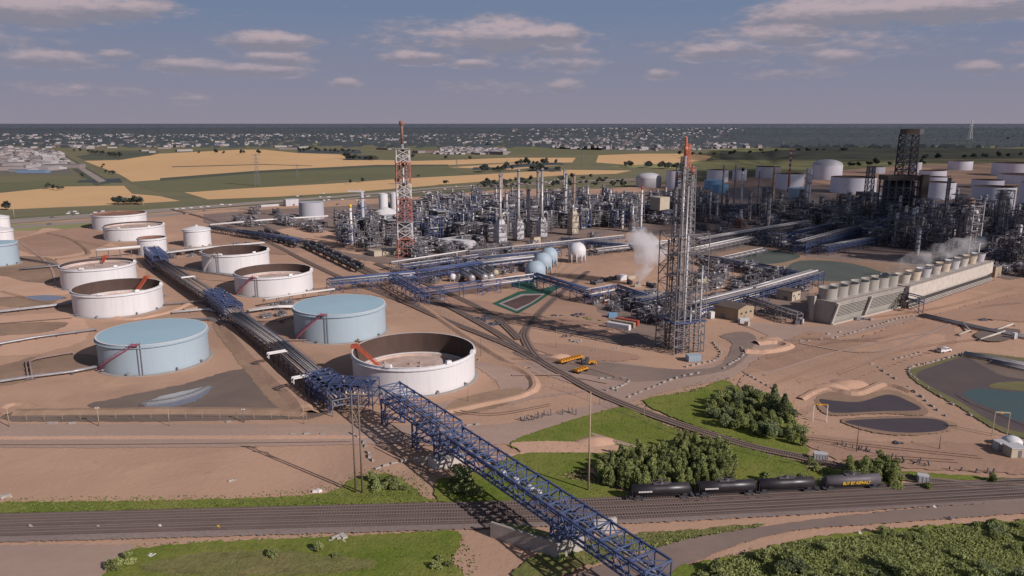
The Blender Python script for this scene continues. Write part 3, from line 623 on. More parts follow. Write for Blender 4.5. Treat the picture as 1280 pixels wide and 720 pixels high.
# ================================================================ pipe racks and lines
def rack(a,b,w,z,label,fm='navy',pm=('silver','pipe_grey','pipe_brown'),np_=6,levels=2,bay=7.5,zp=None,group=None,xb=True,deck=False,name='pipe_rack'):
    A=at(*a,z) if len(a)==2 else Vector(a); B=at(*b,z) if len(b)==2 else Vector(b); A.z=B.z=0
    d=(B-A); L=d.length; d.normalize(); s=Vector((-d.y,d.x,0)); ang=math.atan2(d.y,d.x)
    root=empty(name,A,ang,label,'pipe rack',group); nb=max(1,round(L/bay)); rg=random.Random(int(L*10))
    mb=MB(); k=.34
    for i in range(nb+1):
        x=L*i/nb
        for y in (-w/2,w/2): mb.beam((x,y,0),(x,y,z),k)
        for l in range(levels): zz=z-l*z*.33; mb.beam((x,-w/2,zz-.2),(x,w/2,zz-.2),k,k*1.2)
        if xb and i<nb and i%3==0:
            for y in (-w/2,w/2): mb.beam((x,y,.2),(x+L/nb,y,z*.66),k*.6); mb.beam((x+L/nb,y,.2),(x,y,z*.66),k*.6)
    for l in range(levels):
        zz=z-l*z*.33
        for y in (-w/2,w/2): mb.beam((0,y,zz-.15),(L,y,zz-.15),k,k*1.2)
    mb.build('frame',fm,root)
    for j in range(np_):
        lv=0 if j<max(1,int(np_*.65)) else 1; nn=max(1,int(np_*.65)) if lv==0 else np_-int(np_*.65)
        jj=j if lv==0 else j-int(np_*.65); y=-w/2+w*(jj+.5)/max(1,nn)+rg.uniform(-.15,.15); r=rg.choice((.22,.3,.4,.5)) if np_>1 else .6
        r=min(r,w/max(1,nn)*.30); zz=z-lv*z*.33+r+.05; mb=MB()
        x0,x1=rg.uniform(-.5,2),L-rg.uniform(-.5,2); mb.tube([(x0,y,zz),(x1,y,zz)],r,6); mb.build('pipe',rg.choice(pm),root)
    if deck:
        mb=MB(); mb.box((L/2,0,z-.12),(L,w*.9,.06)); mb.build('cable_tray','pipe_brown',root)
        mb=MB(); mb.beam((0,w/2+.5,z),(L,w/2+.5,z),1.0,.1)
        for zz in (z+.6,z+1.1): mb.beam((0,w/2+1,zz),(L,w/2+1,zz),.07)
        mb.build('walkway','steel',root)
    return root
def blueframe(px0,px1,z0,z1,w,label,m='navy'):       # denser blue tower bay built round the rack (valve station)
    A=at(*px0,z0);B=at(*px1,z0); A.z=B.z=0; d=B-A; L=d.length; ang=math.atan2(d.y,d.x)
    root=empty('valve_platform',A,ang,label,'steel platform'); mb=MB(); n=max(2,round(L/4))
    for i in range(n+1):
        x=L*i/n
        for y in (-w/2,w/2): mb.beam((x,y,0),(x,y,z1),.3)
        for z in (z0*.5,z0,z1): mb.beam((x,-w/2,z),(x,w/2,z),.28)
        if i<n:
            for y in (-w/2,w/2):
                for za,zb in ((z0*.5,z0),(z0,z1)): mb.beam((x,y,za),(x+L/n,y,zb),.18); mb.beam((x+L/n,y,za),(x,y,zb),.18)
    for z in (z0*.5,z0,z1):
        for y in (-w/2,w/2): mb.beam((0,y,z),(L,y,z),.28)
    mb.build('frame',m,root); mb=MB(); mb.box((L/2,0,z1-.35),(L,w*.55,.08)); mb.build('floor_grating','grating_blue',root)
    rg=random.Random(int(L*7))
    for k in range(int(L/4)): mb=MB(); x=rg.uniform(1,L-1); y=rg.uniform(-w/2+.7,w/2-.7); mb.tube([(x,y,1),(x,y,z1),(x,y,z1),(x,y,z1+.9)],[.15,.15,.4,.4],6); mb.build('valve_riser',('steel','navy_light')[k%2],root)
# big rack through the tank farm
RA=('pipe_brown','silver','concrete','pipe_grey','silver')
rack((197,325),(265,369),7,6.5,'pipe rack from the blue head frame down to the first blue platform among the tanks',pm=RA,np_=11,deck=True,fm='steel')
rack((293,391),(345,428),7,6.5,'pipe rack stretch beside the left pale blue tank, brownish pipes on top',pm=RA,np_=11,deck=True,fm='steel')
rack((345,428),(400,474),7,6.5,'pipe rack stretch dropping to the blue bridge head past white cross pipes',pm=RA,np_=11,deck=True,fm='steel')
rack((265,369),(293,391),7,6,'short pipe rack under the blue platform beside the bluish open tank',pm=RA,np_=9,fm='steel')
rack((400,474),(428,498),7.5,6,'last short pipe rack before the blue truss bridge',pm=RA,np_=9,fm='steel')
blueframe((189,314),(201,325),7,10.5,10,'blue steel head frame where the tank farm pipe rack begins')
blueframe((265,364),(292,385),7,8.6,9.5,'blue latticed platform midway on the tank farm pipe rack')
blueframe((397,469),(425,489),7,9,9.5,'blue platform beside the shadow of the largest white tank')
blueframe((417,488),(470,490),6.5,10.5,9,'blue steel bay with silver valves joining rack and truss bridge')
def cross(px,py,z,L,label):
    P=at(px,py,z); root=empty('pipe_bridge',(P.x,P.y,0),GA,label,'crossover'); mb=MB()
    for y in (-1,1): mb.beam((-L/2,y,z-1),(L/2,y,z-1),.5,.5); 
    mb.build('beam','rim_white',root); mb=MB()
    for x in (-L/2,L/2):
        for y in (-1,1): mb.beam((x,y,z-3),(x,y,z-1),.3)
    mb.build('post','lattice_white',root)
cross(346,437,8.3,7.6,'white crossover over the rack near the pale blue tank, upper of two'); cross(378,467,8.3,7.6,'white crossover over the rack near the blue bridge head, lower of two')
cross(235,344,8.3,7.6,'white crossover over the rack behind the brown walled tank')
def pipeline(pts,z,label,n=2,r=.4,m='silver',gap=1.3,sup=7,mm_='steel'):
    P=[at(*p,z) for p in pts]; root=empty('pipeline',(0,0,0),0,label,'pipeline')
    for j in range(n):
        mb=MB(); off=[]
        for i,p in enumerate(P):
            d=P[min(i+1,len(P)-1)]-P[max(i-1,0)]; d.normalize(); off.append(p+Vector((-d.y,d.x,0))*gap*(j-(n-1)/2))
        mb.tube(off,r*(1 if j%2==0 else .7),7); mb.build('pipe',m if isinstance(m,str) else m[j%len(m)],root)
    mb=MB()
    for a,b in zip(P,P[1:]):
        L=(b-a).length; d=(b-a)/L; s=Vector((-d.y,d.x,0)); k=max(1,int(L/sup))
        for i in range(k+1):
            q=a+d*(L*i/k); w=gap*n/2+.3
            mb.beam(q-s*w+Vector((0,0,-r-.1)),q+s*w+Vector((0,0,-r-.1)),.3)
            for t in (-w,w): e=q+s*t; mb.beam((e.x,e.y,0),(e.x,e.y,z-r),.25)
    mb.build('support',mm_,root); return root
pipeline([(-60,396),(0,389),(70,381),(125,373),(205,368)],1.4,'silver pipe pair running left from the pale blue tank across the sand',3)
pipeline([(-60,440),(0,429),(45,421),(120,411)],1.2,'silver pipe pair reaching the left side of the big pale blue tank',2,.45)
pipeline([(-60,484),(0,476),(40,470),(90,464),(125,457)],1.2,'front silver pipe pair meeting the foot of the pink stair',2,.5)
pipeline([(38,472),(34,452),(48,447),(90,440)],1.1,'short looped pipe spur left of the big pale blue tank',2,.35,'pipe_brown')
pipeline([(120,313),(178,308)],7,'thick white pipe bridge left of the blue head frame',1,1.1,'pipe_white')
pipeline([(205,316),(262,309),(330,303)],4,'bundle of white pipes running right from the blue head frame',4,.5,('pipe_white','silver'))
pipeline([(200,330),(260,340),(300,345)],1,'low pipes behind the rust walled tank',3,.4,'pipe_grey')
pipeline([(25,336),(80,331),(110,325)],1.2,'grey pipes from the left edge tank toward the orange ladder tank',3,.4,'pipe_grey')
pipeline([(20,322),(60,328),(78,332)],1.2,'pipe from the pale blue edge tank',2,.4,'steel')
pipeline([(262,281),(330,275),(410,270)],5,'long white pipeline in front of the grey tank',1,.9,'pipe_white')
pipeline([(330,374),(380,366),(418,361)],5,'white pipe pair leading from the blue white tank to the long blue pipe bridge',2,.5,'pipe_white')
pipeline([(310,388),(345,383),(366,383)],2,'white pipes on low supports left of the rear pale blue tank',3,.5,('pipe_white','silver','pipe_white'))
pipeline([(320,402),(352,401),(367,396)],1.2,'brown pipe lying at the foot of the rear pale blue tank',1,.4,'pipe_brown')
pipeline([(205,380),(250,376),(290,380)],1.2,'low pipes crossing under the rack right of the brown walled tank',2,.35,'silver')
pipeline([(215,390),(260,386),(300,395)],1,'lower pipe bundle right of the brown walled tank',3,.3,'pipe_white')
pipeline([(205,401),(262,398),(320,412)],1,'pipe bundle behind the big pale blue tank',3,.3,'pipe_grey')
pipeline([(482,432),(440,425),(360,425),(335,428)],.8,'thin pipe from the rear pale blue tank to the rack',1,.35,'pipe_brown')
# racks of the main plant
BW=('silver','pipe_grey','pipe_white','navy_light','pipe_grey')
rack((488,329),(585,314),3,6,'white pipe on brown posts in front of the left flare tower',fm='steel',pm=('pipe_white',),np_=1,levels=1)
rack((585,314),(780,294),5,7,'long rack with fat white pipes before the tall furnaces',fm='steel',pm=BW,np_=4)
rack((502,331),(600,318),4,6,'second white piped rack behind the blue bridge',fm='navy',pm=('pipe_white',),np_=2)
rack((600,322),(700,312),5,5,'rack of blue white pipes behind the horizontal drums',fm='navy',pm=BW,np_=5)
rack((410,350),(520,340),8,8,'wide blue pipe bridge starting over the sidings near the rear pale blue tank',fm='navy',pm=('navy','navy_light','pipe_white','navy'),np_=7)
rack((520,340),(600,328),8,8,'middle stretch of the wide blue pipe bridge',fm='navy',pm=('navy','navy_light','silver'),np_=7)
rack((600,328),(690,318),8,7,'far stretch of the wide blue pipe bridge behind the drums',fm='navy',pm=('silver','navy','pipe_white'),np_=7)
rack((492,343),(530,363),6,9,'short blue link over the railway fan',fm='navy',pm=('navy','silver'),np_=4)
rack((528,362),(600,352),5,8,'blue pipe bridge with two white pipes over the sand, left stretch',fm='navy',pm=('pipe_white','pipe_white','navy'),np_=3,bay=13)
rack((600,352),(668,343),5,8,'blue pipe bridge with two white pipes beside the green pond',fm='navy',pm=('pipe_white','pipe_white','navy'),np_=3,bay=13)
rack((668,342),(735,362),5,8,'blue pipe bridge descending over the spur right of the spheres',fm='navy',pm=('navy','navy_light'),np_=5,bay=14)
rack((735,363),(768,357),5,8,'short blue and white pipe bridge left of the steam vent',fm='navy',pm=('pipe_white','navy_light'),np_=4)
rack((768,357),(812,371),5,7,'blue pipe rack stretch beside the brick red skids',fm='navy',pm=('navy','navy_light'),np_=4)
rack((795,374),(860,362),6,7,'white piped rack entering the foot of the tall derrick',fm='navy',pm=BW,np_=6)
rack((868,380),(945,361),9,8,'wide rack of white pipes right of the tall derrick',fm='navy',pm=BW,np_=8)
rack((945,361),(1022,339),9,8,'wide rack of white pipes reaching the green pond',fm='navy',pm=BW,np_=8)
rack((925,369),(1000,392),4,6,'thin legged rack going down toward the cooling tower corner',fm='steel',pm=('steel','pipe_grey'),np_=4)
rack((868,318),(945,330),6,6,'dark trussed rack above the crowded yard, left stretch',fm='navy',pm=('steel','navy'),np_=5)
rack((945,330),(1015,343),6,6,'dark trussed rack above the crowded yard, right stretch',fm='navy',pm=('steel','navy'),np_=5)
rack((865,312),(940,296),8,6,'rack of pale pipes on the sandy strip behind the derrick',fm='steel',pm=('pipe_white','silver'),np_=6)
rack((870,299),(1010,276),9,8,'long pale piped rack running back behind the derrick',fm='steel',pm=BW,np_=8)
rack((900,322),(955,310),5,5,'short white piped rack before the smaller green pond',fm='steel',pm=('pipe_white',),np_=3)
rack((1000,303),(1100,276),10,10,'broad blue rack before the dark coker, left stretch',fm='navy',pm=('silver','navy_light','steel'),np_=9,levels=3)
rack((1100,276),(1190,254),10,12,'broad blue rack before the dark coker, right stretch',fm='navy',pm=('silver','navy_light','steel'),np_=9,levels=3)
rack((990,290),(1060,275),8,8,'blue rack left of the coker yard',fm='navy',pm=('silver','navy'),np_=6)
rack((1030,308),(1120,292),8,7,'rack with white pipes behind the cooling water pond',fm='navy',pm=BW,np_=6)
rack((700,298),(800,306),6,6,'blue rack behind the white sphere',fm='navy',pm=('navy','silver'),np_=5)
rack((745,312),(845,300),4,5,'white pipes behind the steam plume',fm='steel',pm=('pipe_white',),np_=3)
rack((262,283),(330,293),7,5,'dark low rack left of the siding',fm='steel_dark',pm=('steel','pipe_grey','silver'),np_=7)
rack((300,288),(372,298),7,6,'blue grey rack above the siding tank cars',fm='navy',pm=('navy_light','pipe_grey'),np_=6)
rack((500,306),(590,294),6,6,'rack of silver pipes right of the left flare tower',fm='steel',pm=('silver','pipe_white'),np_=6)
rack((430,278),(505,286),6,6,'rack of silver pipes left of the left flare tower',fm='steel',pm=('silver','pipe_white'),np_=6)
rack((1131,366),(1153,371.5),3.2,9,'dark arch support where the pipe crosses between the cooling towers',fm='steel_dark',pm=('navy',),np_=3,bay=14)
pipeline([(1152,393),(1190,402),(1235,412),(1290,422)],1,'dark pipe bundle crossing the sand from the cooling towers to the right edge',5,.45,('steel','pipe_grey'),1.1)
pipeline([(1198,418),(1212,413),(1204,404)],1,'white pipe elbow beside the dark bundle',1,.4,'concrete_pale')
pipeline([(1225,424),(1256,414)],1.2,'pale pipe beside the sunken pit at the right',1,.5,'concrete_pale'); pipeline([(1246,412),(1266,405)],1.2,'second pale pipe beside the sunken pit',1,.5,'concrete_pale')
pipeline([(1205,441),(1240,447),(1290,457)],1.5,'silver pipes along the upper edge of the lined basin',4,.5,('silver','steel'))
pipeline([(1240,452),(1290,462)],1,'dark pipes by the lined basin corner',4,.4,('steel','pipe_grey'))
# ================================================================ the truss bridge
def truss(A,B,w,z0,z1,bay,label,ends=True,pm=('silver','navy_light','pipe_white','silver')):
    A=Vector(A);B=Vector(B); d=B-A; L=d.length; ang=math.atan2(d.y,d.x); root=empty('truss_bridge',(A.x,A.y,0),ang,label,'pipe bridge'); n=round(L/bay)
    for z,nm in ((z0,'bottom_chord'),(z1,'top_chord')):
        for y in (-w/2,w/2): mb=MB(); mb.beam((0,y,z),(L,y,z),.42,.42); mb.build(nm,'navy',root)
    for y in (-w/2,w/2):
        mb=MB()
        for i in range(n+1):
            x=L*i/n; mb.beam((x,y,z0),(x,y,z1),.28)
            if i<n:
                m_=(x+L/n/2); mb.beam((x,y,z0),(x+L/n,y,z1),.22) if i%2 else mb.beam((x,y,z1),(x+L/n,y,z0),.22)
                mb.box((x,y,z1),(.9,.5,.7)); 
        mb.build('side_lattice','navy',root)
    mb=MB()
    for i in range(n+1):
        x=L*i/n; mb.beam((x,-w/2,z1),(x,w/2,z1),.3)
        if i<n: mb.beam((x,-w/2,z1),(x+L/n,w/2,z1),.17); mb.beam((x,w/2,z1),(x+L/n,-w/2,z1),.17)
        if i in (0,n): mb.beam((x,-w/2,z0),(x,w/2,z1),.22); mb.beam((x,w/2,z0),(x,-w/2,z1),.22)
    mb.build('top_bracing','navy_light',root)
    mb=MB()
    for i in range(n+1): x=L*i/n; mb.beam((x,-w/2,z0),(x,w/2,z0),.26,.3)
    for y in (-w/2+1,): mb.beam((0,y,z0+.3),(L,y,z0+.3),.9,.06)
    for y in (-w/2+1.6,w/2-.9): mb.beam((0,y,z0+1.4),(L,y,z0+1.4),.08)
    mb.build('floor_frame','navy_light',root)
    rg=random.Random(int(L))
    for j in range(4):
        y=-w/2+1.9+(w-3.8)*j/3; r=rg.choice((.14,.18,.24,.28)); z=z0+.5+r+(0 if j%2 else 1.3); mb=MB(); mb.tube([(.3,y,z),(L-.3,y,z)],r,6); mb.build('pipe',rg.choice(('navy_light','pipe_grey','silver','navy')),root)
    mb=MB()
    for i in range(n): 
        x=L*(i+.5)/n; mb.beam((x,-w/2,z0+1.7),(x,w/2,z0+1.7),.22); 
    mb.build('pipe_hanger','navy',root)
    if L>60:
        mb=MB()
        for k,x in enumerate((L*.34,L*.40,L*.47,L*.5)): mb.box((x,-1+k*.5,z0+2.6),(1.7,1.1,1.2)); mb.tube([(x-1.5,-1+k*.5,z0+2.6),(x+1.5,-1+k*.5,z0+2.6)],.35,6)
        mb.build('valve_box','pipe_white',root)
    return root,d.normalized(),L
A1=at(487,480.5,13.5); D1=Vector((math.cos(R(-56)),math.sin(R(-56)),0)); A1.z=0
B1=A1+D1*42; truss(A1,B1,7.6,8.6,13.5,5.2,'first and taller span of the blue truss bridge, next to the largest white tank')
B2=A1+D1*150; truss(B1+D1*.6,B2 if 0 else A1+D1*127.5,7.4,7.6,12,4.6,'long lower span of the blue truss bridge crossing the railway yard')
def trestle(P,w,z,label,m='navy',base=0):
    root=empty('bridge_support',(P.x,P.y,base),R(-56),label,'bridge support')
    for x in (-1.6,1.6):
        for y in (-w/2,w/2): mb=MB(); mb.beam((x,y,0),(x,y,z-base),.45); mb.build('leg',m,root)
    mb=MB()
    for x in (-1.6,1.6):
        h=z-base
        for za,zb in ((.3,h*.5),(h*.5,h)):
            mb.beam((x,-w/2,za),(x,w/2,zb),.25); mb.beam((x,w/2,za),(x,-w/2,zb),.25)
        mb.beam((x,-w/2,h*.5),(x,w/2,h*.5),.25); mb.beam((x,-w/2,h-.3),(x,w/2,h-.3),.4)
    for y in (-w/2,w/2): mb.beam((-1.6,y,.3),(1.6,y,z-base-1),.22); mb.beam((1.6,y,.3),(-1.6,y,z-base-1),.22)
    mb.build('bracing',m,root)
trestle(A1+D1*2,7,8.6,'blue trestle under the upper end of the truss bridge'); trestle(A1+D1*25,7,8.6,'blue trestle on open sand under the first span')
def abut(P,w,label,h):
    root=empty('bridge_abutment',(P.x,P.y,0),R(-56),label,'abutment')
    mb=MB(); mb.box((0,0,h/2),(6.5,w,h),0,.86); mb.build('block','concrete_pale',root)
    for s in (-1,1):
        mb=MB(); a=(-2.5,s*w/2*.95,0);b=(-5.5,s*(w/2+2.5),0); mb.beam((a[0],a[1],h*.45),(b[0],b[1],h*.3),.6,h*.8); mb.build('wing_wall','concrete',root)
    return root
P=A1+D1*39; abut(P,11,'concrete block carrying the bridge on the sand before the green verge',2.6); trestle(P,6.6,7.6,'blue trestle standing on the concrete block before the green verge',base=2.6)
P=A1+D1*97+Vector((0,0,0)); 
root=empty('bridge_abutment',(P.x,P.y,0),R(-56),'long concrete retaining walls carrying the bridge beside the railway yard','abutment')
Pw=[at(614,671),at(699,699),at(735,688)]
def loc(p): q=p-P; ca,sa=math.cos(R(56)),math.sin(R(56)); return Vector((q.x*ca-q.y*sa,q.x*sa+q.y*ca,0))
A_,B_,C__=[loc(p) for p in Pw]; up=Vector((0,0,4.1)); off=(A_-B_).normalized()
mb=MB(); mb.beam(A_+up*.5,B_+up*.5,.7,4.1); mb.build('retaining_wall','concrete',root)
mb=MB(); Bt=B_+up; inn=Vector((-1.2,1.5,0)); n=0; mb.v+=[tuple(B_),tuple(C__),tuple(B_+up+Vector((.4,1.2,0))),tuple(B_+inn*2),tuple(C__+Vector((.3,1,0))),tuple(B_+up+inn)]; mb.add([0,1,2]); mb.add([5,4,3]); mb.add([1,4,5,2]); mb.add([0,2,5,3]); mb.build('wing_wall','concrete_pale',root)
mb=MB(); D_=A_+(C__-B_)*.9; mb.v+=[tuple(A_+up*.93),tuple(B_+up*.93),tuple(C__+Vector((0,3,.3))),tuple(D_+Vector((0,2,.6)))]; mb.add([0,1,2,3]); o=mb.build('backfill','weed',root)
if o.data.polygons[0].normal.z<0: o.data.flip_normals()
mb=MB(); Q1,Q2=loc(at(742,668)),loc(at(770,664)); mb.beam(Q1+Vector((0,0,1.9)),Q2+Vector((0,0,1.9)),.8,3.8); mb.build('far_wing_wall','concrete_pale',root)
mb=MB(); mb.box((0,0,2.1),(5,9,4.2),0,.9); mb.build('block','concrete',root)
trestle(P,6.4,7.6,'blue trestle on the retaining wall block beside the yard',base=4.2)
trestle(A1+D1*125,6.4,7.6,'blue trestle at the lower end of the truss bridge')
# ================================================================ flare towers
def lattice_tower(mb,w0,w1,z0,z1,n,k,cx=0,cy=0,kd=None):
    kd=kd or k*.6
    for i in range(n):
        a=z0+(z1-z0)*i/n;b=z0+(z1-z0)*(i+1)/n; wa=w0+(w1-w0)*(i/n); wb=w0+(w1-w0)*((i+1)/n)
        C=[(-1,-1),(1,-1),(1,1),(-1,1)]
        for j in range(4):
            p=C[j];q=C[(j+1)%4]
            pa=(cx+p[0]*wa/2,cy+p[1]*wa/2,a);pb=(cx+p[0]*wb/2,cy+p[1]*wb/2,b);qa=(cx+q[0]*wa/2,cy+q[1]*wa/2,a);qb=(cx+q[0]*wb/2,cy+q[1]*wb/2,b)
            mb.beam(pa,pb,k); mb.beam(pa,qb,kd); mb.beam(qa,pb,kd); mb.beam(pb,qb,kd)
P=at(507,321); Z=lambda y:hgt(507,321,y)
root=empty('flare_tower',P,R(12),'tall red and white lattice flare tower left of centre with one flare tip','flare tower')
for y0,y1,m in ((321,298,'red'),(298,277,'lattice_white'),(277,248,'red'),(248,228,'lattice_white'),(228,203,'red'),(203,186,'lattice_white')):
    mb=MB(); n=max(2,round((Z(y1)-Z(y0))/6)); lattice_tower(mb,11.5-(320-y0)*.012,11.5-(320-y1)*.012,Z(y0),Z(y1),n,.55); mb.build('lattice_section','red_pale' if m=='red' else m,root)
    mb=MB(); mb.box((0,0,Z(y1)),(12,12,.25)); 
    for c in ((-5.5,-5.5),(5.5,-5.5),(5.5,5.5),(-5.5,5.5)): mb.beam((c[0],c[1],Z(y1)),(c[0],c[1],Z(y1)+1.2),.15)
    mb.build('platform','silver' if m!='red' else 'red_pale',root)
mb=MB(); mb.tube([(0,0,0),(0,0,Z(180))],1.1,10); mb.build('riser_pipe','silver',root)
mb=MB(); mb.tube([(2.6,1.5,0),(2.6,1.5,Z(190))],.5,8); mb.tube([(-2.6,1.5,0),(-2.6,1.5,Z(200))],.45,8); mb.build('side_pipe','pipe_grey',root)
mb=MB(); mb.tube([(0,0,Z(180)),(0,0,Z(151))],1.0,10); mb.lathe([(1.0,0),(1.9,.5),(1.9,3),(1.2,3.4)],(0,0,Z(157)),12); mb.build('flare_tip','roof_rust',root)
P=at(849,436); Z=lambda y:hgt(849,436,y)
root=empty('flare_derrick',P,R(20),'very tall derrick right of the steam plume, a bundle of flare stacks with orange tips','flare tower')
mb=MB(); w=15.5; lattice_tower(mb,w,w,0,Z(395),4,.38,kd=.2); lattice_tower(mb,w,w,Z(395),Z(290),5,.34,kd=.17); mb.build('lower_lattice','pipe_grey',root)
mb=MB(); lattice_tower(mb,7.4,7.0,0,Z(290),13,.28,-.9,0,.16); lattice_tower(mb,7.0,6.0,Z(290),Z(208),10,.28,-.9,0,.15); mb.build('core_lattice','pipe_grey',root)
mb=MB(); lattice_tower(mb,2.6,2.0,Z(225),Z(196),7,.25,-2.0,0,.18); mb.build('upper_lattice','steel',root)
mb=MB(); lattice_tower(mb,2.4,1.7,Z(212),Z(180),6,.22,-.6,0,.16); mb.build('tip_lattice','tip_orange',root)
for k,(x,y,yt,r) in enumerate(((-2.9,-2.2,184,.5),(-.6,2,196,.45),(1.6,-1.6,214,.6),(-4,2,222,.5),(-1.5,-3.4,232,.4),(-5.5,-6.3,262,.5),(-2.5,-6.8,290,.4),(2.2,2,225,.45),(-6,3,300,.4),(2,6,290,.4),(5.5,-6.8,330,.4),(3.2,-6.5,345,.4),(.5,-7,380,.4))):
    mb=MB(); mb.tube([(x,y,0),(x,y,Z(yt))],r,8); mb.build('riser_pipe',('silver','pipe_grey','white_dull','pipe_grey')[k%4],root)
for x,y,ya,yb,r in ((-2.9,-2.2,194,170,.75),(-.6,2,212,182,.55),(1.6,-1.6,218,207,.8),(-4,2,226,216,.5)):
    mb=MB(); mb.tube([(x,y,Z(ya)),(x,y,Z(ya)+(Z(yb)-Z(ya))*.8),(x,y,Z(yb))],[r*.8,r*.8,r*.4],8); mb.lathe([(r*1.3,0),(r*1.3,1.2),(r*.8,1.4)],(x,y,Z(ya)+(Z(yb)-Z(ya))*.3),8); mb.build('flare_tip','tip_orange',root)
for i,y in enumerate((228,250,272,295,318,342,366,396)):
    mb=MB(); ww=8.5 if y<290 else 16.5; cx=-.9 if y<290 else 0; mb.box((cx,0,Z(y)),(ww,ww*.3,.2)); mb.beam((cx-ww/2,-ww*.27,Z(y)+1.1),(cx+ww/2,-ww*.27,Z(y)+1.1),.12); mb.build('platform','steel',root)
mb=MB(); mb.box((0,0,Z(398)),(17,17,.3))
for k in range(16): rg=random.Random(k); x=rg.uniform(-7,7);y=rg.uniform(-7,7); z=rg.uniform(0,Z(415)); mb.tube([(x,y,0),(x,y,z+4),(x+rg.uniform(-3,3),y,z+4)],.22,5)
mb.build('foot_piping','navy_light',root)
mb=MB(); mb.beam((-w/2,-w/2,Z(395)),(-w/2,-w/2,Z(287)),.5); mb.beam((-w/2,-w/2,Z(290)),(-.9,0,Z(320)),.4); mb.beam((-w/2,-w/2,Z(345)),(-1,0,Z(305)),.4); mb.beam((-w/2,w/2,Z(345)),(-1,0,Z(305)),.4); mb.build('outrigger','steel_dark',root)
# guyed poles, masts and stacks standing alone
def stack(px,yb,yt,rpx,label,m='silver',tip=None,name='stack',bands=None,cat='chimney stack'):
    P=at(px,yb); h=hgt(px,yb,yt); r=rpx*depth(P)/F; root=empty(name,P,0,label,cat)
    mb=MB(); mb.tube([(0,0,0),(0,0,h*.15),(0,0,h)],[r*1.5,r*1.05,r],10); mb.build('shaft',m,root)
    if tip: mb=MB(); mb.tube([(0,0,h*.93),(0,0,h+.3)],r*1.15,10); mb.build('tip',tip,root)
    if bands:
        for i in range(bands):
            z=h*(.55+.45*i/bands); mb=MB(); mb.tube([(0,0,z),(0,0,z+h*.225/bands)],r*1.06,10); mb.build('band','rim_white' if m=='red' else 'red',root)
    mb=MB()
    for z in (h*.35,h*.62,h*.85): mb.lathe([(r*1.1,z),(r+1.1,z),(r+1.1,z+.2),(r*1.1,z+.2)],n=10,smooth=False)
    mb.beam((r+.3,0,0),(r+.3,0,h*.95),.35,.2); mb.build('ladder','steel',root); return root
stack(440,306,256,1.6,'pale stack with yellow collar at the left plant yard','pipe_white',tip='yellow')
stack(454.5,290,240,2.0,'grey stack with a crane like arm on top left of the flare tower','grey_tank')
stack(801,288,233,1.1,'slim white stack with red tip behind the steam plume','pipe_white',tip='red')
stack(844,290,212,.8,'thin dark blue mast just left of the derrick','navy')
stack(887,272,240,1.0,'left of two thin white stacks below the blue tanks','pipe_white'); stack(896,274,244,1.0,'right of two thin white stacks below the blue tanks','pipe_white')
stack(925.5,265,210,1.5,'dark topped chimney rising from the red brown base right of the blue tanks','white_dull',tip='dark')
stack(985,240,187,1.1,'red and white striped chimney in front of the far fields','red',bands=4)
stack(1007,255,210,2.2,'grey double chimney behind the far process units','grey_tank'); stack(1010.5,256,212,1.6,'paler chimney touching the grey double chimney','white_dull')
stack(965,262,208,1.8,'brown chimney left of the wide grey tanks','pipe_brown'); stack(1181,262,222,1.2,'grey slender column right of the coker','pipe_grey')
stack(917,258,206,.9,'dark latticed mast among the right hand units','steel_dark'); stack(902,258,206,.9,'dark mast above the left blue tank','steel_dark')
stack(947,262,214,1.2,'dark stack before the bright white tank','steel'); stack(763,262,238,1.0,'short white stack right of the furnace row','pipe_white')
P=at(454.5,290); z=hgt(454.5,290,240); root=empty('boom_arm',(P.x,P.y,z),R(170),'white horizontal arm on top of the grey stack','crane arm'); mb=MB(); mb.box((6,0,.5),(16,1.6,1.3)); mb.beam((-1,0,.6),(3,0,2.5),.3); mb.build('boom','rim_white',root)
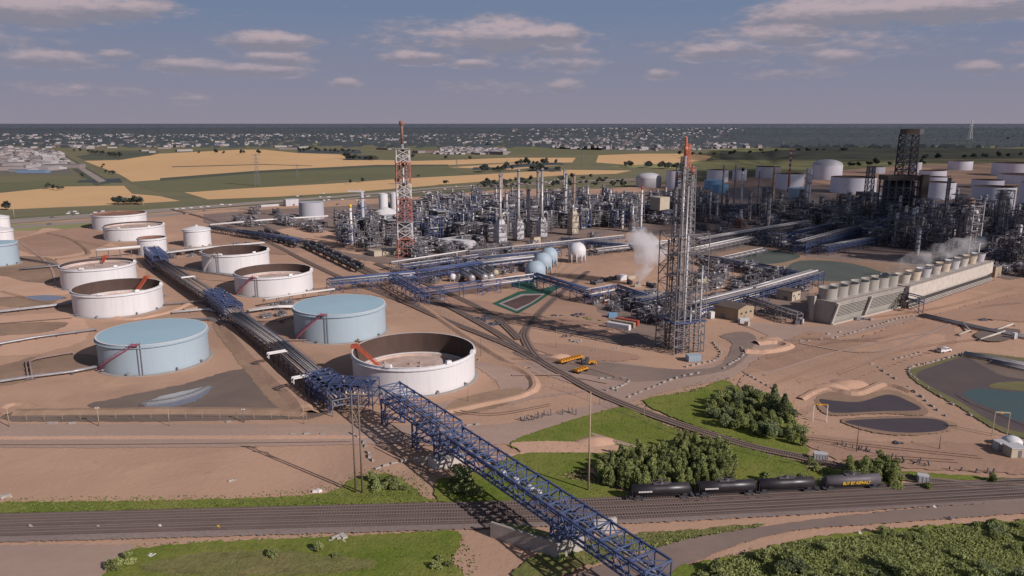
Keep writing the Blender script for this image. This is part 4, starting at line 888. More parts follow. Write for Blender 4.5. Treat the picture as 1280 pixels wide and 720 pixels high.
# furnaces with tall silver stacks
def furnace(px,yb,yt,wpx,hpx,label,duct=True,m='silver',body='white_dull'):
    P=at(px,yb); k=depth(P)/F; w=wpx*k; h=hpx*k; ht=hgt(px,yb,yt); root=empty('process_furnace',P,GA,label,'furnace')
    mb=MB(); mb.box((0,0,h*.42+2),(w,w,h*.84)); mb.build('firebox',body,root)
    mb=MB(); mb.box((0,0,h*.84+2+h*.12),(w*.8,w*.8,h*.24),0,.6); mb.build('convection_section',body,root)
    mb=MB()
    for x in (-w/2+.4,w/2-.4):
        for y in (-w/2+.4,w/2-.4): mb.beam((x,y,0),(x,y,h*1.0),.5)
    for z in (2,2+h*.25,2+h*.5,2+h*.8):
        for s in (-1,1): mb.beam((-w/2-.9,s*(w/2+.9),z),(w/2+.9,s*(w/2+.9),z),.25); mb.beam((s*(w/2+.9),-w/2-.9,z),(s*(w/2+.9),w/2+.9,z),.25); mb.beam((-w/2-.9,s*(w/2+.9),z+1.1),(w/2+.9,s*(w/2+.9),z+1.1),.12); mb.beam((s*(w/2+.9),-w/2-.9,z+1.1),(s*(w/2+.9),w/2+.9,z+1.1),.12)
    mb.build('platform','steel',root)
    mb=MB(); z0=h*1.1+2; r=1.25*k*1.3; mb.tube([(0,0,z0-2),(0,0,z0+4),(0,0,ht)],[r*2.2,r*1.1,r],12); st=mb.build('stack',m,root)
    for z in (ht*.6,ht*.8,ht*.97): mb=MB(); mb.lathe([(r,z),(r+1,z),(r+1,z+.2),(r,z+.2)],n=10,smooth=False); mb.build('ring_platform','steel',st)
    if duct:
        mb=MB(); pts=[(w*.1,-w*.1,z0-3)]+[(w*.1+w*.35*(1-math.cos(a)),-w*.1,z0+2+w*.35*math.sin(a)) for a in [i*math.pi/6 for i in range(7)]]+[(w*.8,-w*.1,h*.5)]
        mb.tube(pts,w*.14,10); mb.build('flue_duct',m,root)
    mb=MB(); rg=random.Random(px)
    for i in range(14): x=rg.uniform(-w*.7,w*.7);y=-w*.62; z=rg.uniform(1,h); mb.tube([(x,y,z),(x+rg.uniform(-3,3),y,z),(x+rg.uniform(-3,3),y,z+rg.uniform(1,5))],.25,5)
    mb.build('burner_piping','pipe_grey',root)
furnace(625.5,305,217,12,26,'leftmost tall furnace with silver stack and curved duct, front row')
furnace(648,301,211,10,23,'second furnace of the front row with tall silver stack',False)
furnace(677,298,210,10,22,'third furnace of the front row with tall silver stack near the pale sphere',True)
furnace(716,294,260,10,28,'wide cream furnace with flat top in the front row',False,body='cream')
furnace(734,270,232,8,17,'small furnace with dark banded stack behind the front row',False)
furnace(707,278,216,7,16,'slim furnace behind the third silver stack',True); furnace(672,280,213,6,14,'grey furnace half hidden behind the third silver stack',False,'pipe_grey')
furnace(627,282,216,6,14,'reddish banded furnace stack behind the leftmost furnace',False,'pipe_brown'); furnace(717,275,217,5,12,'furnace with dark red slender stack',False,'pipe_brown')
furnace(925,285,262,10,9,'red brown furnace base under the dark topped chimney',False,'white_dull','brick')
furnace(790,290,255,6,12,'furnace with rounded duct left of the red tipped stack',True)
# coker
P=at(1122,283); k=depth(P)/F; Z=lambda y:hgt(1122,283,y)
root=empty('coker_tower',P,R(0),'dark coker structure with tall open derrick, highest thing at the right','coker')
mb=MB(); W_=44*k; Dp=24*k
for i in range(6):
    for j in range(3):
        x=-W_/2+W_*i/5; y=-Dp/2+Dp*j/2; mb.beam((x,y,0),(x,y,Z(222)),1.1)
for y_ in (270,258,246,234,222):
    z=Z(y_); 
    for j in range(3): y=-Dp/2+Dp*j/2; mb.beam((-W_/2,y,z),(W_/2,y,z),.9)
    for i in range(6): x=-W_/2+W_*i/5; mb.beam((x,-Dp/2,z),(x,Dp/2,z),.9)
for i in range(5):
    for a,b in ((270,258),(246,234)): x=-W_/2+W_*i/5; mb.beam((x,-Dp/2,Z(a)),(x+W_/5,-Dp/2,Z(b)),.5); mb.beam((x+W_/5,-Dp/2,Z(a)),(x,-Dp/2,Z(b)),.5)
mb.build('frame','steel_dark',root)
for i in range(4): mb=MB(); x=-W_/2+W_*(i+.5)/5; mb.tube([(x,0,Z(275)),(x,0,Z(268)),(x,0,Z(228)),(x,0,Z(223))],[1.5,4.4,4.4,2],12); mb.build('coke_drum','coke',root)
mb=MB(); mb.box((-2,0,Z(222)),(W_*.98,Dp*1.05,4.5)); mb.build('deck','brownroof',root)
mb=MB(); x=W_/2-4; mb.box((x+2,-Dp/2-2,Z(250)),(6.5,5,Z(216)-2)); mb.v=[(v[0],v[1],v[2]-Z(250)+Z(216)/2) for v in mb.v]; mb.build('stair_tower','brownroof',root)
mb=MB(); lattice_tower(mb,17.5*k,16*k,Z(221),Z(168),6,1.0,2,0,.55); 
for y_ in (212,203,195,186,176): mb.box((2,0,Z(y_)),(17.5*k,17*k,.5))
mb.tube([(-1,0,Z(221)),(-1,0,Z(172))],.8,6); mb.tube([(5,0,Z(221)),(5,0,Z(172))],.8,6); mb.build('derrick','steel_dark',root)
mb=MB(); mb.box((2,0,Z(164.5)),(16*k,16*k,5)); mb.build('derrick_head','brownroof',root); mb=MB(); mb.box((12,0,Z(164.5)),(4,6,5)); mb.build('hoist_house','silver',root)
P=at(1081,268); k=depth(P)/F; Z=lambda y:hgt(1081,268,y)
root=empty('reactor_structure',P,0,'smaller dark drum structure with brown cap left of the coker','reactor structure')
mb=MB(); lattice_tower(mb,18*k,18*k,0,Z(243),4,.9); mb.build('frame','steel_dark',root)
for x in (-4,4): mb=MB(); mb.tube([(x,0,3),(x,0,Z(245))],4,12); mb.build('drum','coke',root)
mb=MB(); mb.box((0,0,Z(242)),(19*k,19*k,3.5)); mb.build('cap','brownroof',root); mb=MB(); lattice_tower(mb,8*k,7*k,Z(240),Z(208),5,.7,2,0,.4); mb.build('derrick','steel_dark',root)
# ================================================================ cooling towers
def cooling(A,L,W,h,n,label,low,louv='louvre',wall='tower_grey',rs=4.75,hs=5.8,top='concrete',flare=True,z_l=.82):
    root=empty('cooling_tower',A,GA if not low else R(39.5),label,'cooling tower')   # local x along the row, y away from the louvred face
    mb=MB(); inw=3.2 if not low else 0; zb=0 if not low else h*.42
    if low: mb.box((L/2,W/2,zb/2),(L-3,W-4,zb))
    nb_=len(mb.v); mb.v+=[(0,inw,zb),(L,inw,zb),(L,W-inw,zb),(0,W-inw,zb),(0,0,h),(L,0,h),(L,W,h),(0,W,h)]
    for q in ((3,2,1,0),(4,5,6,7),(0,1,5,4),(1,2,6,5),(2,3,7,6),(3,0,4,7)): mb.add([nb_+i_ for i_ in q])
    mb.build('casing',wall,root)
    mb=MB()
    z0,z1=(.8,h*.86) if not low else (.6,h*.36); k=11 if not low else 6
    for i in range(k):
        z=z0+(z1-z0)*i/(k-1); y=inw*(1-z/h)-.22 if not low else -.6+1.6*(i/(k-1)); mb.box((L/2,y,z),(L-1,.3,.33 if not low else .32))
    mb.build('louvres','tower_grey' if not low else 'concrete_pale',root)
    mb=MB(); y=-.02
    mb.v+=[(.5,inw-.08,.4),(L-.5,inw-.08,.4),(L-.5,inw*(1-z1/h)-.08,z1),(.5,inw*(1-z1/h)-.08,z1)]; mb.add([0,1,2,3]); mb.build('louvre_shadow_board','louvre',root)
    if low: mb=MB(); mb.box((L/2,-1.2,.25),(L,2.6,.5)); mb.build('basin_kerb','pipe_brown',root)
    else: mb=MB(); mb.box((L/2,inw-1.8,.35),(L,1.2,.7)); mb.build('basin_kerb','concrete_pale',root)
    mb=MB(); mb.box((L/2,W/2,h+.2),(L+.6,W+.6,.4)); 
    for y in (0,W): mb.beam((0,y,h+1.3),(L,y,h+1.3),.15)
    for i in range(int(L/4)): 
        for y in (0,W): mb.beam((i*4,y,h+.3),(i*4,y,h+1.3),.15)
    mb.build('deck','concrete',root)
    if not low:
        mb=MB(); mb.box((-.8,W*.72,h*.5+1),(2.4,2.4,h+2)); mb.build('corner_duct','tower_grey',root)
        for x in (0,L*.44): mb=MB(); mb.beam((x+.3,inw-1.2,0),(x+.3,-1.2,h),.9,1.5); mb.build('end_fin','concrete_pale',root)
    for i in range(n):
        x=L*(i+.55)/n; mb=MB(); r0=rs*(.95 if flare else .82)
        mb.lathe([(r0,0),(rs*.97,hs*.8),(rs*1.03,hs)],(x,W/2,h+.4),20)
        mb.lathe([(rs*1.03,hs),(rs*.93,hs),(rs*.88,hs*.6),(r0*.85,0)],(x,W/2,h+.4),20,smooth=False)
        o=mb.build('fan_stack',('concrete_pale','cream_pale','white_dull')[(i*7)%3] if low else 'tower_grey',root)
        mb=MB(); mb.lathe([(.9,0),(.9,.8),(.01,1)],(x,W/2,h+hs*.4),8)
        for a in range(6): an=a*1.047; mb.beam((x,W/2,h+hs*.4+.6),(x+(rs-1)*math.cos(an),W/2+(rs-1)*math.sin(an),h+hs*.4+.6),.6,.1)
        mb.build('fan','dark',o)
    return root
A=at(1043,407); cooling(A,68,17,11.5,7,'grey cooling tower with slanted louvres and seven fan stacks',False)
A=at(1134,386); cooling(A,122,15,12.2,9,'long white walled cooling tower with nine steaming fan stacks behind the grey one',True,wall='concrete_pale',rs=4.2,hs=5.0,flare=False)
# ================================================================ process units
def unit(seed,nx,ny,lv,bay,lh,label,fm='steel',dense=1.0,tall=False):
    rg=random.Random(seed); W=nx*bay; D=ny*bay; Ht=lv*lh
    root=empty('process_unit',(0,0,-500),0,label,'process unit','steel process units of the refinery'); parts=[]
    mb=MB()
    hs={}
    for i in range(nx+1):
        for j in range(ny+1):
            h=Ht*rg.uniform(.6,1) if rg.random()<.5 else Ht; hs[i,j]=h; mb.beam((i*bay-W/2,j*bay-D/2,0),(i*bay-W/2,j*bay-D/2,h),.4)
    for l in range(1,lv+1):
        z=l*lh
        for j in range(ny+1):
            if rg.random()<.85: mb.beam((-W/2,j*bay-D/2,z),(W/2,j*bay-D/2,z),.3,.45)
        for i in range(nx+1):
            if rg.random()<.85: mb.beam((i*bay-W/2,-D/2,z),(i*bay-W/2,D/2,z),.3,.45)
    for i in range(nx):
        for l in range(lv):
            if rg.random()<.5: s=rg.choice((-1,1)); mb.beam((i*bay-W/2,s*D/2,l*lh),((i+1)*bay-W/2,s*D/2,(l+1)*lh),.22)
    parts.append(mb.build('frame',fm,root))
    for l in range(1,lv+1):
        mb=MB(); z=l*lh; a=rg.uniform(-W/2,0); b=a+W*rg.uniform(.25,.55); dy=D*rg.uniform(.25,.6); yy=rg.choice((-1,1))*(D-dy)/2; mb.box(((a+b)/2,yy,z+.25),(b-a,dy,.15))
        for s in (-1,1): mb.beam((a,yy+s*dy/2,z+1.2),(b,yy+s*dy/2,z+1.2),.14)
        parts.append(mb.build('floor_grating','grating',root))
    for g,(mk,cnt) in enumerate((('silver',int(15*dense)),('pipe_grey',int(16*dense)),('pipe_white',int(7*dense)),('steel',int(14*dense)))):
        mb=MB()
        for k in range(cnt):
            x,y,z=rg.uniform(-W/2,W/2),rg.uniform(-D/2,D/2),rg.uniform(.6,Ht); pts=[(x,y,z)]; last=-1
            for q in range(rg.randint(2,4)):
                ax=rg.choice([c for c in (0,0,1,2) if c!=last]); last=ax
                p=list(pts[-1]); lim=(W/2,D/2,Ht)[ax]; p[ax]=rg.uniform(-lim,lim) if ax<2 else rg.uniform(.5,Ht*1.02)
                pts.append(tuple(p))
            mb.tube(pts,rg.choice((.18,.22,.3,.42)),5)
        parts.append(mb.build('piping',mk,root))
    for k in range(rg.randint(2,4)):
        mb=MB(); z=rg.randint(0,lv-1)*lh+1.8; y=rg.uniform(-D*.35,D*.35); L=rg.uniform(4,8); x=rg.uniform(-W*.3,W*.3); r=rg.uniform(.8,1.5)
        if rg.random()<.5: mb.hcyl((x-L/2,y,z),(x+L/2,y,z),r,10)
        else: mb.hcyl((x,-L/2,z),(x,L/2,z),r,10)
        parts.append(mb.build('drum',rg.choice(('silver','white_dull','pipe_grey','white_dull')),root))
    for k in range(2 if tall else 1):
        mb=MB(); x,y=rg.uniform(-W*.4,W*.4),rg.uniform(-D*.4,D*.4); r=rg.uniform(1.0,1.9); h=Ht*rg.uniform(.8,1.25); mb.tube([(x,y,0),(x,y,h),(x,y,h+r*.4),(x,y,h+r*.6)],[r,r,r*.7,.1],12)
        parts.append(mb.build('vessel',rg.choice(('silver','pipe_grey','white_dull')),root))
        for z in (h*.55,h*.97): mb=MB(); mb.lathe([(r,z),(r+1.1,z),(r+1.1,z+.2),(r,z+.2)],(x,y,0),10,smooth=False); parts.append(mb.build('ring_platform','steel',root))
    if rg.random()<.2:                      # bank of fin fan coolers on top
        mb=MB()
        for i in range(nx*2): mb.box((-W/2+W*(i+.5)/(nx*2),0,Ht+1.2),(W/(nx*2)*.85,D*.8,.9))
        parts.append(mb.build('air_cooler',rg.choice(('silver','grey_tank')),root))
    KIDS[root.name]=parts; return root
PL=[unit(1,2,2,2,6,4.5,'low open steel pipe module with a drum'),unit(2,3,2,2,6,4.5,'low wide steel module crowded with silver pipes'),unit(3,2,2,1,7,5,'single storey pipe module on steel legs'),unit(4,3,1,2,6,4,'narrow low module of pale pipes')]
PM=[unit(5,2,2,4,6,5,'four storey steel process module with drums','navy'),unit(6,3,2,4,6,4.6,'wide four storey process module'),unit(7,2,2,3,7,5,'three storey process module'),unit(8,3,2,3,6,5,'three storey module with a vertical vessel',dense=1.3)]
PT=[unit(9,2,2,6,6.5,5,'six storey steel process module','steel_dark',tall=True),unit(10,2,1,7,6,5,'slender seven storey process module',tall=True),unit(11,3,2,5,6.5,5,'five storey process module, dark and crowded',dense=1.5,tall=True)]
PD=[unit(12,3,2,4,7,5,'dark four storey module of the right hand plant','steel_dark',1.1,True),unit(13,2,2,5,7,5,'dark five storey module of the right hand plant','steel_dark',1.0,True),unit(14,3,2,3,7,5,'dark blue three storey module of the right hand plant','navy',.9)]
def column(px,yb,yt,rpx,label,m='silver',nplat=5,group=None,P=None,h=None,r=None):
    if P is None: P=at(px,yb); h=hgt(px,yb,yt); r=rpx*depth(P)/F
    root=empty('process_column',P,GA,label,'process column',group); parts=[]
    mb=MB(); mb.tube([(0,0,0),(0,0,1.5),(0,0,h*.45),(0,0,h*.48),(0,0,h-r*.7),(0,0,h-r*.3),(0,0,h)],[r*1.15,r,r,r*.92,r*.92,r*.7,.1],14); parts.append(mb.build('shell',m,root))
    mb=MB()
    for i in range(nplat):
        z=h*(.25+.72*i/max(1,nplat-1)); mb.lathe([(r*.9,z),(r+1.3,z),(r+1.3,z+.2),(r*.9,z+.2)],n=10,smooth=False,a0=.6*i,a1=.6*i+4.4)
        for k in range(6): a=.6*i+k*.8; mb.beam(((r+1.25)*math.cos(a),(r+1.25)*math.sin(a),z),((r+1.25)*math.cos(a),(r+1.25)*math.sin(a),z+1.2),.1)
        mb.lathe([(r+1.2,z+1.1),(r+1.3,z+1.2)],n=10,smooth=False,a0=.6*i,a1=.6*i+4.4)
    mb.beam((r+.6,.6,0),(r+.6,.6,h),.5,.25); parts.append(mb.build('platforms','steel',root))
    mb=MB(); mb.tube([(0,0,h),(0,0,h+1.5),(0,r+.5,h+1.5),(0,r+.7,h*.1)],.35,6); mb.tube([(-r-.3,0,h*.7),(-r-.3,0,.5)],.3,6); parts.append(mb.build('overhead_pipe','silver',root))
    KIDS[root.name]=parts; return root
cols=[(633,290,240,2.2,'silver','silver column between the first two furnaces'),(660,296,236,2.4,'silver','tall silver column left of the third furnace'),(640,262,232,1.6,'pipe_grey','grey column with hooked pipe at the back of the furnaces'),
(620,268,234,1.8,'silver','column with a hooked top pipe at the left back of the furnace row'),(705,262,212,1.0,'white_dull','thin pale column behind the furnaces'),(706,285,236,2.4,'silver','silver column with rounded cap right of the third stack'),
(725,268,243,2.2,'white_dull','white stubby column right of the furnaces'),(771,280,241,2.4,'silver','silver column right of the wide cream furnace'),(778,286,262,1.6,'pipe_white','short white column near the steam'),
(744,262,247,1.6,'silver','squat silver column behind the white pipes'),(662,284,262,3.2,'white_dull','fat pale vessel with white cap amid the units'),(600,275,240,.9,'steel','thin dark mast column left of the furnaces'),
(570,270,250,2.0,'pipe_grey','grey column at the dark block right of the flare tower'),(562,285,246,2.5,'steel','dark stout column right of the left flare tower'),(592,295,262,1.0,'pipe_white','thin white standpipe with a side arm'),
(480,300,278,1.6,'silver','short silver column at the foot of the white silos'),(467,283,265,1.4,'pipe_grey','short grey column left of the storage shed'),(420,285,262,1.5,'steel','dark short column by the grey tank'),
(936,280,238,2.2,'pipe_grey','grey column right of the brown furnace base'),(953,275,235,2.8,'steel','dark thick column before the bright white tank'),(960,285,245,2.0,'silver','silver column in the shadowed units'),
(975,270,240,2.4,'pipe_grey','grey column under the striped chimney'),(1000,275,236,3,'steel','dark stout column at the double chimney'),(1025,278,245,2.6,'pipe_grey','grey column before the domed far tank'),
(1040,285,250,2,'steel','dark column left of the small reactor structure'),(1058,288,240,2.2,'pipe_grey','grey column just left of the brown capped structure'),(1180,290,222,1.5,'pipe_grey','slender column with rings in front of the three far tanks'),
(1160,300,262,2.5,'steel','dark column right of the coker foot'),(1130,310,272,2.4,'steel','dark column before the coker tower'),(1146,318,285,2.6,'grey_tank','grey vessel above the long cooling tower'),
(1168,315,280,2.2,'steel','dark vessel behind the steam of the long cooling tower'),(1110,300,270,2.0,'pipe_grey','grey column among the broad blue racks'),(870,270,240,1.6,'steel','dark column right of the derrick top'),
(866,268,226,1.3,'pipe_grey','thin column brushing the derrick'),(908,270,238,2,'pipe_grey','grey column beneath the blue tanks'),(826,275,246,2,'steel','dark column between steam and derrick'),(812,270,240,1.8,'pipe_grey','grey column behind the red tipped stack')]
for px,yb,yt,r_,m,l in cols: column(px,yb,yt,r_,l,m)
column(1203,330,246,6.0,'massive brownish lit column with ragged top near the right edge','pipe_brown',16)
column(1214,330,252,2.6,'tall lit column beside the massive one, catching the sun','pipe_grey',14)
column(1244,300,240,2.6,'tall dark column with sunlit right side platforms near the right edge','steel',14)
column(1250,304,240,2.4,'silver column paired with the dark one near the right edge','silver',9)
column(1222,322,247,1.2,'thin white standpipe by the massive lit column','pipe_white',3)
def inpoly(x,y,P):
    c=False; j=len(P)-1
    for i in range(len(P)):
        if (P[i][1]>y)!=(P[j][1]>y) and x<(P[j][0]-P[i][0])*(y-P[i][1])/(P[j][1]-P[i][1])+P[i][0]: c=not c
        j=i
    return c
USED=set()
KEEP=[]                                            # cleared spots: (centre, radius)
for px,py,r_ in ((507,316,14),(721,326,16),(686,333,14),(678,341,14),(669,350,14),(389,266,24),(849,436,12),(1122,283,30),(483,268,26),(625,305,10),(648,301,10),(677,298,10),(716,294,11)): KEEP.append((at(px,py),r_))
def fill(poly,sp,protos,seed,prob=1.0,jit=.25,sc=(.85,1.15)):
    rg=random.Random(seed); W=[at(*p) for p in poly]; c=[(p.dot(V_),p.dot(U_)) for p in W]
    a0,a1=min(x for x,_ in c),max(x for x,_ in c); b0,b1=min(y for _,y in c),max(y for _,y in c); n=0
    a=a0+sp/2
    while a<a1:
        b=b0+sp/2
        while b<b1:
            aa,bb=a+rg.uniform(-jit,jit)*sp,b+rg.uniform(-jit,jit)*sp
            if inpoly(aa,bb,c) and rg.random()<prob:
                P=V_*aa+U_*bb
                if all((P-k).length>r for k,r in KEEP) and all((P-q).length>sp*.55 for q in PLACED[-400:]):
                    pr=rg.choice(protos); s=rg.uniform(*sc); rz=GA+math.pi/2*rg.randint(0,3)
                    JOBS.append((P,pr,s,rz))
                    PLACED.append(P); n+=1
            b+=sp
        a+=sp
    return n
PLACED=[]; JOBS=[]
cnt=[]
cnt.append(fill([(512,266),(560,262),(610,258),(612,300),(590,303),(560,296),(535,302),(512,312)],17,PM+PM+PL,1))
cnt.append(fill([(550,272),(620,264),(800,262),(800,284),(700,288),(650,297),(600,298),(560,292)],16.5,PM+PM+PT[:1],2,1,sc=(.85,1.05)))
cnt.append(fill([(615,252),(700,246),(790,248),(800,262),(620,264)],34,PM+PL,3,.85,sc=(.8,1)))
cnt.append(fill([(425,272),(500,262),(500,318),(440,318),(425,300)],18,PL+PL+PL+PM,4,.75,sc=(.8,1)))
cnt.append(fill([(262,272),(330,266),(395,276),(420,290),(400,292),(340,286),(300,284)],20,PL,5,.5,sc=(.7,.9)))
cnt.append(fill([(515,303),(600,300),(600,312),(515,324)],15,PL,6,.75,sc=(.7,.95)))
cnt.append(fill([(512,330),(640,320),(640,330),(525,342)],15,PL,7,.6,sc=(.65,.85)))
cnt.append(fill([(800,258),(880,256),(880,282),(800,284)],22,PL+PM+PD,8,.85,sc=(.8,1)))
cnt.append(fill([(880,258),(1060,260),(1090,268),(1080,285),(960,283),(880,280)],25,PD[2:]+PM[2:3]+PL+PD[:1],9,.85,sc=(.75,.95)))
cnt.append(fill([(1010,277),(1100,270),(1240,276),(1330,300),(1330,332),(1240,322),(1140,314),(1060,302)],19,PD+[PM[2]]+PL[:2],10,.92,sc=(.8,1.1)))
cnt.append(fill([(1090,262),(1200,264),(1240,270),(1200,274),(1100,272)],30,PL+PD[2:],11,.7,sc=(.8,1)))
cnt.append(fill([(1272,262),(1330,262),(1330,300),(1272,290)],24,PL+PD[2:],19,.7,sc=(.7,.9)))
cnt.append(fill([(870,330),(940,332),(1000,346),(960,352),(900,362),(870,368)],12,PL,12,.75,sc=(.5,.75)))
cnt.append(fill([(770,380),(812,376),(832,392),(830,410),(795,402)],11,PL,13,.95,sc=(.6,.8)))
cnt.append(fill([(952,368),(1005,358),(1006,392),(965,390)],13,PL,14,.7,sc=(.5,.75)))
cnt.append(fill([(925,300),(1000,298),(1000,314),(960,316),(930,308)],17,PL+[PD[2]],15,.8,sc=(.7,.9)))
cnt.append(fill([(870,286),(1010,286),(1010,296),(880,302)],22,PL,16,.6,sc=(.7,.9)))
cnt.append(fill([(645,312),(700,302),(800,292),(800,298),(700,312),(650,322)],16,PL,17,.45,sc=(.5,.7)))
cnt.append(fill([(1242,330),(1330,330),(1330,350),(1255,344)],15,PL+[PD[2]],18,.8,sc=(.7,1)))
for k_,z_ in enumerate(([(520,345),(640,335),(660,342),(540,358)],[(640,332),(700,322),(760,305),(800,305),(700,330),(655,345)],[(742,380),(775,376),(800,398),(770,392)],[(880,345),(1000,350),(1000,358),(890,372)],[(330,385),(365,378),(366,396),(330,400)],[(205,318),(330,306),(330,312),(210,326)],[(560,312),(640,305),(640,312),(560,320)],[(900,362),(1005,345),(1010,360),(930,372)])): cnt.append(fill(z_,8,PL,40+k_,.75,sc=(.28,.45)))
print('units',cnt,sum(cnt))
import numpy as np
JOBS+=[(at(1207,334),PT[1],1.25,GA),(at(1199,330),PT[0],1.15,GA),(at(1248,306),PT[1],1.3,GA),(at(1262,312),PT[0],.9,GA),(at(1180,325),PT[2],.8,GA),(at(1050,270),PT[0],.8,GA),(at(957,272),PT[1],.9,GA),(at(1150,290),PT[1],.9,GA),(at(1270,335),PD[1],1.0,GA)]
JOBS.sort(key=lambda j:j[0].length)
for P,pr,s,rz in JOBS[:298]:
    if pr.name not in USED: USED.add(pr.name); pr.location=P; pr.rotation_euler.z=rz; pr.scale=(s,)*3
    else: dup(pr,P,rz,scale=s)
def merge(jobs,name,label,cat):                # everything past the count that can stand alone becomes one mass
    mats=[]; cache={}; V=[];LV=[];LT=[];MI=[];SM=[]; vo=0
    for P,pr,s,rz in jobs:
        if pr.name not in cache:
            v=[];l=[];t=[];m=[];o0=0
            for ch in KIDS[pr.name]:
                me=(ch[0] if isinstance(ch,tuple) else ch).data; k=len(me.vertices); a=np.empty(k*3,'f'); me.vertices.foreach_get('co',a); v.append(a.reshape(-1,3))
                b=np.empty(len(me.loops),'i'); me.loops.foreach_get('vertex_index',b); l.append(b+o0); c=np.empty(len(me.polygons),'i'); me.polygons.foreach_get('loop_total',c); t.append(c)
                mt=me.materials[0]
                if mt not in mats: mats.append(mt)
                m.append(np.full(len(c),mats.index(mt),'i')); o0+=k
            cache[pr.name]=[np.concatenate(x) for x in (v,l,t,m)]
        v,l,t,m=cache[pr.name]; sc_=np.array(s if isinstance(s,(tuple,list)) else (s,s,s),'f'); v=v*sc_; ca,sa=math.cos(rz),math.sin(rz)
        V.append(np.stack((v[:,0]*ca-v[:,1]*sa+P.x,v[:,0]*sa+v[:,1]*ca+P.y,v[:,2]+P.z),1)); LV.append(l+vo); LT.append(t); MI.append(m); vo+=len(v)
    V=np.concatenate(V);LV=np.concatenate(LV);LT=np.concatenate(LT);MI=np.concatenate(MI)
    me=bpy.data.meshes.new(name); me.vertices.add(len(V)); me.vertices.foreach_set('co',V.ravel().astype('f')); me.loops.add(len(LV)); me.loops.foreach_set('vertex_index',LV.astype('i'))
    me.polygons.add(len(LT)); me.polygons.foreach_set('loop_start',(np.cumsum(LT)-LT).astype('i')); me.polygons.foreach_set('material_index',MI)
    for x in mats: me.materials.append(x)
    me.update(calc_edges=True); o=bpy.data.objects.new(name,me); COL.objects.link(o); return tag(o,label,cat,kind='stuff')
if JOBS[298:]: merge(JOBS[298:],'process_plant','farther steelwork, pipes and vessels of the refinery running together','process plant')
for p in PL+PM+PT+PD:
    if p.name not in USED:
        for o in KIDS[p.name]: bpy.data.objects.remove(o)
        bpy.data.objects.remove(p)
# ================================================================ other plant equipment
def bullet(a,b,r,label,m='silver'):
    A=at(*a,r+1.2);B=at(*b,r+1.2); root=empty('horizontal_drum',(A.x,A.y,0),0,label,'pressure drum'); d=B-A
    mb=MB(); mb.hcyl((0,0,r+1.2),(d.x,d.y,r+1.2),r,16); mb.build('vessel',m,root)
    for t in (.2,.8): mb=MB(); mb.box((d.x*t,d.y*t,.7),(1.2,r*1.6,1.5),math.atan2(d.y,d.x)); mb.build('saddle','concrete',root)
    mb=MB(); mb.beam((0,0,2*r+1.6),(d.x,d.y,2*r+1.6),.8,.15); mb.tube([(d.x*.5,d.y*.5,2*r+1),(d.x*.5,d.y*.5,2*r+3)],.4,6); mb.build('top_walkway','steel',root)
bullet((572,338),(590,348),2.4,'silver drum lying behind the white pipes, left one with a white ball end')
bullet((587,336),(606,347),2.4,'silver drum next to the left drum, end cap shining'); bullet((594,335),(614,346),2.2,'third silver drum, nearest the beige drum')
bullet((607,334),(620,341),2.0,'beige drum set apart right of the silver drums','cream')
for px,py,l in ((566,352,'small white ball tank at the foot of the left drum'),(586,345,'small white ball tank before the silver drums')):
    P=at(px,py); root=empty('ball_tank',P,0,l,'ball tank'); mb=MB(); mb.ball((0,0,3.2),2.2,16,10); mb.build('vessel','white_paint',root)
    for k in range(4): mb=MB(); a=k*1.57+.7; mb.beam((1.7*math.cos(a),1.7*math.sin(a),0),(1.7*math.cos(a),1.7*math.sin(a),3),.3); mb.build('leg','white_dull',root)
# arched white shed
P=at(572,309); root=empty('arched_shed',P,R(-28),'white arched fabric shelter right of the left flare tower','shelter'); mb=MB(); n=10; L=28; r=8.5
for i in range(n+1):
    a=math.pi*i/n; mb.v+=[(-L/2,-r*math.cos(a),r*.8*math.sin(a)),(L/2,-r*math.cos(a),r*.8*math.sin(a))]
for i in range(n): mb.add([i*2,i*2+1,i*2+3,i*2+2],True)
mb.build('canopy','white_paint',root); mb=MB(); base=[(L/2-.1,-r*math.cos(math.pi*i/n),r*.8*math.sin(math.pi*i/n)) for i in range(n+1)]; mb.v+=base; mb.add(list(range(n+1))); mb.build('end_wall','white_dull',root)
def building(px,yb,w,d,h,label,wall='beige',roof='brownroof',rz=GA,gable=True,name='building',door=True,cat='building',win=2,group=None):
    P=at(px,yb); root=empty(name,P,rz,label,cat,group)
    mb=MB(); mb.box((0,0,h/2),(w,d,h)); 
    if gable: 
        n=len(mb.v); hh=h*.18+.3; mb.v+=[(-w/2,-d/2,h),(-w/2,d/2,h),(-w/2,0,h+hh),(w/2,-d/2,h),(w/2,d/2,h),(w/2,0,h+hh)]; mb.add([n,n+2,n+1]); mb.add([n+3,n+4,n+5])
    mb.build('wall',wall,root)
    mb=MB()
    if gable:
        hh=h*.18+.35; e=.4
        for s in (-1,1): mb.v+=[]; a=(-w/2-e,s*(d/2+e),h-.1);b=(w/2+e,s*(d/2+e),h-.1);c=(w/2+e,0,h+hh);dd=(-w/2-e,0,h+hh); mb.quad(a,b,c,dd) if s<0 else mb.quad(dd,c,b,a); mb.quad((a[0],a[1],a[2]-.15),(a[0],a[1],a[2]),(b[0],b[1],b[2]),(b[0],b[1],b[2]-.15))
    else: mb.box((0,0,h+.15),(w+.5,d+.5,.3))
    mb.build('roof',roof,root)
    if door:
        mb=MB(); mb.box((w*.1,-d/2-.03,1.3),(2.6 if w>8 else 1.1,.1,2.6)); mb.build('door','steel',root)
        mb=MB(); mb.box((w/2+.03,-d*.1,1.2),(.1,1.1,2.3)); mb.build('door','steel',root)
        for k in range(win): mb=MB(); mb.box((w/2+.03,-d*.3+d*.6*k/max(1,win-1),h*.6),(.1,1.4,1)); mb.build('window','window',root)
    return root
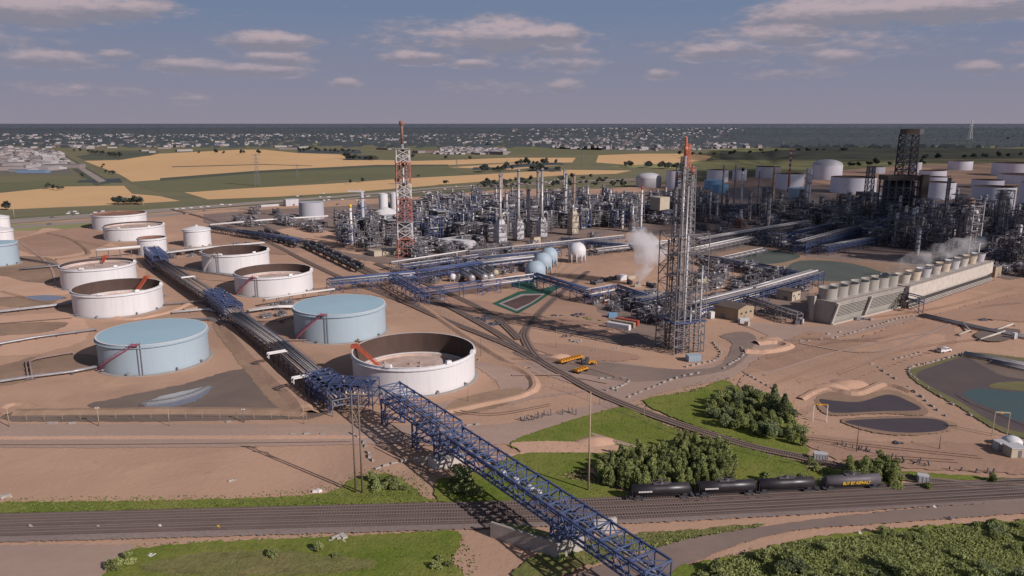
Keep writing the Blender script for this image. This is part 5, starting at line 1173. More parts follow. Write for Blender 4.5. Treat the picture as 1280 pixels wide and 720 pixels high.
# brown hall: ridge runs down to the right, gable end lit
building(908,394,24,13.5,6.5,'brown hall with flat pitched roof and cream gable end right of the tall derrick',rz=R(-52),win=3,wall='beige')
P=at(928,398)
building(985,374,10,9,5.5,'small beige block building by the pond end of the white racks','cream',gable=False,rz=R(-50))
building(881,356,18,7,3.2,'low beige roofed shed behind the pipe rack right of the derrick','wood_pale','cream',rz=GA)
building(669,303,7,6,5,'beige box building between second and third furnace','cream','brownroof',gable=False)
building(820,270,19,10,9,'cream box building on the skyline side of the plant, right of the red tipped stack','cream','cream',gable=False); 
P=at(823,268); root=empty('lift_tower',at(824,276),GA,'beige block held up on a grey shaft behind the steam plume','tower building'); 
mb=MB(); mb.box((0,0,hgt(824,276,262)/2),(4,4,hgt(824,276,262))); mb.build('shaft','grey_tank',root); z=hgt(824,276,262); z2=hgt(824,276,246); mb=MB(); mb.box((0,0,(z+z2)/2),(14,14,z2-z)); mb.build('cabin','cream',root)
building(428,290,12,8,6,'tan building left of the pale stack with yellow collar','cream','beige',gable=False); building(436,293,6,7,5,'second tan building half behind the pale stack','cream','beige',gable=False)
building(364,257,16,10,8,'grey shed with open bays left of the grey tank','white_dull','white_dull',gable=False)
building(484,279,10,9,8,'light grey box building under the storage shed','white_dull','white_dull',gable=False)
building(480,318,22,12,4,'flat cream building at the foot of the left flare tower','cream','cream',gable=False)
building(1050,283,15,9,9,'pale grey block in the dark right hand plant','white_dull','white_dull',gable=False)
building(1176,312,14,7,8,'pair of grey boxes above the steaming cooling tower','grey_tank','grey_tank',gable=False)
building(1003,288,9,8,7,'white sided block by the blue racks','white_paint','white_dull',gable=False)
building(1190,268,26,18,4,'teal roofed low building behind the dark units','teal','teal',gable=False)
building(746,318,9,6,3.5,'small brick red hut right of the white sphere','pipe_brown','cream',gable=False)
building(1240,345,9,7,7,'beige equipment house at the far end of the white cooling tower','beige','steel',gable=False)
building(337,258,22,5,2,'long white canopy left of the grey shed','white_dull','rim_white',gable=False,door=False)
# shipping boxes and site cabins
def cabin(px,yb,w,d,h,rz,label,m,name='shipping_container',cat='container'):
    P=at(px,yb); root=empty(name,P,rz,label,cat); mb=MB(); mb.box((0,0,h/2+.15),(w,d,h)); 
    n=int(w/.8)
    for i in range(n):
        for s in (-1,1): mb.box((-w/2+w*(i+.5)/n,s*(d/2+.03),h/2+.15),(.35,.06,h*.88))
    mb.build('body',m,root); mb=MB(); mb.box((w/2+.05,0,h/2+.15),(.06,d*.9,h*.9)); mb.beam((w/2+.12,-.3,.4),(w/2+.12,-.3,h),.08); mb.beam((w/2+.12,.3,.4),(w/2+.12,.3,h),.08); mb.build('door','rim_white' if m=='white_paint' else m,root)
    mb=MB(); 
    for x in (-w/2+.1,w/2-.1):
        for y in (-d/2+.1,d/2-.1): mb.beam((x,y,0),(x,y,h+.2),.2)
    mb.build('corner_posts','steel',root)
cabin(773,411,12.5,2.6,2.7,R(-36),'long white container, front one of three on sand','white_paint')
cabin(779,408,12.5,2.6,2.7,R(-36),'long beige brown container in the middle of three on sand','beige'); cabin(784,405.5,12.5,2.6,2.7,R(-36),'long red container at the back of three on sand','red')
cabin(766,397,5,2.4,2.4,0,'small blue box beside the brick red skids','blue_strong')
cabin(777,350,6,4,3.2,GA,'white cabin in the row of dark machines by the steam vent','white_paint','site_cabin','cabin'); cabin(788,349,7,3,2.2,GA,'low pale box right of the white cabin','cream','site_cabin','cabin')
cabin(867,451,6,4,2.6,R(5),'pale blue grey cabin beside the road block row under the derrick','blue_paint','site_cabin','cabin')
cabin(1165,455,0.01,.01,.01,0,'x','white_paint') if 0 else None
cabin(1249,562,3.2,2.8,2.8,R(10),'small peach coloured cabin at the right below the orange gate','white_dull','site_cabin','cabin')
building(1267,570,4.6,3.6,3.2,'beige shed with grey roof at the lower right corner of the sand','cream','white_dull',gable=False,rz=R(5),name='shed')
P=at(1264,558); root=empty('storage_tank',P,0,'small white dome tank behind the corner sheds','storage tank'); mb=MB(); mb.lathe([(2.9,0),(2.9,2.2),(1.9,3.1),(.01,3.5)],n=20); mb.build('shell','white_paint',root); mb=MB(); mb.tube([(2.9,0,1),(4,0,1)],.3,6); mb.build('nozzle','steel',root)
# generator set and trucks in front of the brown hall
cabin(930,404,5.5,2.4,2.4,R(0),'white generator box on a trailer before the brown hall','white_paint','generator','generator'); cabin(934,407,2.4,2,2,R(40),'small cream box at the generator','cream','generator','generator')
cabin(996,405,3.6,2.2,2,R(10),'dark skip like box left of the grey cooling tower','steel_dark','skip','skip'); cabin(1002,404,1.4,2.2,2.2,R(10),'narrow white box beside the dark skip','white_paint','skip','skip')
for i,(x,y) in enumerate(((868,395),(873,394),(878,396),(884,393))):
    P=at(x,y); root=empty('filter_vessel',P,GA,('white filter drum, first left of the brown hall','white filter drum, second left of the brown hall','white filter drum, third left of the brown hall','white filter drum touching the brown hall')[i],'filter drum'); mb=MB(); mb.hcyl((-2,0,2),(2,0,2),1.4,12); mb.build('drum','white_paint',root); mb=MB(); mb.box((0,0,.5),(3,1.6,1)); mb.build('skid','steel_dark',root)
cabin(889,398,2.6,2.6,3.6,R(20),'upright white panel box at the corner of the brown hall','white_paint','cabinet','cabinet')
for i,(x,y,m) in enumerate(((742,356,'steel_dark'),(749,354,'steel_dark'),(755,352,'coke'),(761,351,'steel_dark'),(768,350,'coke'),(787,355,'steel_dark'),(812,358,'steel_dark'),(817,360,'coke'))):
    P=at(x,y); root=empty('mobile_pump',P,random.Random(i).uniform(0,3),'dark machine number %s from the left in the row by the steam vent'%('one','two','three','four','five','six','seven','eight')[i],'machine')
    mb=MB(); mb.box((0,0,1.4),(4.2,2.2,1.8)); mb.box((1.6,0,2.5),(1,1.6,.6)); mb.build('housing',m,root)
    for k in (-1.3,1.3):
        mb=MB(); mb.tube([(k,-1.2,.5),(k,1.2,.5)],.5,10); mb.build('wheel','rubber',root)
P=at(797,358.5); root=empty('steam_vent',P,0,'yellowish vent box where the white steam plume leaves the ground','vent'); mb=MB(); mb.box((0,0,.9),(4,3,1.8)); mb.build('box','cream',root); mb=MB(); mb.tube([(0,0,1.5),(0,0,3.2)],.7,10); mb.build('nozzle','steel',root)
for i,(x,y,m) in enumerate(((735,372,'brick'),(745,374,'brick'),(752,376,'pipe_brown'),(758,379,'brick'),(745,381,'steel'))):
    P=at(x,y); root=empty('equipment_skid',P,GA,('brick red skid left of five beside the blue rack','brick red skid second of five beside the blue rack','brownish skid in the middle of five beside the blue rack','brick red skid fourth of five beside the blue rack','dark skid in front of the brick red skids')[i],'skid')
    mb=MB(); mb.box((0,0,.4),(6,3,.4)); 
    for k in (-2.5,2.5): mb.beam((k,-1.3,.4),(k,-1.3,3.2),.2); mb.beam((k,1.3,.4),(k,1.3,3.2),.2); mb.beam((k,-1.3,3.2),(k,1.3,3.2),.2)
    mb.build('frame',m,root); mb=MB(); mb.hcyl((-1.8,0,1.6),(1.8,0,1.6),.8,10); mb.build('drum','silver',root)
# yellow trailers and loader
def trailer(a,b,label,w=2.6,m='yellow_orange'):
    A=at(*a);B=at(*b); d=B-A; L=d.length; ang=math.atan2(d.y,d.x); root=empty('flatbed_trailer',A,ang,label,'trailer')
    mb=MB(); mb.box((L/2,0,1.35),(L,w,.35)); mb.box((L/2,0,1.0),(L*.9,.9,.4)); mb.build('bed',m,root)
    mb=MB(); 
    for i in range(int(L/1.6)): mb.box((.8+i*1.6,0,1.75),(.9,w*.9,.5))
    mb.build('load',m,root)
    for x in (L*.12,L*.22,L*.8,L*.9):
        for s in (-1,1): mb=MB(); mb.tube([(x,s*w*.5,.5),(x,s*w*.32,.5)],.5,10); mb.build('wheel','rubber',root)
trailer((699,456),(727,448.5),'long yellow orange flatbed trailer, upper of the two beside the tracks')
trailer((719,467.5),(733,463),'short yellow orange trailer below the loader')
P=at(734,456); root=empty('wheel_loader',P,R(10),'small black and yellow loader between the two yellow trailers','loader')
mb=MB(); mb.box((1.8,0,1.3),(3,2,1.1)); mb.box((3.6,0,1.0),(.5,2.4,1)); mb.build('body','yellow_orange',root); mb=MB(); mb.box((-1.2,0,1.4),(2.6,2,1.4)); mb.box((0,0,2.5),(1.5,1.6,1.5),0,.85); mb.build('cab','coke',root); mb=MB(); mb.beam((2,0,1.5),(3.8,0,.8),.4); mb.build('arm','yellow_orange',root)
for x in (-1.6,1.8):
    for s in (-1,1): mb=MB(); mb.tube([(x,s*1.3,.7),(x,s*.8,.7)],.7,12); mb.build('wheel','rubber',root)
# ================================================================ rail tank cars
def tankcar(label,m='black_car',sc=1,group=None,marks=None,det=True):
    root=empty('rail_tank_car',(0,0,-600),0,label,'tank car',group); L=15.4; r=1.52; zc=2.75; parts=[]
    mb=MB(); mb.tube([(-L/2-.45,0,zc),(-L/2-.3,0,zc),(-L/2,0,zc),(-L*.1,0,zc),(L*.1,0,zc),(L/2,0,zc),(L/2+.3,0,zc),(L/2+.45,0,zc)],[.35,.95,r,r,r,r,.95,.35],20); parts.append(mb.build('tank_body',m,root))
    mb=MB(); mb.box((0,0,zc+r+.15),(4.4,1.3,.25)); mb.lathe([(.7,0),(.7,.55),(.01,.7)],(0,0,zc+r-.05),12)
    for s in (-1,1): mb.beam((-2.2,s*.65,zc+r+.9),(2.2,s*.65,zc+r+.9),.07); [mb.beam((x,s*.65,zc+r+.2),(x,s*.65,zc+r+.9),.06) for x in (-2.2,0,2.2)]
    parts.append(mb.build('dome_platform','grey_car' ,root))
    mb=MB(); mb.box((0,0,1.15),(L+2,.7,.35)); 
    for s in (-1,1): mb.box((s*(L/2+.7),0,1.2),(.9,2.8,.3)); mb.box((s*(L/2+1.45),0,1.0),(.8,.4,.35)); mb.beam((s*(L/2+.35),-1.3,1.3),(s*(L/2+.35),-1.3,3.6),.08); mb.beam((s*(L/2+.35),1.3,1.3),(s*(L/2+.35),1.3,3.6),.08); mb.box((s*(L/2-1.2),0,1.5),(1.2,1.8,.7))
    mb.tube([(0,0,1.0),(0,0,1.6)],.35,8); parts.append(mb.build('underframe','coke',root))
    for s in (-1,1):
        b=MB(); x=s*(L/2-1.4); b.box((x,0,.62),(2.6,2.1,.35)); tr=b.build('bogie','coke',root); subs=[]
        for dx in (-.9,.9):
            w=MB()
            for sy in (-.75,.75): w.tube([(x+dx,sy-.07,.45),(x+dx,sy+.07,.45)],.45,12)
            w.tube([(x+dx,-.75,.45),(x+dx,.75,.45)],.09,6); o=w.build('wheelset','rubber',tr); subs.append(o)
        parts.append((tr,subs))
    if marks=='white':
        q=MB(); 
        rg=random.Random(5)
        x=-6.3
        for i in range(9): w_=.32; q.box((x+i*.42,-r*.985,zc+.05),(w_,.05,.42))
        parts.append(q.build('reporting_mark','rim_white',root))
    KIDS[root.name]=parts; return root
gz='dark tank cars on the siding behind the white tanks'
c0=tankcar('black tank car at the left end of the nearest row, white mark on its side',marks='white')
yardA,yardB=at(640,632),at(1110,611); 
P1=[at(0,648.5),at(320,640),at(640,632),at(800,626),at(1110,611),at(1400,598)]; SP=smooth([at(-300,654)]+P1,40)
def ontrack(px):
    best=min(range(len(SP)-1),key=lambda i:abs((640+F*SP[i].x/depth(SP[i]))-px)); d=SP[best+1]-SP[best]; return SP[best],math.atan2(d.y,d.x)
ZT=.47+.05
def place(o,px,dup_=True,label=None):
    p,a=ontrack(px); p=Vector((p.x,p.y,ZT))
    if dup_: return dup(o,p,a,label)
    o.location=p; o.rotation_euler.z=a; return o
place(c0,825.5,False); place(c0,904.5,True,'black tank car second from the left in the nearest row, white mark on its side')
c2=tankcar('black tank car third from the left in the nearest row, pale grey top, no mark'); place(c2,985,False)
c3=tankcar('grey tank car at the right end of the nearest row with yellow lettering','grey_car'); place(c3,1066,False)
cu=bpy.data.curves.new('lettering','FONT'); cu.body='BUY BY ASPHALT'; cu.size=1.25; cu.extrude=.02; cu.offset=.035; cu.align_x='LEFT'; cu.space_character=1.02
to=bpy.data.objects.new('lettering',cu); COL.objects.link(to); dg=bpy.context.evaluated_depsgraph_get(); me=bpy.data.meshes.new_from_object(to.evaluated_get(dg)); bpy.data.objects.remove(to)
lo=bpy.data.objects.new('lettering',me); COL.objects.link(lo); me.materials.clear(); me.materials.append(M['yellow']); lo.parent=c3; lo.location=(-3.4,-1.60,2.15); lo.rotation_euler=(R(90),0,0); xs=[v.co.x for v in me.vertices]; lo.scale=(8.0/max(xs),1,1)
# switch stands / targets behind the grey car
for i,px in enumerate((1022,1027.5,1033)):
    P=at(px,611); root=empty('track_marker',P,0,'white topped marker post behind the tank cars, %s of three'%('left','middle','right')[i],'marker post'); mb=MB(); mb.beam((0,0,0),(0,0,2.6),.15); mb.build('post','steel',root); mb=MB(); mb.box((0,0,2.9),(.6,.15,.7)); mb.build('board','rim_white',root)
# tank cars further off on the siding
cb=tankcar('dark tank car waiting on the siding behind the white tanks','black_car',group=gz)
def row(a,b,n,first=False):
    A=at(*a);B=at(*b); d=B-A; ang=math.atan2(d.y,d.x)
    for i in range(n):
        p=A+d*((i+.5)/n); p.z=.5
        if first and i==0: cb.location=p; cb.rotation_euler.z=ang
        else: dup(cb,p,ang)
row((322,293),(372,311),4,True); row((381,309),(448,341),7); row((388,306.5),(455,338),6); row((330,291),(366,303),3)
# ================================================================ poles, gates, fences
def pole(px,yb,yt,label,w=.35,m='wood',arm=0,name='utility_pole',group=None,cat='pole'):
    P=at(px,yb); h=hgt(px,yb,yt); root=empty(name,P,R(10),label,cat,group); mb=MB(); mb.tube([(0,0,0),(0,0,h)],[w*.6,w*.35],8); mb.build('post',m,root)
    if arm:
        mb=MB(); mb.box((0,0,h-.8),(arm,.2,.25)); mb.build('crossarm',m,root); mb=MB()
        for x in (-arm/2+.2,0,arm/2-.2): mb.lathe([(.12,0),(.16,.2),(.05,.4)],(x,0,h-.65),6)
        mb.build('insulator','rim_white',root)
    return root,h
P=at(449,617); root=empty('power_pole_frame',P,R(-8),'two legged wooden power pole before the blue bridge with crossed braces near its top','power pole'); h=hgt(449,617,490)
for x in (-.95,.95): mb=MB(); mb.tube([(x,0,0),(x,0,h)],[.28,.2],8); mb.build('post','wood',root)
mb=MB(); mb.beam((-2.6,.1,h-.6),(2.6,.1,h-.6),.25); mb.beam((-2.6,.1,h-4),(2.6,.1,h-4),.25); mb.beam((-.95,.1,h-7.5),(2.6,.1,h-4),.14); mb.beam((-.95,0,h-9),(.95,0,h-5),.14); mb.beam((.95,0,h-9),(-.95,0,h-5),.14); mb.build('crossarm','wood_pale',root)
mb=MB()
for x in (-2.4,0,2.4): mb.lathe([(.14,0),(.2,.25),(.06,.6)],(x,.1,h-.5),6)
mb.build('insulator','rim_white',root)
pole(735.5,614,490,'tall thin pale pole left of the dense grove of trees',.5,'wood_pale')
pole(695,435,411,'thin pole beside the spur track',.2,'wood_pale'); 
pole(124,533,508,'pale pole at the mud bund fence, by the left puddle',.3,'wood_pale',1.5); pole(12,534,504,'pale pole at the left end of the mud bund',.3,'wood_pale'); pole(212,533,510,'third pale pole along the mud bund',.2,'wood_pale')
pole(380,530,503,'pale pole near the blue bridge head',.2,'wood_pale'); pole(305,528,510,'grey post with a box at the puddle',.35,'steel',1.2)
pole(1070.5,565,532,'wooden pole below the two dark ponds',.3,'wood',0); pole(1174,562,544,'short wooden pole at the right below the ponds',.25,'wood')
pole(562,430,408,'thin lamp post left of the railway fan',.2,'steel'); pole(601,445,420,'thin lamp post above the largest white tank',.2,'steel'); pole(585,502,486,'thin post right of the largest white tank',.2,'steel')
pole(805,525,508,'small post on the slope by the long track',.15,'wood_pale'); pole(18,273,252,'far pale pole behind the edge tanks',.9,'wood_pale'); pole(180,262,247,'thin mast on the far white tank row',.4,'wood_pale')
for i,(x0,yb0,x1,yb1,yt) in enumerate(((1016,526,1033,527,506),(1240,545,1258.5,546,516))):
    A=at(x0,yb0);B=at(x1,yb1); d=B-A; L=d.length; root=empty('height_gate',A,math.atan2(d.y,d.x),('orange topped height gate by the two dark ponds','orange topped height gate by the teal pond')[i],'height gate'); h=hgt(x1,yb1,yt)
    for x in (0,L): mb=MB(); mb.beam((x,0,0),(x,0,h),.25); mb.build('post','rim_white' if i==0 else 'wood_pale',root)
    mb=MB(); mb.beam((0,0,h),(L,0,h),.35); mb.build('crossbar','yellow_orange' if i==0 else 'cream',root); mb=MB(); mb.box((L*.45,0,h-.1),(.8,.4,.5)); mb.build('warning_sign','yellow',root)
def fence(pix,label,h=2.2,sp=6,m='steel',wire=True):
    P=smooth([at(*p) for p in pix],8); root=empty('wire_fence',(0,0,0),0,label,'fence'); mb=MB(); s=0; tot=0
    for a,b in zip(P,P[1:]):
        L=(b-a).length
        while s<L: q=a.lerp(b,s/L); mb.beam(q,q+Vector((0,0,h)),.11); s+=sp
        s-=L
    mb.build('posts',m,root); mb=MB()
    for z in (.5,1.3,2.1):
        for a,b in zip(P,P[1:]): mb.beam(a+Vector((0,0,z)),b+Vector((0,0,z)),.035)
    mb.build('wires',m,root)
fence([(-100,527),(12,526),(120,524),(210,523),(305,524),(385,524)],'wire fence along the bund before the puddle',2.4,6,'wood_pale')
fence([(690,485),(735,500),(790,522),(850,546),(950,572),(1060,596)],'thin fence on the far side of the long track'); fence([(540,385),(600,418),(660,452),(690,470)],'thin fence above the largest white tank')
# dark fabric silt fence stakes
def stakes(pix,label,sp,h,m='steel_dark',seed=1,lean=.5):
    P=smooth([at(*p) for p in pix],8); rg=random.Random(seed); s=0; i=0; rootg='dark stakes of the '+label
    for a,b in zip(P,P[1:]):
        L=(b-a).length
        while s<L:
            q=a.lerp(b,s/L)+Vector((rg.uniform(-.6,.6),rg.uniform(-.6,.6),0)); mb=MB(); hh=h*rg.uniform(.6,1.1); mb.beam((0,0,0),(rg.uniform(-lean,lean),rg.uniform(-lean,lean),hh),.3,.35)
            o=mb.build('stake',m); o.location=q; tag(o,'leaning dark stake in the row '+label,'stake',rootg); s+=sp*rg.uniform(.7,1.3); i+=1
        s-=L
stakes([(650,527),(668,525),(688,519)],'on pale sand right of the fork of the road',1.1,2.2,seed=2); stakes([(704,519),(712,516),(722,519)],'beside the tall pole above the grass',1.6,2.2,seed=3)
stakes([(1048,556),(1060,560),(1078,564),(1095,568)],'below the lower dark pond',1.3,1.7,seed=4,lean=.9); stakes([(1113,576),(1128,579),(1148,581),(1168,584)],'above the right end of the green verge',1.5,2.0,seed=5,lean=.9); stakes([(1186,588),(1198,589),(1224,591),(1250,592)],'near the right edge above the verge',3,1.6,seed=6)
# concrete blocks along the roads
bl=MB(); bl.box((0,0,.45),(2.5,.8,.9),0,.85)
b0=bl.build('barrier_block','concrete'); tag(b0,'x','barrier block')
first=[True]
def blocks(pix,label,sp=3.6,seed=1,m=None,sc=1,drop=.1):
    P=smooth([at(*p) for p in pix],10); rg=random.Random(seed); s=0
    for a,b in zip(P,P[1:]):
        L=(b-a).length; d=b-a
        while s<L:
            if rg.random()>drop:
                q=a.lerp(b,s/L)
                o=b0 if first[0] else b0.copy()
                if not first[0]: COL.objects.link(o)
                first[0]=False; o.location=(q.x,q.y,.05); o.rotation_euler.z=math.atan2(d.y,d.x)+rg.uniform(-.35,.35); o.scale=(sc*rg.uniform(.5,.95),sc*rg.uniform(.7,1.0),sc*rg.uniform(.55,.85)); tag(o,label,'barrier block','concrete blocks: '+label)
            s+=sp*rg.uniform(.85,1.3)
        s-=L
blocks([(786,497),(800,491),(815,485),(840,475),(862,469),(885,465)],'pale concrete block in the row along the near side of the plant road')
blocks([(858,459),(880,454),(895,450),(901,442),(896,434),(890,428)],'pale concrete block in the row curving under the tall derrick',3.2,2)
blocks([(905,461),(915,454),(928,446),(928,438),(925,432)],'pale concrete block on the inner side of the road bend',3.0,3)
blocks([(945,427),(972,426),(1000,427),(1020,426),(1045,422),(1060,418),(1080,412),(1105,404),(1125,398),(1145,395)],'pale concrete block in the row before the cooling towers',3.4,4)
blocks([(1035,418),(1048,416),(1052,415)],'pale concrete block near the foot of the grey cooling tower',3.4,5)
blocks([(1142,472),(1136,466),(1140,459),(1160,454),(1180,449),(1200,443),(1210,440)],'pale concrete block in the row edging the lined basin',3.0,6,drop=.02)
blocks([(1090,456),(1110,452),(1130,447),(1150,441)],'pale concrete block in the row left of the white pickup',3.6,7)
blocks([(1098,460),(1110,468),(1125,478),(1150,495),(1165,508),(1185,522)],'pale concrete block in the row between the dark pond and the basin',4.5,8)
blocks([(1146,475),(1178,498),(1205,515),(1232,529)],'pale concrete block spaced along the lower edge of the basin',9,9)
blocks([(752,474),(765,473),(783,474),(785,478),(775,484),(765,487)],'pale concrete block around the small island in the road',2.6,10)
blocks([(440,543),(452,550),(458,560),(462,572),(468,578)],'dark spaced block beside the two legged power pole',2.6,11)
blocks([(366,543),(390,543),(408,543),(420,543)],'block in the row on the road shoulder left of the power pole',4.5,12)
blocks([(472,586),(490,580),(505,577)],'white block in the short line crossing the sand left of the bridge',3,13); blocks([(586,532),(597,531)],'block pair on sand right of the truss bridge',3,14)
blocks([(936,470),(950,478),(965,486),(975,495)],'block in the row going down toward the bushes',3,15); blocks([(62,530),(69,530)],'short white post block pair at the mud bund left',1.6,16,drop=0); blocks([(90,530),(95,530)],'short white post block pair at the mud bund right of the first pair',1.4,17,drop=0)
blocks([(286,528),(291,528)],'pale block pair at the grey post by the puddle',1.4,18,drop=0)
# rocks, debris, scrap piles
def debris(px,py,w,label,m,n=12,seed=1,h=.8,cat='scrap heap'):
    P=at(px,py); rg=random.Random(seed); mb=MB()
    for k in range(n):
        x,y=rg.gauss(0,w/2.5),rg.gauss(0,w/3.5); s=rg.uniform(.3,1)*h; mb.box((x,y,s*.4),(s*rg.uniform(.8,3),s*rg.uniform(.6,1.4),s*.8),rg.uniform(0,3))
    mb.box((0,0,.06),(w*1.1,w*.7,.14),.3); o=mb.build('scrap_heap',m); o.location=P; tag(o,label,cat)
debris(716,395,9,'dark scrap heap in the middle of the sandy lot','steel_dark',16,1,1.2); debris(741,400,6,'thin dark heap right of the scrap heap','weed',10,2); debris(610,398,9,'dark heap of material between the tracks and the green pond','steel_dark',24,3,1.3); debris(620,405,7,'smaller dark heap below the material heap','steel_dark',18,4,1.1)
debris(707,421,3,'little heap on the near side of the asphalt road','pipe_brown',7,5); debris(720,427,4,'pale rubble left of the trailers road','concrete',9,6); debris(745,438,5,'rubble line before the derrick yard','concrete',12,7,.6); debris(771,436,2,'single pale stone heap','concrete_pale',4,8)
debris(937,441,2.5,'small red brown heap inside the road bend','brick',6,9); debris(1012,418,5,'brown rubble at the grey cooling tower corner','pipe_brown',10,10,.6); debris(1076,400,4,'pump and pipes at the louvred wall','silver',9,11,1.6); debris(1123,556,1.6,'dark bucket shaped thing on sand under the lower pond','steel_dark',5,12,1.2)
debris(420,676,3,'pale pile of boards on the foreground grass','concrete_pale',6,13,1.1); debris(386,689,3,'white bits in the foreground grass','rim_white',5,14,.6); debris(188,694,2,'white litter on the left foreground grass','rim_white',4,15,.6); debris(535,684,3,'white bits by the grass corner','concrete_pale',5,16,.5)
debris(3,622,2,'pale rubble at the left photo edge','concrete_pale',7,17,1); debris(292,600,1.5,'small dark and white bit on the left sand','concrete_pale',4,18,.6); debris(494,586,0.1,'x','concrete',1,19) if 0 else None
debris(760,487,6,'stones on the island in the road','concrete',14,20,.8); debris(1228,400,5,'dark litter at the sunken pit','steel_dark',10,21,.8); debris(400,614,1.2,'white posts in the verge right of the power pole shadow','rim_white',3,22,.9); debris(660,577,.5,'x','concrete',1,23) if 0 else None
for i,(x,y) in enumerate(((758,574),(764,571),(770,568),(752,576))):
    A=at(x,y); mb=MB(); mb.tube([(-3,0,.35),(3,0,.35)],.33,8); o=mb.build('concrete_pipe','rim_white'); o.location=A; o.rotation_euler.z=R(55); tag(o,('white pipe length second from the left beside the grove','white pipe length third from the left beside the grove','white pipe length at the right beside the grove','white pipe length at the left beside the grove')[i],'pipe length')
# sunken pit at right
patch('excavation',[(1218,420),(1240,412),(1275,414),(1262,426),(1235,428)],'mud',jit=.3)
P=at(1267,418); cabin(1268,424,2,1.6,3,0,'small white upright box by the sunken pit','white_paint','cabinet','cabinet')
# ================================================================ vehicles
def car(label,m,kind='car',group=None,name='parked_car'):
    root=empty(name,(0,0,-700),0,label,'car' if kind!='pickup' else 'pickup',group); parts=[]; L=4.6 if kind=='car' else 5.6
    mb=MB(); mb.box((0,0,.75),(L,1.85,.65),0,.97)
    if kind=='car': mb.box((-.2,0,1.32),(L*.55,1.6,.55),0,.8)
    else: mb.box((.5,0,1.4),(2.2,1.75,.65),0,.85); mb.box((-1.9,.85,1.15),(2,.1,.3)); mb.box((-1.9,-.85,1.15),(2,.1,.3))
    parts.append(mb.build('body',m,root)); mb=MB()
    if kind=='car': mb.box((-.2,0,1.3),(L*.53,1.63,.34),0,.86)
    else: mb.box((.5,0,1.38),(2.12,1.78,.36),0,.9)
    parts.append(mb.build('windows','window',root))
    for x in (-L*.32,L*.32):
        for s in (-1,1): mb=MB(); mb.tube([(x,s*.95,.35),(x,s*.7,.35)],.35,10); parts.append(mb.build('wheel','rubber',root))
    KIDS[root.name]=parts; return root
pk=car('white pickup truck with raised load standing on sand above the lined basin','rim_white','pickup',name='pickup_truck'); P=at(1180,440); pk.location=P; pk.rotation_euler.z=R(25); pk.scale=(1.25,)*3
mb=MB(); mb.box((-1.9,0,1.6),(2,1.5,.7)); mb.build('load','silver',pk)
wc=car('white car far off on the highway or its car parks','rim_white','car','small white cars in the distance'); rg=random.Random(3); f1=True
dc=car('dark car far off on the highway or its car parks','steel','car','small dark cars in the distance'); f2=True
def scat(n,fn,seed):
    global f1,f2
    rg=random.Random(seed)
    for i in range(n):
        x,y=fn(rg); P=at(x,y); P.z=.1; w=rg.random()<.7; a=rg.uniform(-.1,.1)+R(68)
        if w:
            if f1: wc.location=P; wc.rotation_euler.z=a; f1=False
            else: dup(wc,P,a)
        else:
            if f2: dc.location=P; dc.rotation_euler.z=a; f2=False
            else: dup(dc,P,a)
hwy=[(-500,306),(-100,280),(0,272),(120,264),(250,255),(420,243),(560,232),(700,226),(800,222)]
def hy(x):
    for (a,b),(c,d) in zip(hwy,hwy[1:]):
        if a<=x<=c: return b+(d-b)*(x-a)/(c-a)
scat(45,lambda r:(lambda x:(x,hy(x)+r.choice((3.2,4.4,8.8)) *max(.35,min(1.5,(820-x)/520))))(r.uniform(60,700)),5)
scat(26,lambda r:(r.uniform(85,175),r.uniform(264,270)),6); scat(40,lambda r:(r.uniform(525,600),r.uniform(240,250)),7); scat(14,lambda r:(r.uniform(370,460),r.uniform(240,262)),8); scat(12,lambda r:(r.uniform(690,720),r.uniform(224,230)),9)
# lone wanderer size things: barrels on the track bed
for i,(x,y,m) in enumerate(((273,661,'yellow'),(123,661,'concrete_pale'),(38,660,'concrete_pale'),(1167,636,'rim_white'),(1186,650,'steel_dark'),(200,660,'rim_white'),(1155,600,'rim_white'),(1074,669,'rim_white'),(1139,686,'rim_white'))):
    P=at(x,y); mb=MB(); mb.box((0,0,.75),(.5,.3,.5)); mb.beam((0,0,0),(0,0,1),.15); mb.box((.4,0,.3),(.4,.3,.6)); o=mb.build('switch_stand',m); o.location=P
    tag(o,('yellow switch stand on the yard tracks left of the power pole','white switch stand on the left yard tracks, middle one','white switch stand nearest the left photo edge','white switch stand on the right yard tracks','dark switch stand by the right scrub','white switch stand left of the yellow one','white box beside the verge right of the tank cars','white marker in the scrub below the tank cars','pale marker low in the right scrub')[i],'switch stand')
for px,py,l,w_ in ((1025,575,'grey relay box left of the round bush by the long track',4),(1153,603,'grey relay hut at the junction right of the tank cars',3)): cabin(px,py,w_,2.4,2.2,R(-20),l,'white_dull','relay_cabinet','cabinet')
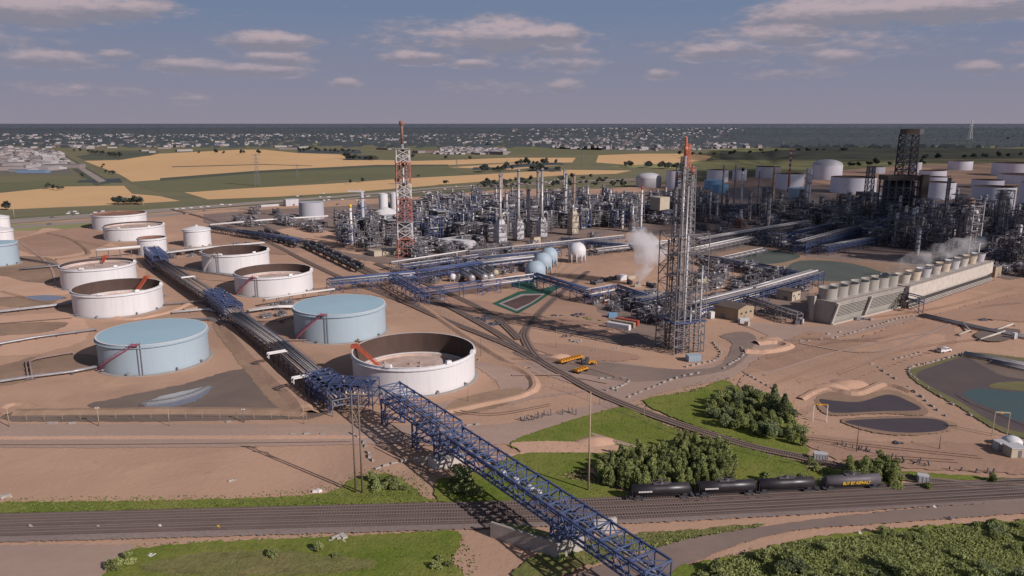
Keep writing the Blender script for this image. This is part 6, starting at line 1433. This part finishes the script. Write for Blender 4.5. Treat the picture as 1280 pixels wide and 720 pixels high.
# ================================================================ vegetation
def crown(rg,mb,cx,cy,cz,rx,rz,n,s):
    for k in range(n):
        u=rg.uniform(-1,1); t=rg.uniform(0,6.283); q=rg.uniform(.55,1)**.6; w=math.sqrt(1-u*u)
        x=cx+rx*q*w*math.cos(t); y=cy+rx*q*w*math.sin(t); z=cz+rz*q*u
        a=Vector((rg.gauss(0,1),rg.gauss(0,1),rg.gauss(0,.7))).normalized()*s*rg.uniform(.6,1.2); b=a.cross(Vector((rg.gauss(0,1),rg.gauss(0,1),rg.gauss(0,1)))).normalized()*s*rg.uniform(.5,1)
        p=Vector((x,y,z)); mb.quad(p-a-b,p+a-b*.6,p+a+b,p-a*.7+b)
def tree(seed,h,w,kind,label,n=700,s=.32,group=None,leaf='leaf',cat='tree',name='bush',tr=True):
    rg=random.Random(seed); root=empty(name,(0,0,-800),0,label,cat,group); parts=[]
    if tr:
        mb=MB(); mb.tube([(0,0,0),(.05*h*.1,0,h*.3),(0,.1,h*.75)],[h*.022+.05,h*.016+.04,.03],6)
        for k in range(5): a=rg.uniform(0,6.28); z=h*rg.uniform(.2,.55); mb.tube([(0,0,z),(w*.35*math.cos(a),w*.35*math.sin(a),z+h*.22)],[h*.01+.03,.02],4)
        parts.append(mb.build('trunk','wood',root))
    mb=MB()
    if kind=='poplar':
        for k in range(7): z=h*(.18+.75*k/6.5); crown(rg,mb,rg.uniform(-.15,.15)*w,rg.uniform(-.15,.15)*w,z,w*.5*math.sin(math.pi*(.25+.65*k/7))*rg.uniform(.8,1.1),h*.12,n//7,s)
    elif kind=='conifer':
        for k in range(9): t=k/9; crown(rg,mb,0,0,h*(.12+.85*t),w*.5*(1-t)*rg.uniform(.9,1.1)+.15,h*.07,int(n/9*(1.4-t)),s)
    else:
        for k in range(7): a=rg.uniform(0,6.28); d=w*.28*rg.random()**.5; crown(rg,mb,d*math.cos(a),d*math.sin(a),h*rg.uniform(.35,.78),w*rg.uniform(.2,.33),h*rg.uniform(.14,.24),n//7,s)
    parts.append(mb.build('crown',leaf,root)); KIDS[root.name]=parts; return root
def plant(protos,pts,seed,label=None,group=None,sc=(.8,1.2)):
    rg=random.Random(seed)
    for i,P in enumerate(pts):
        pr=rg.choice(protos); s=rg.uniform(*sc); rz=rg.uniform(0,6.28)
        if pr.name not in USED: USED.add(pr.name); pr.location=P; pr.rotation_euler.z=rz; pr.scale=(s,s,s*rg.uniform(.9,1.1))
        else: dup(pr,P,rz,scale=(s,s,s*rg.uniform(.85,1.15)))
def within(poly,n,seed,mind=2.0):
    rg=random.Random(seed); W=[at(*p) for p in poly]; x0,x1=min(p.x for p in W),max(p.x for p in W); y0,y1=min(p.y for p in W),max(p.y for p in W); c=[(p.x,p.y) for p in W]; out=[]; t=0
    while len(out)<n and t<n*60:
        t+=1; x,y=rg.uniform(x0,x1),rg.uniform(y0,y1)
        if inpoly(x,y,c) and (mind==0 or all((x-q.x)**2+(y-q.y)**2>mind*mind for q in out)): out.append(Vector((x,y,0)))
    return out
g1='trees of the dense grove behind the black tank cars'
gv=[tree(20+i,h,w,'poplar','slender green tree crowded in the grove behind the black tank cars',950,.16,g1,'leaf',name='poplar_tree') for i,(h,w) in enumerate(((5.6,2.1),(4.8,2.3),(6.0,2.2),(4.4,2.4),(5.2,2.0)))]
plant(gv,within([(748,598),(745,588),(775,579),(820,572),(868,558),(905,568),(920,590),(918,607),(870,614),(800,618),(760,611)],262,11,.95),12)
g2='bushes of the slope thicket above the long track'
gv2=[tree(30+i,h,w,'round','leafy bush in the thicket on the slope above the long track',800,.19,g2,k) for i,(h,w,k) in enumerate(((4.2,3.0,'leaf'),(5.0,3.2,'leaf'),(3.2,2.8,'leaf'),(4.4,3.6,'leaf_dark')))]
plant(gv2,within([(885,510),(915,492),(945,498),(985,515),(1000,540),(1005,560),(960,552),(905,535),(880,522)],120,13,1.5),14)
cf=tree(40,12.5,7,'conifer','tall dark spruce at the upper right of the slope thicket, left of two',2600,.3,None,'leaf_dark','conifer','spruce_tree'); cf.location=at(966,520); cf.rotation_euler.z=1
cf2=tree(41,10.5,6.2,'conifer','tall dark spruce at the upper right of the slope thicket, right of two',2200,.3,None,'leaf_dark','conifer','spruce_tree'); cf2.location=at(979,526)
g3='trees of the clump right of the slope where the last tank car stands'
gv3=[tree(50+i,h,w,'poplar','green tree in the clump beside the grey tank car',950,.16,g3,'leaf',name='poplar_tree') for i,(h,w) in enumerate(((5.8,2.4),(5.0,2.5)))]
plant(gv3,within([(1058,600),(1060,590),(1090,588),(1120,594),(1118,606),(1100,608),(1065,607)],36,15,1.1),16)
g4='bushes of the lower right scrub'
gv4=[tree(60+i,h,w,'round','bush in the wide scrub at the lower right corner',700,.21,g4,k) for i,(h,w,k) in enumerate(((2.6,3.2,'leaf_olive'),(3.4,3.6,'leaf'),(2.0,3.0,'leaf_olive'),(3.0,4.2,'leaf_dark'),(1.6,2.6,'leaf_olive')))]
GL=[at(*p) for p in ((930,712),(1010,700),(1110,690),(1200,680),(1060,675),(1250,700),(980,690),(1160,712))]
SQ=within([(845,745),(880,712),(940,696),(1000,682),(1100,668),(1290,656),(1330,760)],330,17,1.2); SQ=[q for q in SQ if min((q-g_).length for g_ in GL)>6.0][:150]
plant(gv4,SQ[:80],18,sc=(.5,1.5))
rg=random.Random(77); merge([(q,rg.choice(gv4),rg.uniform(.45,.95),rg.uniform(0,6.28)) for q in SQ[80:]],'scrub','undergrowth filling the wide scrub at the lower right corner','scrub')
g5='bushes on the verges of the railway yard'
gv5=[tree(70+i,h,w,'round','low bush on the grass beside the railway yard',500,.2,g5,k) for i,(h,w,k) in enumerate(((2.4,3.4,'leaf'),(1.5,2.6,'leaf_olive'),(3.0,3.0,'leaf')))]
pts=[at(x,y) for x,y in ((470,607),(477,603),(484,606),(490,601),(480,611),(497,608),(470,614),(492,614),(505,613),(466,602),(566,612),(574,606),(580,614),(588,608),(572,618),(585,620),(596,615),(560,620),(563,604),(600,621),(1140,597),(1150,599),(1235,603),(1242,604),(1128,600),(1020,590),(1015,583),(1030,592),(1045,598),(1052,602),(1000,604),(955,603),(940,606),(1120,611),(1160,611),(165,705),(150,709),(140,713),(160,698),(550,700),(560,708),(545,712),(400,690),(420,697),(340,697),(700,700),(716,694))]
plant(gv5,pts,19)
dk=tree(80,6.5,7,'round','single large dark bush in the shadow of the bridge on the green verge',1100,.36,None,'leaf_dark','bush','bush'); dk.location=at(576,607)
# short scrub and tall grass that nobody could count
def tufts(poly,n,seed,label,m='weed',s=.45,h=.5):
    rg=random.Random(seed); mb=MB()
    for P in within(poly,n,seed,0):
        a=rg.uniform(0,6.28); d=Vector((math.cos(a),math.sin(a),0))*s*rg.uniform(.5,1.3); hh=Vector((rg.uniform(-.2,.2),rg.uniform(-.2,.2),h*rg.uniform(.4,1.3))); mb.quad(P-d,P+d,P+d*.6+hh,P-d*.6+hh)
    o=mb.build('tall_grass',m); o['kind']='stuff'; tag(o,label,'grass',kind='stuff'); return o
tufts([(850,745),(880,710),(1000,680),(1290,654),(1330,760)],34000,21,'rough grass between the bushes at the lower right','leaf_olive',h=.9,s=.4)
tufts([(0,642),(0,630),(300,626),(410,620),(440,604),(520,612),(535,630)],5000,22,'grass of the left verge along the yard tracks',h=.45)
tufts([(130,745),(165,692),(340,678),(560,670),(570,690),(560,745)],9000,23,'long grass of the foreground field',h=.4,s=.35)
tufts([(560,626),(560,603),(650,572),(735,576),(738,590),(790,625)],5000,24,'grass under the truss bridge',h=.4,s=.35)
tufts([(645,553),(775,512),(920,558),(1110,602),(930,610),(760,585)],8000,25,'grass of the slope below the long track',h=.4,s=.4)
tufts([(805,502),(903,478),(990,508),(1008,562),(930,548)],4000,26,'grass of the slope above the long track',h=.4,s=.4)
tufts([(690,690),(800,670),(955,658),(860,674),(740,706)],2500,27,'dry weeds between yard and grey road','leaf_olive',h=.5)
tufts([(830,770),(835,715),(930,688),(1100,660),(1300,648),(1340,770)],4000,28,'stray weeds thinning out at the edge of the lower right scrub','weed',h=.35,s=.3)
tufts([(0,648),(0,622),(300,618),(420,605),(450,585),(520,590),(550,632)],1500,29,'stray weeds along the left verge','weed',h=.3,s=.3)
tufts([(780,512),(900,468),(1000,490),(1030,575),(960,572)],1500,30,'stray weeds around the slope thicket','weed',h=.35,s=.3)
tufts([(110,745),(140,682),(560,660),(600,690),(590,745)],2000,31,'stray weeds at the edge of the foreground field','weed',h=.3,s=.3)
# ---------------------------------------------------------------- distance: trees, houses, towns
gt='small trees scattered over the distant farmland'
ft=[tree(90+i,h,w,'round','small tree far off on the farmland',90,1.5,gt,'leaf_far',name='farmland_tree') for i,(h,w) in enumerate(((11,12),(9,14),(13,10)))]
def linept(a,b,n,seed,j=.6):
    rg=random.Random(seed); return [at(a[0]+(b[0]-a[0])*rg.random()+rg.uniform(-j,j),a[1]+(b[1]-a[1])*rg.random()) for _ in range(n)]
pts=[at(x,y) for x,y in ((130,208),(127,210),(138,217),(133,216),(141,218),(10,262),(8,262),(67,237),(72,238),(78,237),(60,236),(102,219),(103,222),(557,231),(497,230),(453,228),(523,222),(438,230))]
for i in range(16): pts.append(at(144+i*2.2,255+random.Random(i).uniform(-.6,.6)))
for i in range(40): rg=random.Random(i+50); pts.append(at(rg.uniform(600,665),rg.uniform(226,236)))
for i in range(26): rg=random.Random(i+150); pts.append(at(rg.uniform(690,800),rg.uniform(222,234)))
plant(ft,pts,31,sc=(.5,.95))
pts=[]
for (a,b,n) in (((430,199),(470,200),22),((600,215),(640,213),10),((640,207),(700,205),12),((660,213),(700,214),10),((775,208),(850,211),18),((90,189),(150,196),20),((370,189),(450,191),22),((240,192),(330,193),6),((850,195),(960,193),10),((1060,209),(1160,206),10),((1150,200),(1280,196),14),((930,190),(1060,189),12),((510,198),(600,200),12)):
    rg=random.Random(n+int(a[0])); 
    for _ in range(n): t=rg.random(); pts.append(at(a[0]+(b[0]-a[0])*t,a[1]+(b[1]-a[1])*t+rg.uniform(-.7,.7)))
plant(ft,pts[::1][:170],32,sc=(.9,1.5))
# woods on the horizon: one mass
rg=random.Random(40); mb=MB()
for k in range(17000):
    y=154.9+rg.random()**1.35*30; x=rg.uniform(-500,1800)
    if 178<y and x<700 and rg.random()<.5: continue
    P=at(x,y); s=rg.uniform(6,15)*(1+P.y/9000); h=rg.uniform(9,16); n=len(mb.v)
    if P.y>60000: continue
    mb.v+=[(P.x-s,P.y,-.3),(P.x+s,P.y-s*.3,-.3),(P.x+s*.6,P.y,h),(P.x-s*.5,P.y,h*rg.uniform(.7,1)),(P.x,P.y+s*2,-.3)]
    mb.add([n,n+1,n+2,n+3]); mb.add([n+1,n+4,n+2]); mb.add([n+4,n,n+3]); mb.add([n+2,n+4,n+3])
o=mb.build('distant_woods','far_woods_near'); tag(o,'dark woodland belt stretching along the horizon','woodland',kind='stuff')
# houses
hp=[]
def house(w,d,h,wall,roof,label,name='house',flat=False,group=None):
    root=empty(name,(0,0,-900),0,label,'house' if name=='house' else 'warehouse',group); mb=MB(); mb.box((0,0,h/2),(w,d,h)); parts=[mb.build('wall',wall,root)]; mb=MB()
    if flat: mb.box((0,0,h+.2),(w+.6,d+.6,.4))
    else:
        n=len(mb.v); hh=h*.45; mb.v+=[(-w/2-.5,-d/2-.5,h),(w/2+.5,-d/2-.5,h),(w/2+.5,d/2+.5,h),(-w/2-.5,d/2+.5,h),(-w/2,0,h+hh),(w/2,0,h+hh)]; [mb.add(q) for q in ([0,1,5,4],[2,3,4,5],[0,4,3],[1,2,5])]
    parts.append(mb.build('roof',roof,root)); KIDS[root.name]=parts; return root
gh='houses of the distant suburbs'
hs=[house(13,10,6,'house_wall','house_roof','distant suburban house with grey roof',group=gh),house(12,10,6,'house_wall2','house_roof2','distant suburban house with brown roof',group=gh),house(15,11,7,'house_wall2','white_roof','distant suburban house with pale roof',group=gh),house(12,12,6,'house_wall3','house_roof','distant brown walled suburban house',group=gh)]
gw='low warehouses of the distant industrial strips'
ws=[house(70,34,9,'house_wall2','white_roof','distant long white warehouse roof','warehouse',True,gw),house(46,30,8,'house_wall','white_roof','distant pale walled warehouse','warehouse',True,gw),house(90,30,9,'house_wall3','house_roof','distant dark roofed long warehouse','warehouse',True,gw)]
def region(poly,n,seed,mind): return within(poly,n,seed,mind)
plant(hs,region([(655,181),(700,185),(800,188),(850,189),(850,180),(760,177),(680,175)],150,51,16),52,sc=(1.0,1.7))
plant(hs,region([(880,186),(960,186),(935,181),(880,180)],35,53,16),54,sc=(1.0,1.7))
plant(hs,region([(0,205),(80,205),(70,190),(0,186)],75,55,14),56,sc=(.8,1.5))
plant(hs,region([(550,190),(600,193),(625,192),(600,186),(560,185)],35,57,14),58,sc=(.8,1.3))
WP=[(180,189),(190,191),(205,182),(228,182),(192,184),(205,186),(230,189),(95,184),(118,183),(110,186),(10,177),(25,177),(245,173),(255,173),(300,171),(312,171),(350,184),(365,183),(380,185),(360,187),(420,172),(410,175),(440,178),(450,178),(462,179),(405,168),(415,169),(560,175),(570,176),(600,177),(520,173),(530,191),(545,190),(480,187),(500,175),(600,193),(620,193),(0,200),(20,200),(35,202),(50,205),(15,208),(40,209),(80,210),(30,215),(60,213),(5,213),(920,181),(905,180),(700,162),(712,163),(690,160),(915,161),(925,163),(140,185),(60,180),(40,180),(85,178),(130,176),(340,176),(330,174),(470,176),(640,172),(650,170)]
plant(ws,[at(x,y) for x,y in WP],60,sc=(.5,.95))
bl_=house(70,26,8,'town_blue','town_blue','blue roofed warehouse beside the distant white domes','warehouse',True); bl_.location=at(276,182)
bl2=house(60,16,5,'town_blue','town_blue','long blue fronted shop row in front of the left suburb','warehouse',True); bl2.location=at(42,216)
rd=house(80,30,7,'house_roof2','brick','red roofed warehouse beyond the wheat, right of the left flare tower','warehouse',True); rd.location=at(532,191)
# the rest of the suburbs: a mass beyond counting
rg=random.Random(70); mb=MB(); mb2=[]
def mass(poly,n,s0,s1,seed):
    rg=random.Random(seed)
    for P in within(poly,n,seed,0): a=rg.uniform(0,3); s=rg.uniform(s0,s1); mb.cur=rg.choice((0,0,1,2,2)); mb.box((P.x,P.y,s*.18),(s*rg.uniform(1,1.8),s,s*.36),a)
mass([(640,180),(660,174),(760,172),(900,176),(960,182),(850,189),(700,186)],700,9,18,71); mass([(0,178),(0,168),(640,168),(640,180),(300,178)],800,10,26,72)
mass([(-200,212),(0,212),(90,212),(75,190),(0,187),(-200,190)],600,8,18,73); mass([(540,193),(555,184),(630,186),(635,193)],250,8,16,74); mass([(640,165),(640,161),(930,160),(930,165)],90,20,45,75); mass([(640,172),(640,167),(900,166),(900,174)],160,16,30,76); mass([(0,186),(0,179),(330,178),(330,183)],160,12,24,77)
o=mb.build('distant_town',['house_wall2','house_roof2','white_roof']); tag(o,'sprawl of tiny roofs and houses near the horizon','town',kind='stuff')
# pylons
for i,(x,yb,yt,m) in enumerate(((322,232,192,'steel'),(1212,176,150,'white_dull'),(805,213,202,'steel'),(728,208,190,'steel'),(571,212,198,'steel'),(372,222,205,'steel'))):
    P=at(x,yb); h=max(18,hgt(x,yb,yt)); root=empty('power_pylon',P,.3,('lattice pylon standing in the near wheat','pale tall mast on the far right horizon','tiny pylon right of the distant wheat','pylon on the distant green field','pylon at the wheat edge right of the flare tower','thin pylon on the green strip')[i],'pylon'); mb=MB(); lattice_tower(mb,h*.16,h*.03,0,h,6,h*.008,kd=h*.005); mb.build('lattice',m,root); mb=MB()
    for z in (.72,.84,.95): mb.beam((-h*.14,0,h*z),(h*.14,0,h*z),h*.01)
    mb.build('crossarm',m,root)
mb=MB(); P=at(568,250); rg=random.Random(5)
for i in range(5):
    for j in range(12): a=j/12*6.28; k=(1,.8,.55,.3,.02)[i]*rg.uniform(.85,1.15); mb.v.append((16*k*math.cos(a),7*k*math.sin(a),(0,2.5,4,5,5.5)[i]))
for i in range(4):
    for j in range(12): a=i*12+j;b=i*12+(j+1)%12; mb.add([a,b,b+12,a+12])
o=mb.build('coal_heap','coke'); o.location=P; tag(o,'dark heap of material behind the refinery car park','heap')
# ================================================================ steam
def steam(name,label,rings,dens,loc,seed,noise=.12,thr=.40,span=.2):
    mb=MB(); n=18; rg=random.Random(seed)
    for x,y,z,rx,ry in rings:
        for j in range(n): a=j/n*6.283; k=1+.16*math.sin(a*3+z)+rg.uniform(-.08,.08); mb.v.append((x+rx*k*math.cos(a),y+ry*k*math.sin(a),z))
    for i in range(len(rings)-1):
        for j in range(n): a=i*n+j;b=i*n+(j+1)%n; mb.add([a,b,b+n,a+n],True)
    mb.add([j for j in range(n)][::-1]); mb.add([(len(rings)-1)*n+j for j in range(n)])
    m=bpy.data.materials.new(name); m.use_nodes=True; N,L=nt(m); N.remove(N['Principled BSDF']); M[name]=m
    v=N.new('ShaderNodeVolumePrincipled'); v.inputs['Color'].default_value=(.985,.97,.98,1); v.inputs['Anisotropy'].default_value=.2
    tc=N.new('ShaderNodeTexCoord'); nz=N.new('ShaderNodeTexNoise'); nz.inputs['Scale'].default_value=noise; nz.inputs['Detail'].default_value=4; nz.inputs['Roughness'].default_value=.6; L.new(tc.outputs['Object'],nz.inputs['Vector'])
    mr=N.new('ShaderNodeMapRange'); mr.inputs[1].default_value=thr; mr.inputs[2].default_value=thr+span; mr.inputs[4].default_value=dens; L.new(nz.outputs[0],mr.inputs[0]); L.new(mr.outputs[0],v.inputs['Density']); L.new(v.outputs[0],N['Material Output'].inputs['Volume'])
    o=mb.build(name,name); o.location=loc; tag(o,label,'steam'); return o
P=at(797,358); k=depth(P)/F
def zz(y): return hgt(797,358,y)
steam('steam_plume','white steam plume rising from the ground vent left of the derrick',[((cx-797)*k,0,zz(y),w*k/2*1.15,w*k/2*.9) for cx,y,w in ((797,356,3),(799,350,9),(801,342,15),(806,334,22),(810,325,30),(810,316,36),(807,306,38),(801,298,36),(797,290,26),(799,284,12))],.34,P,1,.12,.38,.30)
A=at(1134,386); d=Vector((math.cos(R(39.5)),math.sin(R(39.5)),0)); s=Vector((-d.y,d.x,0))
rr=[]
mbr=[(-6,17,2),(8,20,5),(20,21,4.4),(35,22,6.5),(50,21,5),(62,23,7),(76,22,5.5),(90,23,7.5),(104,22,6),(118,23,7),(128,24,3)]
mb=MB(); n=14
C0=A+s*8
for t,z,r in mbr:
    for j in range(n): a=j/n*6.283; q=d*t+s*(r*1.1*math.cos(a)+3); mb.v.append((q.x,q.y,z+1+r*.8*math.sin(a)))
for i in range(len(mbr)-1):
    for j in range(n): a=i*n+j;b=i*n+(j+1)%n; mb.add([a,b,b+n,a+n],True)
mb.add(list(range(n))[::-1]); mb.add([(len(mbr)-1)*n+j for j in range(n)])
m=M['steam_plume'].copy(); M['tower_mist']=m
for nd in m.node_tree.nodes:
    if nd.type=='MAP_RANGE': nd.inputs[4].default_value=.07; nd.inputs[1].default_value=.45; nd.inputs[2].default_value=.75
o=mb.build('steam_drift','tower_mist'); o.location=C0; tag(o,'thin steam drifting over the fan stacks of the long white cooling tower','steam')
P=at(1176,307); o=MB(); o.ball((0,0,0),1.0,10,6); b=o.build('obstruction_light','red'); b.location=(P.x,P.y,16); tag(b,'small red lamp on the dark units above the cooling tower','lamp')
# unseen low cloud added off right, outlined to shade the right hand plant
sdv=Vector((.80,-.60,0)).normalized(); hc=650.0; offc=sdv*(hc/math.tan(R(29.5)))
poly=[(185,670),(300,600),(420,575),(800,560),(1500,1200),(2300,2900),(1400,3300),(800,2900),(520,1900),(330,1200)]
pp=smooth([Vector((x,y,0))+offc for x,y in poly],8,True); cc=sum(pp,Vector())/len(pp); mb=MB(); rg=random.Random(4); n=len(pp)
for k,z,j in ((.02,-8,0),(.6,-12,10),(.92,-4,30),(1.0,14,38),(.9,60,40),(.6,130,50),(.25,170,40),(.02,180,0)):
    for i,p in enumerate(pp): q=cc+(p-cc)*(k*(1+rg.uniform(-.03,.03))); mb.v.append((q.x+rg.uniform(-j,j),q.y+rg.uniform(-j,j),hc+z+rg.uniform(-j,j)*.5*(z>0)))
for r_ in range(7):
    for i in range(n): a=r_*n+i;b=r_*n+(i+1)%n; mb.add([a,b,b+n,a+n],True)
m=mat('cloud',(.8,.8,.82),rough=1,spec=0); M['cloud']=m; Nn,Ll=nt(m); tb=Nn.new('ShaderNodeBsdfTransparent'); ms=Nn.new('ShaderNodeMixShader'); g=Nn.new('ShaderNodeNewGeometry'); nz=Nn.new('ShaderNodeTexNoise'); nz.inputs['Scale'].default_value=.008; nz.inputs['Detail'].default_value=5; Ll.new(g.outputs['Position'],nz.inputs['Vector']); mr=Nn.new('ShaderNodeMapRange'); mr.inputs[1].default_value=.3; mr.inputs[2].default_value=.6; mr.inputs[3].default_value=.12; mr.inputs[4].default_value=.42; Ll.new(nz.outputs[0],mr.inputs[0]); Ll.new(mr.outputs[0],ms.inputs[0]); Ll.new(tb.outputs[0],ms.inputs[1]); Ll.new(Nn['Principled BSDF'].outputs[0],ms.inputs[2]); Ll.new(ms.outputs[0],Nn['Material Output'].inputs[0])
struct(mb.build('cloud','cloud'))
# ================================================================ sky, sun, camera
w=bpy.data.worlds.new('World'); scene.world=w; w.use_nodes=True; N,L=w.node_tree.nodes,w.node_tree.links
bg=N['Background']; sky=N.new('ShaderNodeTexSky'); sky.sky_type='NISHITA'; sky.sun_disc=False
EL=R(29.5); sd=Vector((.80,-.60,0)).normalized()
sky.sun_elevation=EL; sky.sun_rotation=math.atan2(sd.x,sd.y); sky.altitude=600; sky.air_density=1.0; sky.dust_density=1.2; sky.ozone_density=1.5
def math_(op,a=None,b=None,c=None,clamp=False):
    n=N.new('ShaderNodeMath'); n.operation=op; n.use_clamp=clamp
    for i,x in enumerate((a,b,c)):
        if x is None: continue
        if isinstance(x,(int,float)): n.inputs[i].default_value=x
        else: L.new(x,n.inputs[i])
    return n.outputs[0]
def mixc(f,a,b):
    n=N.new('ShaderNodeMix'); n.data_type='RGBA'
    if isinstance(f,(int,float)): n.inputs[0].default_value=f
    else: L.new(f,n.inputs[0])
    for i,x in ((6,a),(7,b)):
        if isinstance(x,tuple): n.inputs[i].default_value=(*x,1)
        else: L.new(x,n.inputs[i])
    return n.outputs[2]
geo=N.new('ShaderNodeTexCoord'); sep=N.new('ShaderNodeSeparateXYZ'); L.new(geo.outputs['Generated'],sep.inputs[0])
X,Y,Zc=sep.outputs
hyp=math_('SQRT',math_('ADD',math_('MULTIPLY',X,X),math_('MULTIPLY',Y,Y)))
el=math_('DIVIDE',Zc,math_('MAXIMUM',hyp,.001)); az=math_('ARCTAN2',X,Y)
sc=N.new('ShaderNodeVectorMath'); sc.operation='SCALE'; L.new(sky.outputs[0],sc.inputs[0]); sc.inputs['Scale'].default_value=SKYK
def ramp(v,a,b,smooth_=True):
    r=N.new('ShaderNodeMapRange'); r.interpolation_type='SMOOTHSTEP' if smooth_ else 'LINEAR'; r.inputs[1].default_value=a; r.inputs[2].default_value=b; L.new(v,r.inputs[0]); return r.outputs[0]
haze=mixc(ramp(el,-.01,.135,False),HZ0,HZ1)
base=mixc(ramp(el,.12,.9),haze,sc.outputs[0])
# clouds: low cumulus in chosen directions, ragged by noise
cmb=N.new('ShaderNodeCombineXYZ'); L.new(math_('MULTIPLY',az,1.0),cmb.inputs[0]); L.new(math_('MULTIPLY',el,3.2),cmb.inputs[1])
def noise(scale,detail,rough=.55,off=0):
    n=N.new('ShaderNodeTexNoise'); n.inputs['Scale'].default_value=scale; n.inputs['Detail'].default_value=detail; n.inputs['Roughness'].default_value=rough
    if off:
        a=N.new('ShaderNodeVectorMath'); a.operation='ADD'; a.inputs[1].default_value=(off,off*.7,0); L.new(cmb.outputs[0],a.inputs[0]); L.new(a.outputs[0],n.inputs['Vector'])
    else: L.new(cmb.outputs[0],n.inputs['Vector'])
    return n.outputs[0]
n1=noise(16,5); n2=noise(45,4,.6,3.1)
edge=math_('ADD',math_('MULTIPLY',math_('SUBTRACT',n1,.5),2.4),math_('MULTIPLY',math_('SUBTRACT',n2,.5),1.5))
tot=None; lit=None
CL=[(40,14,95,15,1),(140,10,70,13,1),(60,74,60,9,.8),(145,68,20,6,.8),(337,52,58,12,1.2),(345,73,46,9,.9),(235,82,50,8,1),(310,88,70,8,1),(432,104,20,7,1.2),(520,72,50,8,1.1),(590,80,28,6,1),(630,44,70,20,.9),(700,44,38,13,1),(600,50,120,20,.55),(700,62,40,10,.6),(705,108,24,9,.9),(700,80,50,8,.5),(825,93,20,6,.9),(1040,18,110,20,1.1),(1180,10,120,16,1.1),(985,43,60,12,1.1),(920,62,50,11,.7),(1045,72,38,9,1),(1225,85,20,7,1),(1290,84,18,6,1),(990,92,50,5,.5),(240,124,20,5,.4),(880,66,30,10,.7),(90,112,60,5,.35),(1000,55,120,16,.35),(620,110,60,6,.35),(-120,40,90,14,1),(1400,50,90,14,1)]
for px,py,hw,hh,st in CL:
    u=(px-640)/F; v=(360-py)/F; dx,dy,dz=u,C_+S_*v,-S_+C_*v; a0=math.atan2(dx,dy); e0=dz/math.hypot(dx,dy)
    da=math_('DIVIDE',math_('SUBTRACT',az,a0),hw/F); de=math_('DIVIDE',math_('SUBTRACT',el,e0),hh*1.12/F)
    q=math_('SUBTRACT',1,math_('ADD',math_('MULTIPLY',da,da),math_('MULTIPLY',de,de)))
    q=math_('MULTIPLY',math_('MAXIMUM',q,-2),st)
    l=math_('MULTIPLY',math_('MAXIMUM',q,0),de)
    tot=q if tot is None else math_('MAXIMUM',tot,q); lit=l if lit is None else math_('ADD',lit,l)
# elsewhere in the sky, broken cloud from noise alone
gen=math_('MULTIPLY',math_('SUBTRACT',noise(3.2,5,.6,9.0),.56),6.0)
away=ramp(el,.19,.3); tot=math_('MAXIMUM',tot,math_('ADD',math_('MULTIPLY',gen,away),math_('MULTIPLY',math_('SUBTRACT',away,1),3)))
mask=ramp(math_('ADD',tot,edge),-.45,.85)
top=ramp(math_('ADD',lit,math_('MULTIPLY',math_('SUBTRACT',n2,.5),.9)),-.28,.42)
cloud=mixc(top,CLB,CLT)
fadeh=ramp(el,.02,.12)
cmask=math_('MULTIPLY',mask,math_('MULTIPLY_ADD',fadeh,.35,.5))
final=mixc(cmask,base,cloud)
L.new(final,bg.inputs[0]); bg.inputs[1].default_value=1.0
sun=bpy.data.lights.new('sun','SUN'); sun.energy=SUNE; sun.angle=R(.53); sun.color=(1.0,.93,.885); so=bpy.data.objects.new('sun',sun); COL.objects.link(so)
dirv=-(sd*math.cos(EL)+Vector((0,0,math.sin(EL)))); so.rotation_euler=dirv.to_track_quat('-Z','Y').to_euler(); so.location=(300,-200,400)
cam=bpy.data.cameras.new('camera'); cam.sensor_width=36; cam.lens=36*F/1280; cam.clip_start=1; cam.clip_end=200000; co=bpy.data.objects.new('camera',cam); COL.objects.link(co); co.location=(0,0,H); co.rotation_euler=(math.pi/2-TH,0,0); scene.camera=co
scene.render.engine='CYCLES'; scene.cycles.max_bounces=5; scene.cycles.volume_bounces=4; scene.cycles.volume_step_rate=2; scene.cycles.volume_max_steps=128; scene.cycles.transparent_max_bounces=4
scene.view_settings.view_transform='Standard'; scene.view_settings.look='None'; scene.view_settings.exposure=0
scene.render.resolution_x=1024; scene.render.resolution_y=576
print('objects',len(bpy.data.objects))
